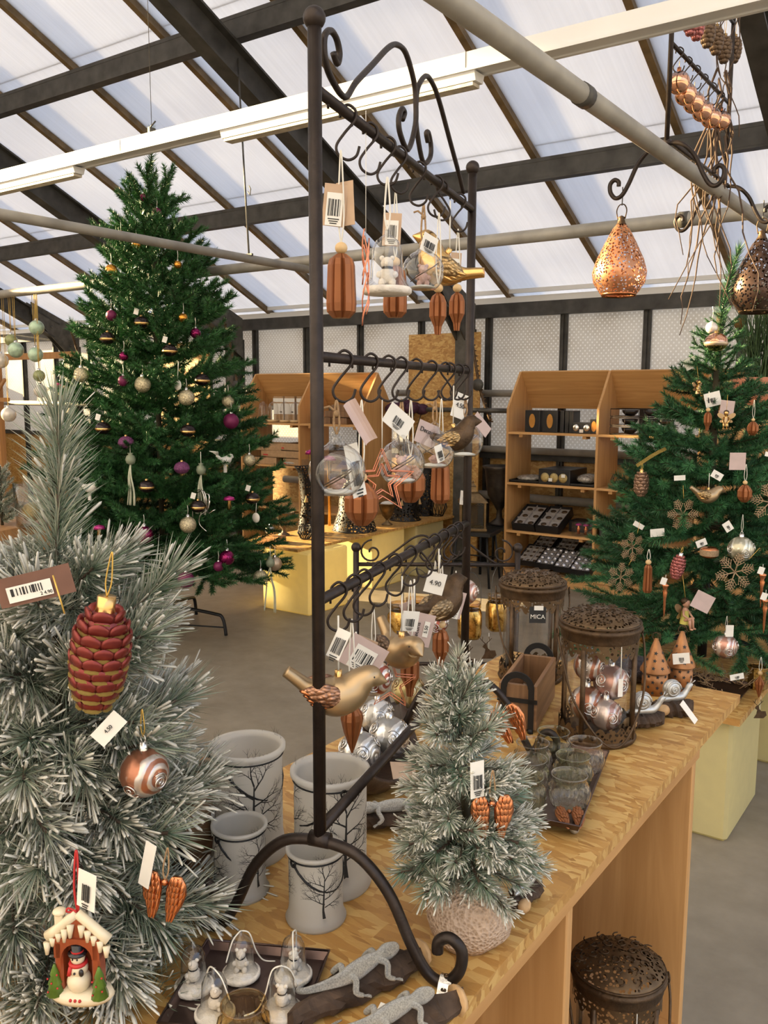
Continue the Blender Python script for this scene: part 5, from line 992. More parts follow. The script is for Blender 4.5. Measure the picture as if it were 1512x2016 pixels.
# feather wings
def wings(label, loc, rot, s=1.0, m='copper', up=0.0, tagit=False, flat=False):
    t = thing('wing_ornament', label, 'ornament', loc, 0, 'copper angel wings', rot=rot, s=s)
    fb = MB().sph((0, 0, 0), 1, 8, 6)
    for sd in (-1, 1):
        ol = [(.004, .016, .010), (.010, .022, .011), (.0155, .020, .0125), (.020, .012, .0125), (.0215, .002, .0115), (.0195, -.010, .009), (.0150, -.020, .0065), (.0095, -.028, .003)]
        O = MB().tube([(sd * .0135, 0, .021), (sd * .0140, 0, .014), (sd * .0135, 0, .004), (sd * .0120, 0, -.008), (sd * .0100, 0, -.020), (sd * .0085, 0, -.030)], [.005, .0095, .0115, .0095, .0060, .0012], 14); O.v = [(x, y * .38, z) for x, y, z in O.v]; w = part('wing', O, MT[m], t)
        for row, (z0, n, l, hw) in enumerate(((.017, 3, .0050, .0075), (.011, 4, .0055, .0095), (.005, 4, .0060, .0105), (-.002, 4, .0070, .0098), (-.009, 3, .0095, .0080), (-.016, 3, .0120, .0060))):
            for k in range(n):
                u = (k + .5 + .25 * (row % 2) - .125) / n * 2 - 1; x = interp(-z0, [-.021, -.004, .03], [.0137, .0135, .0086]) + u * hw * .82; dy = -.0044 * (1 - .55 * u * u) * (1 if row < 4 else .8)
                M = Matrix.Translation((sd * x, dy, z0 - .0015 * u * u)) @ Matrix.Rotation(sd * (.10 + .12 * u), 4, 'Y') @ Matrix.Rotation(-.18, 4, 'X') @ Matrix.Diagonal((hw / n * 1.15, .0011, l, 1)); part('feather', MB().add(fb.v, fb.f, 0, True, M), MT[m], w)
    part('neck', MB().sph((0, 0, .012), .004, 8, 6), MT[m], t)
    if up: loop(t, .014, up, 'twine', .003, .0009)
    return t
t = wings('copper angel wings with a white price tag hanging on the small frosted pine', (-0.427, 0.814, 1.039), (0, 0, YV + .1), 1.0, up=.05); ptag(t, (-.018, -.004, .042), .017, .042, YV - .3, -.03, 0, 'white_paper', True, None, 31, (.7, .5))
t = wings('copper angel wings with a grey tag hanging on the large frosted pine', (-0.676, 0.561, 0.982), (0, .12, YV - .2), 1.02, up=.05); ptag(t, (-.018, -.006, .03), .014, .05, YV - .9, .12, 0, 'white_paper')
wings('copper angel wing jutting out beside the crate behind the small pine', (-0.558, 1.108, 1.023), (.2, -.45, YV - .5), 1.15)
wings('dull copper angel wings lying on the glass cup tray', (-.480, 1.166, .874), (-1.35, 0, .6), .92, 'copper_matt')
# silver rose baubles on a dark leaf dish
t = thing('leaf_dish', 'dark boat-shaped wooden dish holding silver rose baubles', 'dish', (-.842, 1.175, .85), radians(24)); n = 14; vs_ = []
for j in range(n + 1):
    u = j / n; w = .070 * sin(pi * min(1, .06 + .90 * u)) ** .8; lift = .05 * (2 * u - 1) ** 4
    for (a, b) in ((-1, .026), (-.6, .008), (0, .004), (.6, .008), (1, .026)): vs_.append((a * w, -.17 + .34 * u, b + lift))
k = len(vs_); vs_ += [(x * 1.04, y * 1.02, z - .006) for x, y, z in vs_]
fs = [(j * 5 + i, j * 5 + i + 1, (j + 1) * 5 + i + 1, (j + 1) * 5 + i) for j in range(n) for i in range(4)]; fs += [tuple(k + q for q in f[::-1]) for f in fs]
for j in range(n): fs += [(j * 5, (j + 1) * 5, k + (j + 1) * 5, k + j * 5), (j * 5 + 4, k + j * 5 + 4, k + (j + 1) * 5 + 4, (j + 1) * 5 + 4)]
part('hull', MB().add(vs_, fs), plain('dark_wood', (.045, .024, .014), .45, 0, .4, 30, .2), t); ptag(t, (.06, -.075, .035), .055, .030, .9, .3, -.6, 'kraft')
for i, (x, y, z, r, m) in enumerate(((-.838, 1.205, .900, .036, 'silver_swirl'), (-.846, 1.128, .896, .036, 'silver_swirl'), (-.905, 1.262, .905, .032, 'silver_swirl'), (-.935, 1.41, .905, .034, 'gold_swirl'))):
    rose_bauble(['silver rose-embossed glass ball showing a full rose in the leaf dish', 'silver rose-embossed glass ball nearest the rack post in the leaf dish', 'silver rose-embossed glass ball at the back of the leaf dish', 'gold rose-embossed glass ball beyond the leaf dish'][i], (x, y, z), r, m, up=0, tilt=.45, roses=3, face=YV + .2)
t = thing('bauble_stand', 'low dark dish under the gold rose ball', 'dish', (-.935, 1.41, .85)); part('dish', MB().lathe([(.001, 0), (.03, 0), (.045, .02), (.042, .021), (.028, .006), (.001, .006)], 20), MT['dark_wood'], t)
# lizards and snails on bark
def bark(t, L, w, h, seed, m='old_wood'):
    rng = random.Random(seed); n = 18; mb = MB(); vs_ = []; rid = [rng.uniform(.75, 1.25) for _ in range(8)]; e0, e1 = rng.uniform(.2, .5), rng.uniform(.1, .3)
    for j in range(n + 1):
        u = j / n; ww = w * (.85 + .25 * sin(3 * u + seed)) * min(1, e0 + 2.2 * u) * min(1, e1 + 3 * (1 - u)); bend = .12 * w * sin(5 * u + seed)
        for i in range(8): a = 2 * pi * i / 8; q = rid[i] * rng.uniform(.82, 1.18); vs_.append((L * (u - .5) + rng.uniform(-.02, .02) * L, ww * cos(a) * q + bend, max(0, h * .5 + h * .5 * sin(a) * q * (.75 + .25 * ww / w))))
    fs = [(j * 8 + i, j * 8 + (i + 1) % 8, (j + 1) * 8 + (i + 1) % 8, (j + 1) * 8 + i) for j in range(n) for i in range(8)] + [tuple(range(8))[::-1], tuple(n * 8 + i for i in range(8))]
    return part('bark_piece', mb.add(vs_, fs, 0, False), MT[m], t)
plain('cut_wood', (.52, .33, .16), .7, 0, .25, 40, .2); plain('bark_dark', (.060, .036, .022), .9, 0, .4, 50, .4); plain('glitter_silver', (.62, .61, .57), .38, .9, .3, 700, .7)
def lizard(label, loc, rz, s=1.0, long=.16):
    t = thing('lizard_figure', label, 'figurine', loc, rz, 'silver lizards on bark', s=s); b = bark(t, long, .021, .024, int(rz * 10), 'bark_dark')
    part('cut_face', MB().lathe([(.001, .0), (.016, .0), (.013, .006), (.001, .007)], 9, TR((long * .47, 0, .013), 0, pi / 2)), MT['cut_wood'], t)
    P = [((.048, .0, .034), .0015), ((.044, 0, .034), .0055), ((.034, .001, .033), .0078), ((.024, .001, .032), .0058), ((.010, 0, .032), .0078), ((-.008, -.002, .031), .0085), ((-.024, -.002, .030), .0062), ((-.040, .004, .027), .0042), ((-.052, .014, .022), .0032), ((-.054, .026, .016), .0024), ((-.044, .034, .012), .0016), ((-.036, .036, .011), .0008)]
    part('body', MB().tube(spline([p for p, r in P], 5), [v.x for v in spline([(r, 0, 0) for p, r in P], 5)], 12), MT['glitter_silver'], t)
    for x, sd in ((.018, 1), (.018, -1), (-.020, 1), (-.020, -1)):
        l = part('leg', MB().tube(spline([(x, 0, .032), (x + .006, sd * .012, .032), (x + .002, sd * .019, .024), (x + .008, sd * .022, .020)], 4), [.0032] * 9 + [.0026, .0024, .0022, .002], 7), MT['glitter_silver'], t); mb = MB()
        for a in (-.5, 0, .5): mb.rod((x + .008, sd * .022, .020), (x + .008 + .007 * cos(a), sd * (.022 + .004 * sin(a) + .003), .0185), .0009, 5)
        part('toes', mb, MT['glitter_silver'], l)
    return t
t = lizard('glittery silver lizard climbing a bark piece at the front of the counter', (-.520, .694, .85), 1.28, 1.12); ptag(t, (-.003, -.055, .012), .036, .022, -1.15, 0, -1.25, 'white_paper', True, None, 33, (.25, .6))
lizard('second silver lizard on bark cut off by the lower picture edge', (-.455, .662, .85), 1.15, 1.05)
lizard('silver lizard on a sawn branch behind the small frosted pine', (-.700, 1.02, .85), -2.3, 1.15, .13)
def snail(label, loc, rz, s=1.0, rock=True):
    t = thing('snail_figure', label, 'figurine', loc, rz, 'silver snails on bark', s=s); z0 = .030
    if rock: bark(t, .085, .026, .030, int(100 * loc[0]), 'bark_dark'); part('cut_face', MB().sph((-.03, -.015, .016), .014, 9, 7, sc_=(1, .7, .8)), MT['cut_wood'], t)
    P = [((-.034, 0, z0), .002), ((-.022, 0, z0 + .002), .006), ((0, 0, z0 + .004), .008), ((.018, 0, z0 + .005), .0075), ((.028, 0, z0 + .014), .0055), ((.034, 0, z0 + .024), .0055), ((.040, 0, z0 + .028), .004)]
    part('body', MB().tube(spline([p for p, r in P], 5), [v.x for v in spline([(r, 0, 0) for p, r in P], 5)], 12), MT['silver_paint'], t)
    part('shell', MB().sph((-.004, 0, z0 + .022), .019, 20, 14, sc_=(1, .62, 1)), MT['silver_paint'], t); sp = MB()
    for sd in (-1, 1): sp.tube([(-.004 + (.0165 * (1 - u)) * cos(14 * u), sd * (.0065 + .0065 * u), z0 + .022 + (.0165 * (1 - u)) * sin(14 * u)) for u in [j / 34 for j in range(33)]], .0022, 6)
    part('shell_whorl', sp, MT['silver_paint'], t)
    for sd in (-1, 1): part('feeler', MB().rod((.038, sd * .002, z0 + .030), (.043, sd * .006, z0 + .037), .0011, 6), MT['silver_paint'], t)
    return t
t = snail('silver snail on dark bark nearest the metal lantern', (-.530, 1.635, .85), YV + .1, 1.05)
t = snail('silver snail on dark bark reaching up toward the copper house', (-.505, 1.742, .85), YV + .25, 1.05); ptag(t, (.006, -.045, .020), .016, .046, YV, -.3, -.6, 'white_paper', None, None)
snail('grey snail on bark peeking out at the right of the small pine', (-.452, .958, .85), YV + .9, .8)
# punched copper houses
def house(label, loc, r, hc, ht, rz=0):
    t = thing('copper_lantern', label, 'lantern', loc, rz, 'punched copper lantern houses'); st = []
    part('wall', MB().lathe([(.001, 0), (r, 0), (r, hc), (.001, hc)], 28), MT['copper_dull'], t)
    rf = part('roof', MB().lathe([(r * 1.18, hc - .002), (r * 1.16, hc + .002), (r * .62, hc + (ht - hc) * .48), (.004, ht), (.001, ht + .001)], 28), MT['copper_dull'], t)
    def star(c, n, sz):
        e1, e2 = basis(n); return MB().add([tuple(c + n * .0006)] + [tuple(c + n * .0006 + (e1 * cos(k * pi / 5) + e2 * sin(k * pi / 5)) * sz * (1 if k % 2 == 0 else .45)) for k in range(10)], [(0, k + 1, (k + 1) % 10 + 1) for k in range(10)], 0, False)
    for j in range(4):
        for k in range(9): a = 2 * pi * (k + .5 * (j % 2)) / 9; n = Vector((cos(a), sin(a), 0)); part('star_hole', star(Vector((r * cos(a), r * sin(a), hc * (.14 + .23 * j))), n, .0046), MT['ink'], t)
    sl_ = atan2(r * 1.16, ht - hc)
    for j, (f, n_) in enumerate(((.14, 9), (.36, 7), (.58, 5))):
        for k in range(n_):
            a = 2 * pi * (k + .5 * (j % 2)) / n_; rr = interp(f, [0, .48, 1], [r * 1.16, r * .62, .004]); n = Vector((cos(a) * cos(sl_), sin(a) * cos(sl_), sin(sl_))); part('star_hole', star(Vector((rr * cos(a), rr * sin(a), hc + (ht - hc) * f)), n, .0050), MT['ink'], rf)
    part('ring', MB().tube([(.009 * cos(a), 0, ht + .004 + .009 * sin(a)) for a in [k * pi / 8 for k in range(16)]], .0010, 6, closed=True), MT['bronze_dark'], t); return t
plain('copper_dull', (.36, .165, .065), .42, .6, .2, 30)
house('punched copper house lantern with a pointed roof, left of the pair', (-.578, 1.850, .85), .0275, .052, .122)
t = house('punched copper house lantern with a white label, right of the pair', (-.541, 1.912, .85), .0265, .055, .130, .4); ptag(t, (-.004, -.034, .078), .036, .024, .1, -.12, 0, 'white_paper', True, None, 35, (.3, .4))
tag(part('mesh_garland', MB().sph((-.64, 1.90, .880), .05, 18, 12, sc_=(1.2, .8, .6)), plain('dark_mesh', (.03, .025, .035), .3, .4, .5, 120, .8)), 'crumpled dark iridescent wrapping behind the copper houses', 'ornaments')
# bell jars on a dark tray at the front
tray('dark hammered metal tray holding glass bells at the front of the counter', [(-.585, .722), (-.715, .655), (-.655, .530), (-.525, .597)], .851, 'tray_metal', 0)
for i, (x, y) in enumerate(((-.645, .640), (-.596, .672), (-.622, .578), (-.568, .622), (-.672, .595))):
    glass_bell(['glass bell with plush figure at the back left of the dark tray', 'glass bell with plush figure at the back right of the dark tray', 'glass bell with plush figure at the front left of the dark tray', 'glass bell with plush figure at the front right of the dark tray', 'glass bell with plush figure at the left edge of the dark tray'][i], (x, y, .857), 0, .78, YV + i, 'glass bells on the tray', loose=(i < 4))
cup('ribbed amber glass cup at the lower edge of the dark tray', (-.577, .575, .8545), 'amber_glass', .024, .036)
# steel strap clamping the rack foot
t = thing('steel_strap', 'perforated steel strap screwed over the right scroll foot of the rack', 'strap', (-.449, .758, .85), radians(14.8 + 90)); mb = MB().tube([(-.03, 0, .001), (-.012, 0, .001)], .001, 4)
part('strip', MB().add([(x, y, z) for x, z in ((-.034, .0012), (-.016, .0012), (-.008, .012), (0, .0165), (.006, .014)) for y in (-.007, .007)] + [(x, y, z + .0012) for x, z in ((-.034, .0012), (-.016, .0012), (-.008, .012), (0, .0165), (.006, .014)) for y in (-.007, .007)], [(2 * k, 2 * k + 1, 2 * k + 3, 2 * k + 2) for k in range(4)] + [(10 + 2 * k + 2, 10 + 2 * k + 3, 10 + 2 * k + 1, 10 + 2 * k) for k in range(4)], 0, False), MT['silver'], t)
for x, z in ((-.027, .003), (-.012, .0085), (-.001, .018)): part('screw', MB().lathe([(.001, .0012), (.0028, .001), (.0032, 0)], 10, TR((x, 0, z))), MT['bronze_dark'], t)
# ornaments on the large frosted pine
pinecone('large red glass pine cone with gold glitter on the frosted pine', (-0.717, 0.524, 1.235), 1.07, 'cone_red', 'cone_glitter', (0, .16, .5), .045, n0=9, rows=9)
t = thing('shop_tag', 'price tag reading 4.50 below the red pine cone', 'tag', (-0.704, 0.522, 1.167)); ptag(t, (0, 0, 0), .036, .018, YV, -.82, 0, 'white_paper', None, '4.50')
t = thing('shop_tag', 'curved brown card with white barcode label on the large frosted pine', 'tag', (-0.777, 0.494, 1.307)); q = ptag(t, (0, 0, 0), .078, .030, YV, -.24, 0, 'brown_card', None, None, bend=.004); part('sticker', MB().box((-.004, -.0012, -.003), (.046, .0006, .016)), MT['white_paper'], q); mb = MB(); barcode(mb, .034, .008, 10, 40, -.006, -.001, 0, -.0018); part('barcode', mb, MT['ink'], q); text(q, '2 4.90', .005, Matrix.Translation((.012, -.0016, -.008)) @ TXT); cord(t, [(.034, 0, .016), (.05, 0, -.02)], .0009, 'gold_cord')
rose_bauble('copper and silver swirled bauble on the large frosted pine', (-0.718, 0.575, 1.098), .026, 'copper_swirl', up=.03, face=YV - .4, tilt=-.3)
# ceramic snowman house
plain('ceramic_red', (.26, .055, .02), .2, 0, .2, 20); plain('ceramic_cream', (.70, .60, .42), .2, 0, .06); plain('ceramic_green', (.10, .20, .03), .25, 0, .3, 60); plain('ceramic_black', (.012, .010, .012), .2)
t = thing('snowman_house', 'ceramic red snow-capped hut with a snowman hanging on the large frosted pine', 'ornament', (-0.684, 0.464, 0.958), 0, None, rot=(0, 0, YV - .1), s=.92)
for sx in (-1, 1): part('post', MB().box((sx * .020, 0, -.004), (.009, .016, .056), bev=.002), MT['ceramic_red'], t)
part('back_wall', MB().box((0, .008, -.004), (.042, .004, .056)), MT['ceramic_red'], t); ring = [(.0165 * cos(a), .0165 * sin(a)) for a in [pi * k / 10 for k in range(11)]]
part('arch', MB().extr([(-.0245, .028), (-.0245, .006)] + [(-x, z + .006) for x, z in ring] + [(.0245, .006), (.0245, .028)], .014, Matrix(((1, 0, 0, 0), (0, 0, 1, -.008), (0, 1, 0, 0), (0, 0, 0, 1)))), MT['ceramic_red'], t)
part('gable', MB().extr([(-.026, .027), (.026, .027), (0, .050)], .010, Matrix(((1, 0, 0, 0), (0, 0, 1, -.005), (0, 1, 0, 0), (0, 0, 0, 1)))), MT['ceramic_red'], t)
rng = random.Random(2)
for sx in (-1, 1):
    mb = MB().tube([(0, -.002, .054), (sx * .012, -.002, .044), (sx * .024, -.002, .033), (sx * .033, -.002, .026)], [.0052, .0052, .0056, .006], 10)
    for k in range(5): x = sx * (.006 + .0065 * k); mb.tube([(x, -.006, .048 - abs(x) * .82), (x, -.0075, .040 - abs(x) * .82 - rng.uniform(0, .006))], [.0042, .0018], 8)
    part('snow_cap', mb, MT['ceramic_cream'], t)
part('chimney', MB().box((-.020, 0, .044), (.009, .009, .014), bev=.001).sph((-.020, 0, .053), .007, 10, 8, sc_=(1.1, 1, .6)), MT['ceramic_cream'], t)
part('base', MB().lathe([(.001, -.042), (.030, -.042), (.034, -.037), (.031, -.031), (.001, -.028)], 24, Matrix.Diagonal((1.05, .55, 1, 1))), MT['ceramic_cream'], t)
s = part('snowman', MB().sph((0, -.004, -.020), .0125, 14, 10).sph((0, -.004, -.006), .0098, 14, 10).sph((0, -.005, .0065), .0075, 14, 10), MT['ceramic_cream'], t); part('hat', MB().lathe([(.001, .013), (.010, .0125), (.0095, .0105), (.006, .0105), (.0062, .021), (.001, .021)], 14, TR((0, -.005, 0))), MT['ceramic_black'], s); part('hat_band', MB().lathe([(.0066, .0135), (.0066, .0155)], 14, TR((0, -.005, 0))), MT['red_ribbon'], s); part('scarf', MB().tube([(.0078 * cos(a), -.0045 + .0078 * sin(a), .0005) for a in [k * pi / 8 for k in range(16)]], .0022, 6, closed=True).tube([(-.005, -.012, 0), (-.0065, -.0135, -.009)], .0022, 6), MT['red_ribbon'], s)
for x, z in ((.0025, .008), (-.0025, .008), (0, -.006), (0, -.018)): part('coal', MB().sph((x, -.0122 if z > 0 else -.0145, z), .0010 if z > 0 else .0014, 6, 5), MT['ceramic_black'], s)
part('mitten', MB().sph((.0065, -.0125, -.006), .0035, 8, 6, sc_=(.8, .6, 1.2)), MT['ceramic_black'], s)
for sx in (-1, 1):
    f = part('fir_tree', MB().lathe([(.001, -.034), (.0095, -.033), (.0060, -.022), (.0075, -.021), (.0040, -.012), (.0052, -.011), (.001, .0)], 10, TR((sx * .024, -.009, 0))), MT['ceramic_green'], t)
    for k in range(5): part('berry', MB().sph((sx * .024 + .006 * cos(k * 2.1 - 2.5), -.009 - .0065, -.028 + .005 * k), .0011, 6, 4), MT['red_ribbon'], f)
for k in (-.004, .001, .006): part('berry', MB().sph((k, -.0175, -.034), .0018, 8, 6), MT['red_ribbon'], t)
part('ribbon', MB().tube(spline([(0, 0, .050), (.002, .0, .080), (.0, .004, .115), (-.002, .004, .115), (-.003, 0, .080), (0, 0, .050)], 6), .0013, 5), MT['red_ribbon'], t); part('bow', MB().tube(spline([(0, -.003, .056), (-.008, -.004, .060), (-.010, -.004, .056), (0, -.003, .056)], 4), .0012, 5), MT['red_ribbon'], t)
ptag(t, (.013, -.006, .082), .024, .042, -.35, .12, 0, 'white_paper', True, None, 44, (.45, .6))

# ---------------------------------------------------------------- background displays
def spiral(c, r0, turns, sgn=1, n=28, a0=0.0): return [Vector((c[0] + r0 * (1 - .82 * u) * cos(a0 + sgn * turns * 2 * pi * u), 0, c[1] + r0 * (1 - .82 * u) * sin(a0 + sgn * turns * 2 * pi * u))) for u in [j / n for j in range(n + 1)]]
t = thing('iron_stand', 'low black iron stand with scrolls holding golden jars behind the counter', 'stand', (-1.47, 1.945, 0), YV); W_ = .459
for x in (0, W_):
    p = part('post', MB().rod((x, 0, 0), (x, 0, 1.055), .0085, 10), MT['iron'], t); part('ball_finial', MB().sph((x, 0, 1.066), .014, 14, 8), MT['iron'], p)
    part('foot_bar', MB().rod((x, -.16, .008), (x, .16, .008), .008, 8), MT['iron'], t)
for z in (1.017, .725): part('cross_bar', MB().rod((0, 0, z), (W_, 0, z), .0058, 8), MT['iron'], t)
for sg, x0 in ((1, 0), (-1, W_)):
    pts = list(reversed(spiral((.045, 1.052), .036, 1.25, 1, 24, pi * .5)))
    cur = [(x0 + sg * q.x, 0, q.z) for q in pts] + [(x0 + sg * .012, 0, 1.045)][:0]
    part('scroll', MB().tube(cur, .0028, 6), MT['iron'], t)
    part('scroll', MB().tube(spline([(x0 + sg * .030, 0, 1.022), (x0 + sg * .06, 0, 1.021), (x0 + sg * .11, 0, 1.055), (x0 + sg * .165, 0, 1.095), (x0 + sg * .20, 0, 1.098), (x0 + sg * .222, 0, 1.07), (x0 + sg * .215, 0, 1.035), (x0 + sg * .195, 0, 1.028), (x0 + sg * .18, 0, 1.045)], 6), .0032, 6), MT['iron'], t)
def merc():
    m, N, L, bs = nodes('mercury_gold'); co = texco(N, L); n = noise(N, L, co, 60, 4, .7); L.new(ramp(N, L, n, [(.35, (.16, .075, .015)), (.5, (.55, .33, .08)), (.7, (.80, .56, .22))]), bs.inputs['Base Color']); bs.inputs['Metallic'].default_value = .9; bs.inputs['Roughness'].default_value = .22; return m
MG = merc()
for i, q in enumerate(((-1.347, 1.994, 0.861), (-1.345, 2.07, 0.86), (-1.198, 2.124, 0.859), (-1.147, 2.199, 0.874))):
    t = thing('mason_jar', ['leftmost', 'second', 'third', 'rightmost'][i] + ' golden mercury-glass jar hanging on the low iron stand', 'jar', q, YV + .3 * i, 'golden hanging jars')
    def sq(a, z): return 1 + (.10 * abs(cos(2 * a)) ** 3 if z < .028 else 0)
    part('jar_body', MB().lathe([(.001, -.052), (.030, -.052), (.036, -.044), (.037, -.01), (.036, .018), (.031, .030)], 32, fl=lambda a, z: 1 + .09 * cos(4 * a) if z < .02 else 1), MG, t); part('neck', MB().lathe([(.030, .030), (.0285, .034), (.031, .036), (.031, .040), (.0295, .042), (.031, .045), (.031, .052), (.028, .052), (.028, .034)], 28), MT['amber_glass'], t)
    part('wire_handle', MB().tube(spline([(-.032, 0, .034), (-.040, 0, .05), (-.034, 0, .11), (0, 0, .138), (.034, 0, .11), (.040, 0, .05), (.032, 0, .034)], 6), .0011, 5), MT['galv'], t); part('hook_wire', MB().rod((0, 0, .137), (0, 0, 1.012 - q[2]), .0010, 5), MT['galv'], t)
for i, q in enumerate(((-1.137, 2.127, 0.775), (-1.203, 2.136, 0.735), (-0.582, 2.997, 0.452))):
    t = thing('deer_pendant', ['brown metal deer silhouette hanging under the rightmost golden jar', 'brown metal deer silhouette hanging under the third golden jar', 'small brown deer pendant hanging from the edge of the right plate'][i], 'ornament', q, YV, 'deer pendants')
    part('deer', MB().extr([(-.020, -.020), (.012, -.020), (.022, -.010), (.018, .004), (.004, .004), (-.004, .012), (-.006, .022), (-.014, .022), (-.018, .014), (-.010, .008), (-.012, -.006)], .002, TR((0, 0, 0), pi / 2)), MT['bronze_dark'], t); mb = MB()
    for sd in (-1, 1): mb.tube([(-.009, -.001, .022), (-.009 + sd * .010, -.001, .032), (-.009 + sd * .009, -.001, .044)], .0014, 4); mb.rod((-.009 + sd * .010, -.001, .032), (-.009 + sd * .017, -.001, .040), .0012, 4)
    part('antlers', mb, MT['bronze_dark'], t); cord(t, [(0, 0, .004), (0, 0, .055)], .0006)
# lace lanterns and goblets on the left plate
def lace_lantern(label, loc, prof, m='black_lace', pend=3):
    t = thing('lace_lantern', label, 'lantern', loc, 0, 'black lace lanterns'); part('mesh_wall', MB().lathe(prof, 36), MT[m], t); r, z = prof[-1]; part('top_rim', MB().tube([(r * cos(a), r * sin(a), z) for a in [k * pi / 14 for k in range(28)]], .004, 5, closed=True), MT['black_metal'], t); r, z = prof[0]; part('bottom_rim', MB().tube([(r * cos(a), r * sin(a), z + .004) for a in [k * pi / 14 for k in range(28)]], .004, 5, closed=True), MT['black_metal'], t)
    for k in range(pend):
        a = -1.2 + .8 * k; rr = interp(prof[-1][1] * .6, [q[1] for q in prof], [q[0] for q in prof]) + .008; part('tree_charm', MB().lathe([(.001, -.03), (.016, -.03), (.001, .02)], 8, TR((rr * cos(a), rr * sin(a), prof[-1][1] * (.55 + .12 * (k % 2))))), MT['bead_wood'], t)
    return t
lace_lantern('tall waisted black lace lantern with golden charms beside the rack post', (-4.20, 4.98, .45), [(.095, 0), (.085, .08), (.060, .22), (.075, .36), (.085, .46), (.11, .50)])
lace_lantern('wide bell-shaped black lace lantern behind the large glass globe', (-4.02, 5.30, .45), [(.17, 0), (.165, .03), (.125, .16), (.115, .32), (.10, .46)])
lace_lantern('black lace cylinder lantern with white tree charms in the middle of the plate', (-4.02, 6.00, .45), [(.13, 0), (.12, .02), (.115, .05), (.115, .30)])
lace_lantern('second black lace cylinder lantern behind the first near the board', (-4.05, 6.33, .45), [(.085, 0), (.085, .40)], pend=1)
for i, (loc, r, h) in enumerate((((-4.06, 4.76, .45), .052, .10), ((-3.93, 6.36, .45), .085, .17))):
    t = thing('wire_basket', ['small black wire tealight basket at the near end of the plate', 'black wire tealight basket at the far end of the plate'][i], 'basket', loc); mb = MB()
    for k in range(14): a = 2 * pi * k / 14; mb.tube([(r * .6 * cos(a), r * .6 * sin(a), .003), (r * cos(a + .25), r * sin(a + .25), h * .45), (r * .75 * cos(a + .1 * (k % 3)), r * .75 * sin(a + .1 * (k % 3)), h)], .0035, 5)
    part('wire_cage', mb, MT['black_metal'], t)['kind'] = 'stuff'
    for rr, z in ((.6, .003), (.75, h)): part('ring', MB().tube([(r * rr * cos(a), r * rr * sin(a), z) for a in [k * pi / 10 for k in range(20)]], .0035, 5, closed=True), MT['black_metal'], t)
for i, (loc, s, m) in enumerate((((-4.30, 4.80, .45), 1.0, 'rust_pipe'), ((-3.98, 5.68, .45), 1.0, 'bronze_dark'))):
    t = thing('goblet', ['rusty flared goblet with crumpled foil at the near end of the plate', 'antique gold goblet with white wool in the middle of the plate'][i], 'goblet', loc, s=s); part('cup', MB().lathe([(.001, 0), (.045, 0), (.042, .008), (.014, .025), (.012, .045), (.040, .075), (.055, .12), (.070, .165), (.084, .172), (.078, .176), (.05, .13), (.001, .09)], 24), plain('antique_gold', (.20, .13, .06), .35, .85, .4, 25, .1) if i else MT['rust_pipe'], t); part('filling', MB().sph((0, 0, .165), .055, 12, 8, sc_=(1, 1, .5)), MT['white_wool'] if i else MT['glitter_gold'], t)
t = thing('wooden_block', 'rough wooden block with a silver ball at the near end of the plate', 'box', (-4.16, 4.52, .45), .1); part('block', MB().box((0, 0, .022), (.16, .12, .045), bev=.003), MT['post_wood'], t)
rose_bauble('silver ball lying on the wooden block of the left plate', (-4.18, 4.52, .535), .036, 'silver', up=0, roses=0)
t = thing('dried_bouquet', 'dark purple dried hydrangea bouquet in a black vase in front of the upright board', 'flowers', (-4.27, 6.36, .45)); part('vase', MB().lathe([(.001, 0), (.06, 0), (.075, .12), (.05, .34), (.06, .42), (.055, .42), (.001, .38)], 20), MT['black_metal'], t); rng = random.Random(21); plum_fl = plain('plum_petal', (.045, .008, .028), .7, 0, .4, 50)
for k in range(10):
    a = 2.4 * k; r = .055 * sqrt(k); part('flower_head', MB().sph((r * cos(a), r * sin(a) * .8, .95 - r * .25), .065, 9, 7, sc_=(1, 1, .75)), plum_fl, t); part('stem', MB().rod((0, 0, .4), (r * cos(a), r * sin(a) * .8, .92 - r * .2), .004, 5), MT['stem'], t)
for k in range(14): a = rng.uniform(0, 6); part('dry_twig', MB().tube([(0, 0, .4), (.05 * cos(a), .05 * sin(a), .55), (.13 * cos(a), .13 * sin(a), .62 + rng.uniform(0, .12))], .003, 5), MT['twine'], t)
for i, (q, k) in enumerate((((-4.359, 5.2, 1.032), 1.0), ((-4.268, 5.3, 0.983), 1.0))):
    t = thing('mushroom_ornament', ['magenta glass mushroom with golden stem above the waisted lace lantern', 'magenta glass mushroom behind the large glass globe'][i], 'ornament', q); part('stalk', MB().lathe([(.001, -.52), (.012, -.52), (.016, -.10), (.022, -.03), (.026, 0)], 12), MT['gold'], t); part('mushroom_cap', MB().lathe([(.02, 0), (.055, -.004), (.045, .022), (.001, .035)], 16), MT['magenta'], t)
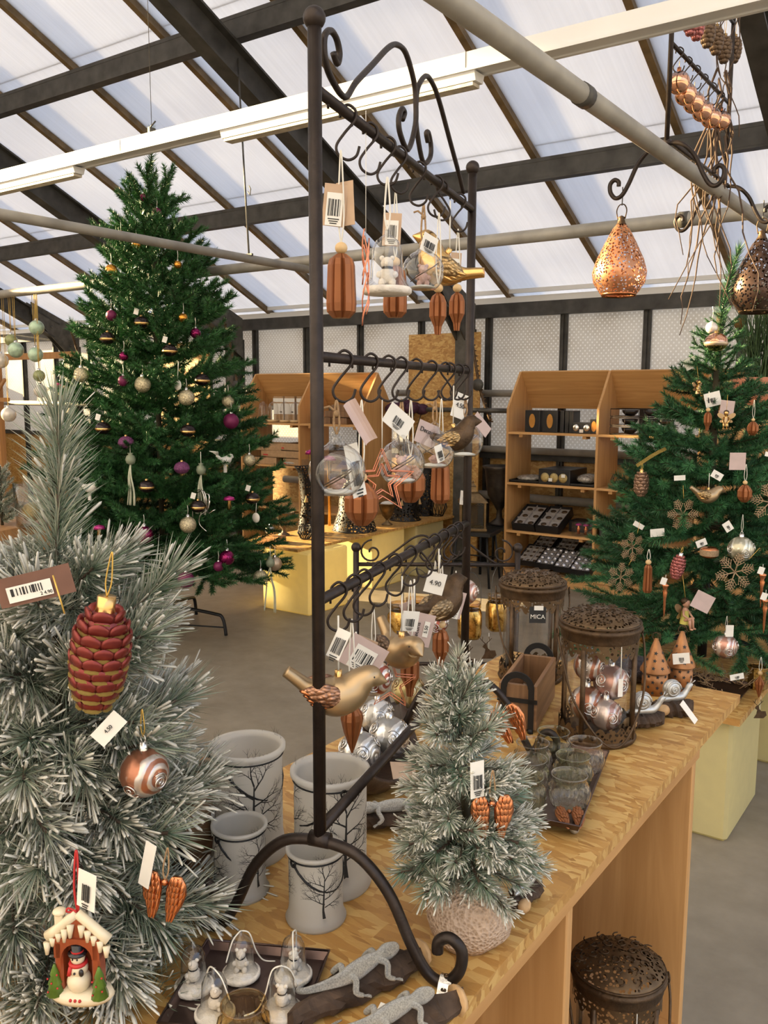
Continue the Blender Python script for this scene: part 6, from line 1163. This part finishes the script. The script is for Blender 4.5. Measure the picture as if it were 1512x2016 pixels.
# stool with golden lantern, urn
t = thing('iron_stool', 'black iron stool carrying the golden lantern left of the right shelves', 'stool', (-3.33, 5.98, 0), .2); part('seat', MB().box((0, 0, .415), (.32, .30, .03), bev=.004), MT['black_metal'], t)
for sx in (-1, 1):
    for sy in (-1, 1): part('leg', MB().rod((sx * .12, sy * .11, .405), (sx * .16, sy * .15, 0), .010, 6), MT['black_metal'], t)
part('stretcher', MB().tube([(-.14, -.13, .2), (.14, -.13, .2), (.14, .13, .2), (-.14, .13, .2)], .006, 5, closed=True), MT['black_metal'], t)
t = thing('metal_lantern', 'antique gold square lantern with glass panes on the iron stool', 'lantern', (-3.36, 5.97, .432), .55, s=1.1); w = .085
part('base', MB().box((0, 0, .01), (.20, .20, .02), bev=.003), MT['antique_gold'], t)
for sx in (-1, 1):
    for sy in (-1, 1): part('corner_post', MB().box((sx * w, sy * w, .11), (.014, .014, .19)), MT['antique_gold'], t)
for k in range(4):
    M = Matrix.Rotation(k * pi / 2, 4, 'Z'); part('pane', MB().box((0, w, .11), (.15, .003, .18), M=M), glass('old_glass', (.62, .58, .40)), t); fr = MB()
    for j in range(7): fr.tube([(-.066 + .022 * j + .010 * cos(a), w - .002, .195 + .009 * sin(a)) for a in [pi * i_ / 5 + pi for i_ in range(6)]], .0025, 4, M=M); fr.tube([(-.066 + .022 * j + .010 * cos(a), w - .002, .028 + .009 * sin(a)) for a in [pi * i_ / 5 for i_ in range(6)]], .0025, 4, M=M)
    part('fretwork', fr, MT['antique_gold'], t)['kind'] = 'stuff'
part('roof', MB().lathe([(.15, .205), (.135, .215), (.07, .262), (.035, .275), (.03, .31), (.034, .312), (.022, .32), (.010, .335), (.012, .345), (.001, .355)], 4, Matrix.Rotation(pi / 4, 4, 'Z'), sm=False), MT['antique_gold'], t); ptag(t, (-.06, -.10, .24), .07, .10, .3, .15, -.2, 'white_paper', True, None, 51, (.5, .3))
t = thing('urn_stand', 'dark low table under the urn beside the right shelves', 'table', (-3.36, 6.42, 0)); part('top', MB().box((0, 0, .40), (.26, .26, .03)), MT['black_metal'], t)
for sx in (-1, 1):
    for sy in (-1, 1): part('leg', MB().rod((sx * .11, sy * .11, 0), (sx * .11, sy * .11, .39), .012, 6), MT['black_metal'], t)
t = thing('urn', 'tall dark metal urn vase beside the right shelves', 'urn', (-3.36, 6.42, .415)); part('vase', MB().lathe([(.001, 0), (.08, 0), (.075, .02), (.025, .06), (.022, .12), (.05, .17), (.10, .25), (.115, .36), (.125, .46), (.15, .49), (.14, .495), (.11, .46), (.09, .26), (.001, .20)], 28), plain('urn_metal', (.055, .045, .038), .4, .7, .4, 20, .1), t)
# far left: baubles on cords from the pipe, wooden table
plain('green_white', (.42, .55, .40), .3, 0, .6, 14); plain('pearl', (.75, .68, .60), .25, .2, .1); plain('olive_ball', (.30, .32, .14), .3, .1, .3)
for i, (q, r, m) in enumerate((((-6.338, 3.95, 1.895), .048, 'olive_ball'), ((-6.251, 3.93, 1.818), .060, 'green_white'), ((-6.492, 3.95, 1.742), .058, 'pearl'), ((-5.996, 3.95, 1.978), .056, 'green_white'), ((-6.026, 3.95, 1.779), .056, 'green_white'), ((-5.963, 3.93, 1.619), .044, 'olive_ball'), ((-5.984, 3.95, 1.505), .050, 'pearl'), ((-6.427, 3.95, 1.321), .058, 'pearl'))):
    t = thing('hanging_bauble', ['olive bauble in the upper left cluster under the pipe', 'white bauble with a green tree in the upper left cluster', 'pearly bauble cut by the left picture edge', 'highest green and white bauble under the pipe', 'second green and white bauble below the highest one', 'olive bauble above the pale lowest one', 'pale pearly bauble lowest in its column', 'sun-bright white bauble hanging low at the left edge'][i], 'bauble', q, 0, 'baubles on yellow cords'); part('ball', MB().sph((0, 0, 0), r, 20, 14), MT[m], t); part('cap', MB().lathe([(.001, r + .012), (.012, r + .012), (.013, r - .002)], 10), MT['silver'], t)
    part('cord', MB().tube([(0, 0, r + .01), (.006, 0, r + .1), (.012, 0, 2.22 - q[2])], .002, 4).tube([(0, 0, r + .01), (-.006, 0, r + .1), (-.012, 0, 2.22 - q[2])], .002, 4), MT['gold_cord'], t)
t = thing('wooden_table', 'rough wooden display table at the left picture edge', 'table', (-4.34, 2.42, 0), .3); part('top', MB().box((0, 0, .80), (.7, .5, .05)), MT['post_wood'], t)
for sx in (-1, 1):
    for sy in (-1, 1): part('leg', MB().box((sx * .3, sy * .2, .39), (.06, .06, .78)), MT['post_wood'], t)
t = thing('frosted_bush', 'sunlit frosted mini tree at the left picture edge', 'tree', (-4.13, 2.47, .826)); rng = random.Random(17); fm = [tuft(.10, .035, .003, 140, .5, 90 + j, 6) for j in range(3)]
for k in range(26):
    a = 2.4 * k; z = .02 + .010 * k; o = link('branch', fm[k % 3], t, (0, 0, z)); aim(o, Vector((cos(a), sin(a), .3 + .03 * k)).normalized()); s_ = 1.1 - .02 * k; o.scale = (s_, s_, s_)
part('trunk', MB().rod((0, 0, 0), (0, 0, .3), .008, 6), STEM, t)
t = thing('glass_vase', 'clear glass cylinder vase with sparkling lights at the left picture edge', 'vase', (-3.99, 2.55, .826)); part('wall', MB().lathe([(.001, .002), (.075, 0), (.085, .22), (.082, .22), (.072, .008), (.001, .008)], 26), MT['clear_glass'], t); part('filling', MB().sph((0, 0, .07), .05, 10, 8), MT['glitter_gold'], t)
# grass plant behind the smaller tree
t = thing('display_pedestal', 'plain wooden pedestal hidden behind the smaller tree', 'pedestal', (-.985, 4.55, 0)); part('column', MB().box((0, 0, .70), (.34, .34, 1.40), bev=.003), MT['beech'], t); part('cap_board', MB().box((0, 0, 1.41), (.38, .38, .02)), MT['beech_x'], t)
t = thing('grass_plant', 'ornamental grass with brown pompom heads in a terracotta pot behind the smaller tree', 'plant', (-.985, 4.55, 1.421)); part('pot', MB().lathe([(.001, 0), (.09, 0), (.125, .14), (.13, .16), (.12, .16), (.001, .12)], 24), plain('terracotta', (.55, .22, .13), .7, 0, .1), t); rng = random.Random(3); mb = MB()
for k in range(150):
    a = rng.uniform(0, 6.28); l = rng.uniform(.3, .55); w = rng.uniform(.02, .2); p0 = Vector((rng.uniform(-.06, .06), rng.uniform(-.06, .06), .12)); pts = [p0 + Vector((cos(a) * w * u * u, sin(a) * w * u * u, l * u - .08 * w * u * u * 3)) for u in (0, .35, .7, 1)]; mb.tube(pts, [.003, .0028, .002, .0006], 3, cap=False)
part('grass_blades', mb, plain('grass_green', (.05, .10, .03), .6, 0, .4), t)['kind'] = 'stuff'
for k, (x, y, z) in enumerate(((.06, 0, .50), (-.10, -.02, .42), (.08, -.06, .40), (.02, .05, .44), (.13, 0, .36))): h = part('pompom', MB().sph((x, y, z), .028, 12, 8), plain('pompom', (.16, .09, .02), .95, 0, .5, 200, .8), t); part('stalk', MB().rod((x * .3, y * .3, .12), (x, y, z), .003, 5), MT['grass_green'], h)
# ---------------------------------------------------------------- ornaments on the tall tree
plain('plum_gloss', (.20, .008, .075), .12, .75, .1); plain('plum_matt', (.15, .010, .065), .5, .3, .1); plain('amber_gloss', (.62, .27, .04), .15, .85, .1); plain('champagne', (.52, .40, .28), .35, .7, .1); plain('onyx', (.02, .012, .012), .15, .4); plain('crackle', (.60, .52, .34), .3, .75, .55, 160, .6); plain('purple_glitter', (.18, .05, .14), .5, .4, .6, 200, .6); plain('pod_green', (.22, .25, .17), .6, 0, .2); plain('ribbon_pale', (.55, .56, .42), .6); plain('white_feather', (.72, .70, .64), .9)
def ball(label, q, r, m, grp='round baubles on the tall tree', cap='silver', n=20):
    t = thing('tree_bauble', label, 'bauble', q, 0, grp); part('ball', MB().sph((0, 0, 0), r, n, n * 2 // 3), MT[m], t); part('cap', MB().lathe([(.001, r * 1.25), (r * .22, r * 1.25), (r * .25, r * .95)], 10), MT[cap], t); part('hanger', MB().tube([(0, 0, r * 1.25), (.004, 0, r * 1.25 + .025), (0, 0, r * 1.25 + .05)], .0015, 4), MT['white_cord'], t); return t
def onion(label, q, r, m1='onyx', m2='gold', tagit=False):
    t = thing('onion_bauble', label, 'bauble', q, 0, 'flattened onion baubles on the tall tree'); part('upper_half', MB().lathe([(r * 1.0, -.05 * r), (r * .93, .30 * r), (r * .72, .58 * r), (r * .35, .78 * r), (.001, .82 * r)], 20), MT[m1], t); part('band', MB().lathe([(r * .92, -.30 * r), (r * 1.02, -.18 * r), (r * 1.02, -.05 * r), (r * .97, .05 * r)], 20), MT[m2], t); part('lower_half', MB().lathe([(.001, -.80 * r), (r * .45, -.72 * r), (r * .78, -.52 * r), (r * .95, -.25 * r)], 20), MT[m1], t); part('cap', MB().lathe([(.001, r * 1.0), (r * .18, r), (r * .2, r * .7)], 8), MT['gold'], t)
    if tagit: ptag(t, (-.015, -.02, r * 1.4), .026, .034, YV, .3, 0, 'white_paper')
    return t
for lab, q, r, m in (('dark plum bauble near the top of the tall tree', (-4.184, 3.5, 2.622), .026, 'plum_gloss'), ('dark plum bauble second from the top on the right of the tall tree', (-4.099, 3.515, 2.532), .026, 'plum_matt'), ('amber bauble high on the left of the tall tree above the pipe', (-4.097, 3.355, 2.331), .026, 'amber_gloss'), ('small amber bauble just under the pipe at the left', (-4.223, 3.351, 2.401), .020, 'amber_gloss'), ('sunlit amber bauble at the upper left edge of the tall tree', (-4.193, 3.252, 2.183), .034, 'amber_gloss'), ('amber bauble at the upper right edge of the tall tree', (-3.92, 3.501, 2.222), .022, 'amber_gloss'), ('plum bauble in the sunlit upper left of the tall tree', (-4.132, 3.193, 1.926), .030, 'plum_matt'), ('amber bauble right of centre in the upper part of the tall tree', (-3.841, 3.461, 1.917), .027, 'amber_gloss'), ('plum bauble on the upper right edge of the tall tree', (-3.802, 3.514, 1.834), .030, 'plum_gloss'), ('plum bauble in the left middle below a golden onion bauble', (-4.012, 3.175, 1.698), .026, 'plum_gloss'), ('dull plum bauble in the shaded middle of the tall tree', (-3.987, 3.145, 1.561), .030, 'plum_matt'), ('champagne bauble at the far left edge of the tall tree', (-4.439, 3.097, 1.493), .045, 'champagne'), ('small red bauble behind the champagne one', (-4.557, 3.14, 1.543), .022, 'plum_gloss'), ('large dark plum bauble at the right edge of the tall tree', (-3.659, 3.64, 1.335), .046, 'plum_matt'), ('glossy plum bauble left of the tall tree trunk near the bottom', (-3.745, 3.055, 0.735), .049, 'plum_gloss'), ('glossy plum bauble low on the right of the tall tree', (-3.52, 3.448, 0.574), .044, 'plum_gloss'), ('small plum bauble low on the right of the tall tree', (-3.533, 3.393, 0.532), .029, 'plum_matt'), ('matt plum bauble hanging lowest above the tree stand', (-3.61, 3.22, 0.474), .047, 'plum_matt'), ('champagne bauble hanging below the right branch tip', (-3.565, 3.893, 0.463), .044, 'champagne')): ball(lab, q, r, m)
for lab, q, r in (('crackled gold glass ball at the left edge of the tall tree', (-4.284, 3.09, 1.596), .043), ('crackled gold glass ball in the middle of the tall tree', (-3.895, 3.202, 1.542), .045), ('crackled gold glass ball with a round white tag', (-3.741, 3.378, 1.47), .045), ('crackled gold glass ball by the right edge of the tall tree', (-3.692, 3.651, 1.449), .036), ('crackled gold ball low in the right middle of the tall tree', (-3.607, 3.243, 0.78), .046), ('crackled gold ball hanging under the right branch tip', (-3.569, 3.77, 0.401), .043), ('crackled gold ball at the right edge above the pink mushroom', (-3.611, 3.735, 1.105), .036)): ball(lab, q, r, 'crackle', 'crackled balls on the tall tree')
for i, (q, m, m2) in enumerate((((-3.965, 3.264, 1.884), 'onyx', 'gold'), ((-4.124, 3.157, 1.798), 'onyx', 'gold'), ((-3.836, 3.35, 1.731), 'onyx', 'gold'), ((-3.731, 3.49, 1.57), 'onyx', 'gold'), ((-4.044, 3.042, 1.303), 'onyx', 'gold'), ((-3.701, 3.346, 1.288), 'onyx', 'gold'), ((-3.908, 3.086, 1.227), 'purple_glitter', 'purple_glitter'), ((-3.678, 3.274, 1.087), 'purple_glitter', 'purple_glitter'), ((-3.777, 3.109, 0.991), 'onyx', 'gold'), ((-3.6, 3.314, 0.874), 'onyx', 'gold'), ((-3.544, 3.686, 0.888), 'onyx', 'gold'))):
    onion(['black and gold onion bauble high in the centre of the tall tree', 'black and gold onion bauble at the upper left of the tall tree', 'black and gold onion bauble right of centre in the upper tree', 'black and gold onion bauble near the right edge beside the disc tag', 'black and gold onion bauble behind the frosted pine tip', 'black and gold onion bauble right of the trunk at mid height', 'purple glitter onion bauble above the left ribboned pod', 'purple glitter onion bauble near the right ribboned pod', 'black and gold onion bauble in the lower centre of the tall tree', 'black and gold onion bauble beside the silver ribbons', 'black and gold onion bauble at the lower right edge of the tall tree'][i], q, .043, m, m2, i in (0, 2, 4, 9, 10))
for i, q in enumerate(((-3.871, 3.082, 1.135), (-3.629, 3.37, 1.072), (-3.539, 3.825, 0.483))):
    t = thing('seed_pod_ornament', ['grey-green pod with trailing ribbons in the left middle of the tall tree', 'grey-green pod with trailing ribbons in the right middle of the tall tree', 'grey-green pod with long ribbons under the right branch tip'][i], 'ornament', q, 0, 'pods with ribbons'); part('pod', MB().lathe([(.001, -.03), (.022, -.02), (.028, 0), (.022, .02), (.010, .028), (.016, .036), (.001, .038)], 14), MT['pod_green'], t); rng = random.Random(i)
    for k in range(5): x = rng.uniform(-.02, .02); part('ribbon', MB().tube(spline([(0, 0, -.02), (x, -.01, -.09), (x * 2 + .01, -.012, -.17), (x * 2.6, -.01, -.25 - .05 * (i == 2))], 4), .0035, 4), MT['ribbon_pale'], t)
    cord(t, [(0, 0, .035), (0, 0, .10)], .002)
for i, q in enumerate(((-4.059, 2.948, 0.981), (-3.603, 3.53, 1.117))):
    t = thing('feather_bird', ['white feather bird at the left of the tall tree', 'white feather bird at the right of the tall tree'][i], 'ornament', q, .5 + i, 'white feather birds'); part('body', BB, MT['white_feather'], t)
    for k in range(4): part('tail_feather', MB().tube([(-.05, 0, .026), (-.07, .012 * (k - 1.5), .05), (-.085, .024 * (k - 1.5), .055)], [.004, .006, .001], 5), MT['white_feather'], t)
    part('clip', MB().box((.0, 0, -.045), (.016, .010, .05)), MT['white_feather'], t)
for i, q in enumerate(((-3.549, 3.502, 0.9), (-3.957, 2.925, 0.768))):
    t = thing('mushroom_ornament', ['magenta glass mushroom with golden stem low on the right of the tall tree', 'magenta mushroom half hidden at the left of the tall tree'][i], 'ornament', q, 0, 'magenta mushrooms'); part('stalk', MB().lathe([(.001, -.058), (.015, -.058), (.010, -.02), (.014, 0)], 10), MT['gold'], t); part('mushroom_cap', MB().lathe([(.012, -.004), (.034, -.004), (.028, .012), (.001, .020)], 14), MT['magenta'], t)
t = thing('ribbon_bow', 'curled silver ribbon bow low in the tall tree', 'ribbon', (-3.573, 3.363, 0.849)); rng = random.Random(8)
for k in range(8): a = rng.uniform(0, 6); l = rng.uniform(.06, .12); part('ribbon', MB().tube(spline([(0, -.01, 0), (l * .5 * cos(a), -.03, l * .5 * sin(a)), (l * cos(a + .4), -.03, l * sin(a + .4)), (l * 1.3 * cos(a + .9), -.02, l * 1.1 * sin(a + .7) - .02)], 4), .0035, 4), MT['silver'], t)
for i, q in enumerate(((-3.521, 3.719, 0.775), (-3.768, 3.371, 1.54))):
    t = thing('shop_tag', ['round white disc tag on a cord at the lower right of the tall tree', 'round white disc tag above a crackled gold ball'][i], 'tag', q); part('disc', MB().lathe([(.001, -.001), (.029, -.001), (.029, .001), (.001, .001)], 20, TR((0, -.03, 0), pi / 2, 0, 0)), MT['white_paper'], t); cord(t, [(0, -.03, .028), (0, -.02, .13)], .0018)
# ---------------------------------------------------------------- ornaments on the smaller tree
plain('glitter_snow', (.46, .32, .19), .45, .6, .4, 500, .6)
def flake_mesh(seed):
    rng = random.Random(seed); mb = MB(); R_ = .055
    for k in range(6):
        a = k * pi / 3; d = Vector((cos(a), 0, sin(a))); n = Vector((-sin(a), 0, cos(a))); mb.tube([Vector((0, 0, 0)), d * R_ * .5, d * R_], [.0022, .002, .0012], 4)
        for u in (.35, .52, .68, .84):
            for sd in (-1, 1):
                l = R_ * .38 * (1.1 - u) + .006; b = d * R_ * u; e = (d * .7 + n * sd * .75).normalized(); mb.tube([b, b + e * l], [.0018, .0011], 4); mb.sph(tuple(b + e * l), .0021, 5, 4); c2 = b + e * l * .5; mb.tube([c2, c2 + (d * .9 - n * sd * .2).normalized() * l * .45], .0012, 4)
    return mb
FLK = flake_mesh(1).mesh(MT['glitter_snow'], 'flake')
for i, (q, s_, rz) in enumerate((((-0.915, 3.105, 1.085), 1.0, .1), ((-0.659, 3.224, 1.134), 1.15, -.1), ((-1.073, 3.056, 0.959), .95, .4), ((-1.091, 3.002, 0.857), .92, .2), ((-0.715, 3.03, 0.916), 1.15, .0))):
    t = thing('snowflake_ornament', ['glittery bronze snowflake below the golden bird on the smaller tree', 'glittery bronze snowflake at the right picture edge', 'glittery bronze snowflake at the left side of the smaller tree', 'lowest left glittery bronze snowflake on the smaller tree', 'glittery bronze snowflake under the pale glass ball'][i], 'ornament', (q[0] + .03, q[1] - .045, q[2]), 0, 'bronze snowflakes', rot=(0, .2 * i, YV + rz), s=s_); link('flake', FLK, t); cord(t, [(0, 0, .055), (0, .01, .10)], .0008, 'gold_cord')
def fairy(label, q, rz, s=1.0, skin='gold', dress='gold_matt'):
    t = thing('fairy_figure', label, 'figurine', q, 0, 'fairy ornaments', rot=(0, 0, rz), s=s); mb = MB()
    mb.tube(spline([(0, 0, -.004), (.001, 0, .008), (0, 0, .018), (0, 0, .023)], 4), [.0070, .0072, .0070, .0066, .0062, .0060, .0060, .0060, .0058, .005, .004, .003, .0028], 10); mb.sph((0, -.001, .032), .0078, 12, 10, sc_=(.92, .95, 1.08)); mb.sph((0, -.0088, .031), .0012, 6, 5)
    for sd in (-1, 1):
        mb.tube([(sd * .006, 0, .018), (sd * .011, -.004, .009), (sd * .008, -.013, .003)], [.0028, .0023, .0019], 7); mb.sph((sd * .008, -.014, .002), .0024, 7, 5); mb.tube([(sd * .0035, 0, -.003), (sd * .0055, -.014, .002), (sd * .005, -.016, -.016)], [.0045, .0036, .0024], 8); mb.sph((sd * .005, -.0185, -.0175), .0028, 7, 5, sc_=(.8, 1.5, .7))
    part('body', mb, MT[skin], t); part('dress', MB().lathe([(.0095, -.010), (.0085, -.002), (.0073, .010), (.0066, .017)], 14), MT[dress], t); part('hair', MB().sph((0, .0012, .0345), .0084, 12, 8, sc_=(1, 1, .9)), MT['bronze_dark'], t)
    for sd in (-1, 1):
        for (l, an, z0) in ((.030, .55, .014), (.019, -.35, .010)):
            poly = [(l * (.5 - .5 * cos(a)), l * .26 * sin(a)) for a in [2 * pi * k / 14 for k in range(14)]]; part('fairy_wing', MB().extr(poly, .0006, TR((sd * .002, .006, z0)) @ Matrix.Rotation(sd * .0, 4, 'Z') @ Matrix.Diagonal((sd, 1, 1, 1)) @ Matrix.Rotation(-an, 4, 'Y') @ Matrix.Rotation(pi / 2, 4, 'X')), MT['gold_matt'], t)
    cord(t, [(0, 0, .038), (0, .01, .09)], .0006, 'gold_cord'); return t
plain('skin_paint', (.55, .30, .20), .5); plain('dress_yellow', (.50, .45, .10), .5)
def fwd(q, k=.05): return (q[0] + .58 * k, q[1] - .82 * k, q[2])
fairy('gold fairy figure with wings high on the smaller tree', fwd((-0.946, 3.322, 1.511)), YV + .6, 1.0); fairy('gold fairy figure with wings below the white card tags', fwd((-0.829, 3.267, 1.399)), YV - .5, 1.1)
t = fairy('painted fairy in a yellow dress sitting under the smaller tree with a cone', (-0.84, 2.986, 0.734), YV + .7, 1.75, 'skin_paint', 'dress_yellow'); cone_parts(t, .20, 'cone_glitter', 'cone_glitter', 5, False, 3, 6)
q = fwd((-0.911, 3.397, 1.689)); t = onion('sunlit rose-gold onion bauble near the top of the smaller tree', q, .042, 'rosegold', 'champagne'); t['group'] = 'baubles on the smaller tree'
ball('bright pearly ball beside the rose-gold onion bauble', fwd((-0.939, 3.43, 1.744)), .022, 'pearl', 'baubles on the smaller tree')
for lab, kind, q, s_ in (('pointed fluted copper drop under the white card tags on the smaller tree', 'point', (-0.89, 3.26, 1.409), 1.1), ('round fluted copper ornament with bead at the right of the smaller tree', 'ball', (-0.748, 3.312, 1.381), .9), ('round fluted copper ornament beside the golden bird', 'ball', (-0.733, 3.182, 1.163), 1.12), ('slim fluted copper drop with bead low on the smaller tree', 'slim', (-0.986, 2.975, 0.871), 1.4), ('fluted copper drop with a tip hanging off the right plate edge', 'tip', (-0.601, 3.057, 0.523), 1.15)): fluted(kind, lab, fwd(q, .05 if kind != 'tip' else 0), s_, .10, grp='fluted copper ornaments on the smaller tree')
bird('gold bird in profile hanging in the middle of the smaller tree', fwd((-0.848, 3.134, 1.153), .06), (0, 0, YV), .98, 'gold_matt', 'gold', .05, 'bird ornaments')
pinecone('bronze pine cone on a gold ribbon at the left of the smaller tree', fwd((-1.102, 3.209, 1.167), .05), .95, 'cone_bronze', 'cone_bronze', (0, 0, 0), .02, 'gold', False, 'glass pine cones', 7, 8)
t = thing('gold_ribbon', 'perforated gold ribbon above the bronze pine cone', 'ribbon', fwd((-1.092, 3.252, 1.264), .05)); part('strip', MB().add([(x, y, z) for (x, z) in ((-.022, -.05), (-.010, -.02), (.0, .01), (.018, .04), (.035, .06)) for y in (-.007, .007)], [(2 * k, 2 * k + 1, 2 * k + 3, 2 * k + 2) for k in range(4)], 0, True, Matrix.Rotation(YV + .5, 4, 'Z') @ Matrix.Rotation(.9, 4, 'X')), MT['cone_glitter'], t)
pinecone('pink glass pine cone low in the middle of the smaller tree', fwd((-0.891, 2.99, 0.916), .05), .85, 'cone_pink', 'cone_pink', (0, .2, .5), .02, 'silver', False, 'glass pine cones', 8, 8)
rose_bauble('pale gold embossed glass ball at the right of the smaller tree', fwd((-0.713, 3.088, 0.985), .05), .043, 'pale_swirl', up=.06, face=YV, cordm='white_cord')
t = rose_bauble('pink embossed glass ball with a white tag below the smaller tree', (-0.706, 3.005, 0.655), .041, 'rose_swirl', up=.05, face=YV, cordm='white_cord'); ptag(t, (.016, -.02, .06), .026, .040, YV, 0, 0, 'white_paper')
t = thing('drum_ornament', 'small copper drum ornament with engraved band on the smaller tree', 'ornament', fwd((-0.803, 3.042, 0.971), .05)); part('drum', MB().lathe([(.001, -.018), (.022, -.018), (.030, -.010), (.030, .010), (.022, .017), (.001, .018)], 22), MT['copper'], t); part('band', MB().lathe([(.0305, -.010), (.0315, 0), (.0305, .010)], 22), MT['glitter_snow'], t)
for i, q in enumerate(((-0.633, 3.052, 0.879), (-0.917, 2.951, 0.825), (-0.615, 3.032, 0.799))):
    t = thing('twisted_icicle', ['long twisted copper icicle at the right of the smaller tree', 'short twisted copper icicle low in the smaller tree', 'copper bead icicle under the long twisted one'][i], 'ornament', fwd(q, .05), 0, 'copper icicles'); part('spindle', MB().lathe([(.001, -.075), (.004, -.05), (.005, -.01), (.009, .010), (.006, .018), (.011, .030), (.013, .036), (.001, .042)], 12), MT['copper'], t); cord(t, [(0, 0, .04), (0, 0, .07)], .0008); ptag(t, (-.002, -.014, .050), .020, .024, YV, .3, 0, 'white_paper')
for i, (q, w, h, ro, m, cd, lab) in enumerate((((-0.888, 3.299, 1.482), .058, .050, -.25, 'white_paper', True, 'white card tag with a black euro-slot on the smaller tree'), ((-0.836, 3.296, 1.453), .05, .05, .1, 'lilac_paper', None, 'folded pale card behind the slotted card tag'), ((-1.01, 3.428, 1.615), .05, .04, -.5, 'white_paper', None, 'sun-bright white card at the upper left of the smaller tree'), ((-0.95, 3.159, 1.206), .040, .018, -.06, 'white_paper', None, 'small blank white tag left of the golden bird'), ((-0.826, 3.171, 1.221), .040, .026, .5, 'white_paper', True, 'striped white tag right above the golden bird'), ((-0.771, 3.213, 1.27), .056, .060, 0, 'lilac_paper', None, 'large pale card tag above the round fluted ornament'), ((-0.685, 3.297, 1.292), .034, .016, .2, 'white_paper', None, 'small white tag at the right picture edge'), ((-1.075, 3.116, 1.03), .040, .018, .5, 'white_paper', None, 'white tag above the left snowflake'), ((-0.994, 3.077, 1.016), .05, .028, -.1, 'white_paper', None, 'pale card above the slim copper drop'), ((-0.836, 3.057, 0.998), .036, .024, -.4, 'white_paper', True, 'barcode tag beside the copper drum'), ((-0.767, 3.115, 1.054), .028, .034, -.6, 'white_paper', True, 'striped tag above the pale gold ball'), ((-0.796, 2.961, 0.818), .066, .06, .45, 'lilac_paper', None, 'large beige card above the painted fairy'), ((-0.685, 3.006, 0.57), .046, .020, -.2, 'white_paper', True, 'barcode tag on the glitter garland under the smaller tree'))):
    t = thing('shop_tag', lab, 'tag', fwd(q, .055), 0, 'tags on the smaller tree'); o = ptag(t, (0, 0, 0), w, h, YV, ro, 0, m, cd, None, 60 + i, (.35, .4))
    if i == 0: part('euro_slot', MB().box((-.016, -.001, 0), (.006, .0006, .020)).box((-.016, -.0012, 0), (.012, .0006, .006)), MT['ink'], o)
# under the smaller tree
t = thing('glitter_garland', 'tangled bronze glitter twig garland lying under the smaller tree', 'garland', (-.80, 3.12, .452)); rng = random.Random(44)
for k in range(60):
    p = Vector((rng.uniform(-.13, .13), rng.uniform(-.12, .12), rng.uniform(.005, .05))); a = rng.uniform(0, 6); d = Vector((cos(a), sin(a), rng.uniform(-.1, .9))).normalized(); mb = MB().tube([p, p + d * .03, p + d * .055 + Vector((0, 0, .006))], [.0018, .0015, .001], 4)
    for j in range(3): e = (d + Vector((rng.uniform(-1, 1), rng.uniform(-1, 1), rng.uniform(-.4, .8)))).normalized(); b = p + d * (.012 + .014 * j); mb.tube([b, b + e * .016], [.0014, .002], 4)
    part('twig', mb, MT['glitter_snow'], t)
tray('low dark tray under the glitter garland on the right plate', [(-.66, 3.0), (-.66, 3.26), (-.96, 3.26), (-.96, 3.0)], .4525, 'tray_metal')
for i, (x, y) in enumerate(((-.645, 3.25), (-1.16, 3.60))):
    t = thing('mirror_lantern', ['golden mirror tealight holder at the right of the glitter garland', 'golden mirror lantern with foil under the left of the smaller tree'][i], 'candle holder', (x, y, .452), .3); part('body', MB().lathe([(.001, 0), (.034, 0), (.036, .08), (.033, .08), (.030, .006), (.001, .006)], 6, sm=False), MG, t); part('rim', MB().tube([(.036 * cos(a), .036 * sin(a), .08) for a in [k * pi / 3 for k in range(6)]], .002, 5, closed=True), MT['gold'], t)
    if i: part('foil', MB().sph((-.03, 0, .095), .04, 9, 6, sc_=(1.2, 1, .4)), MT['gold'], t)
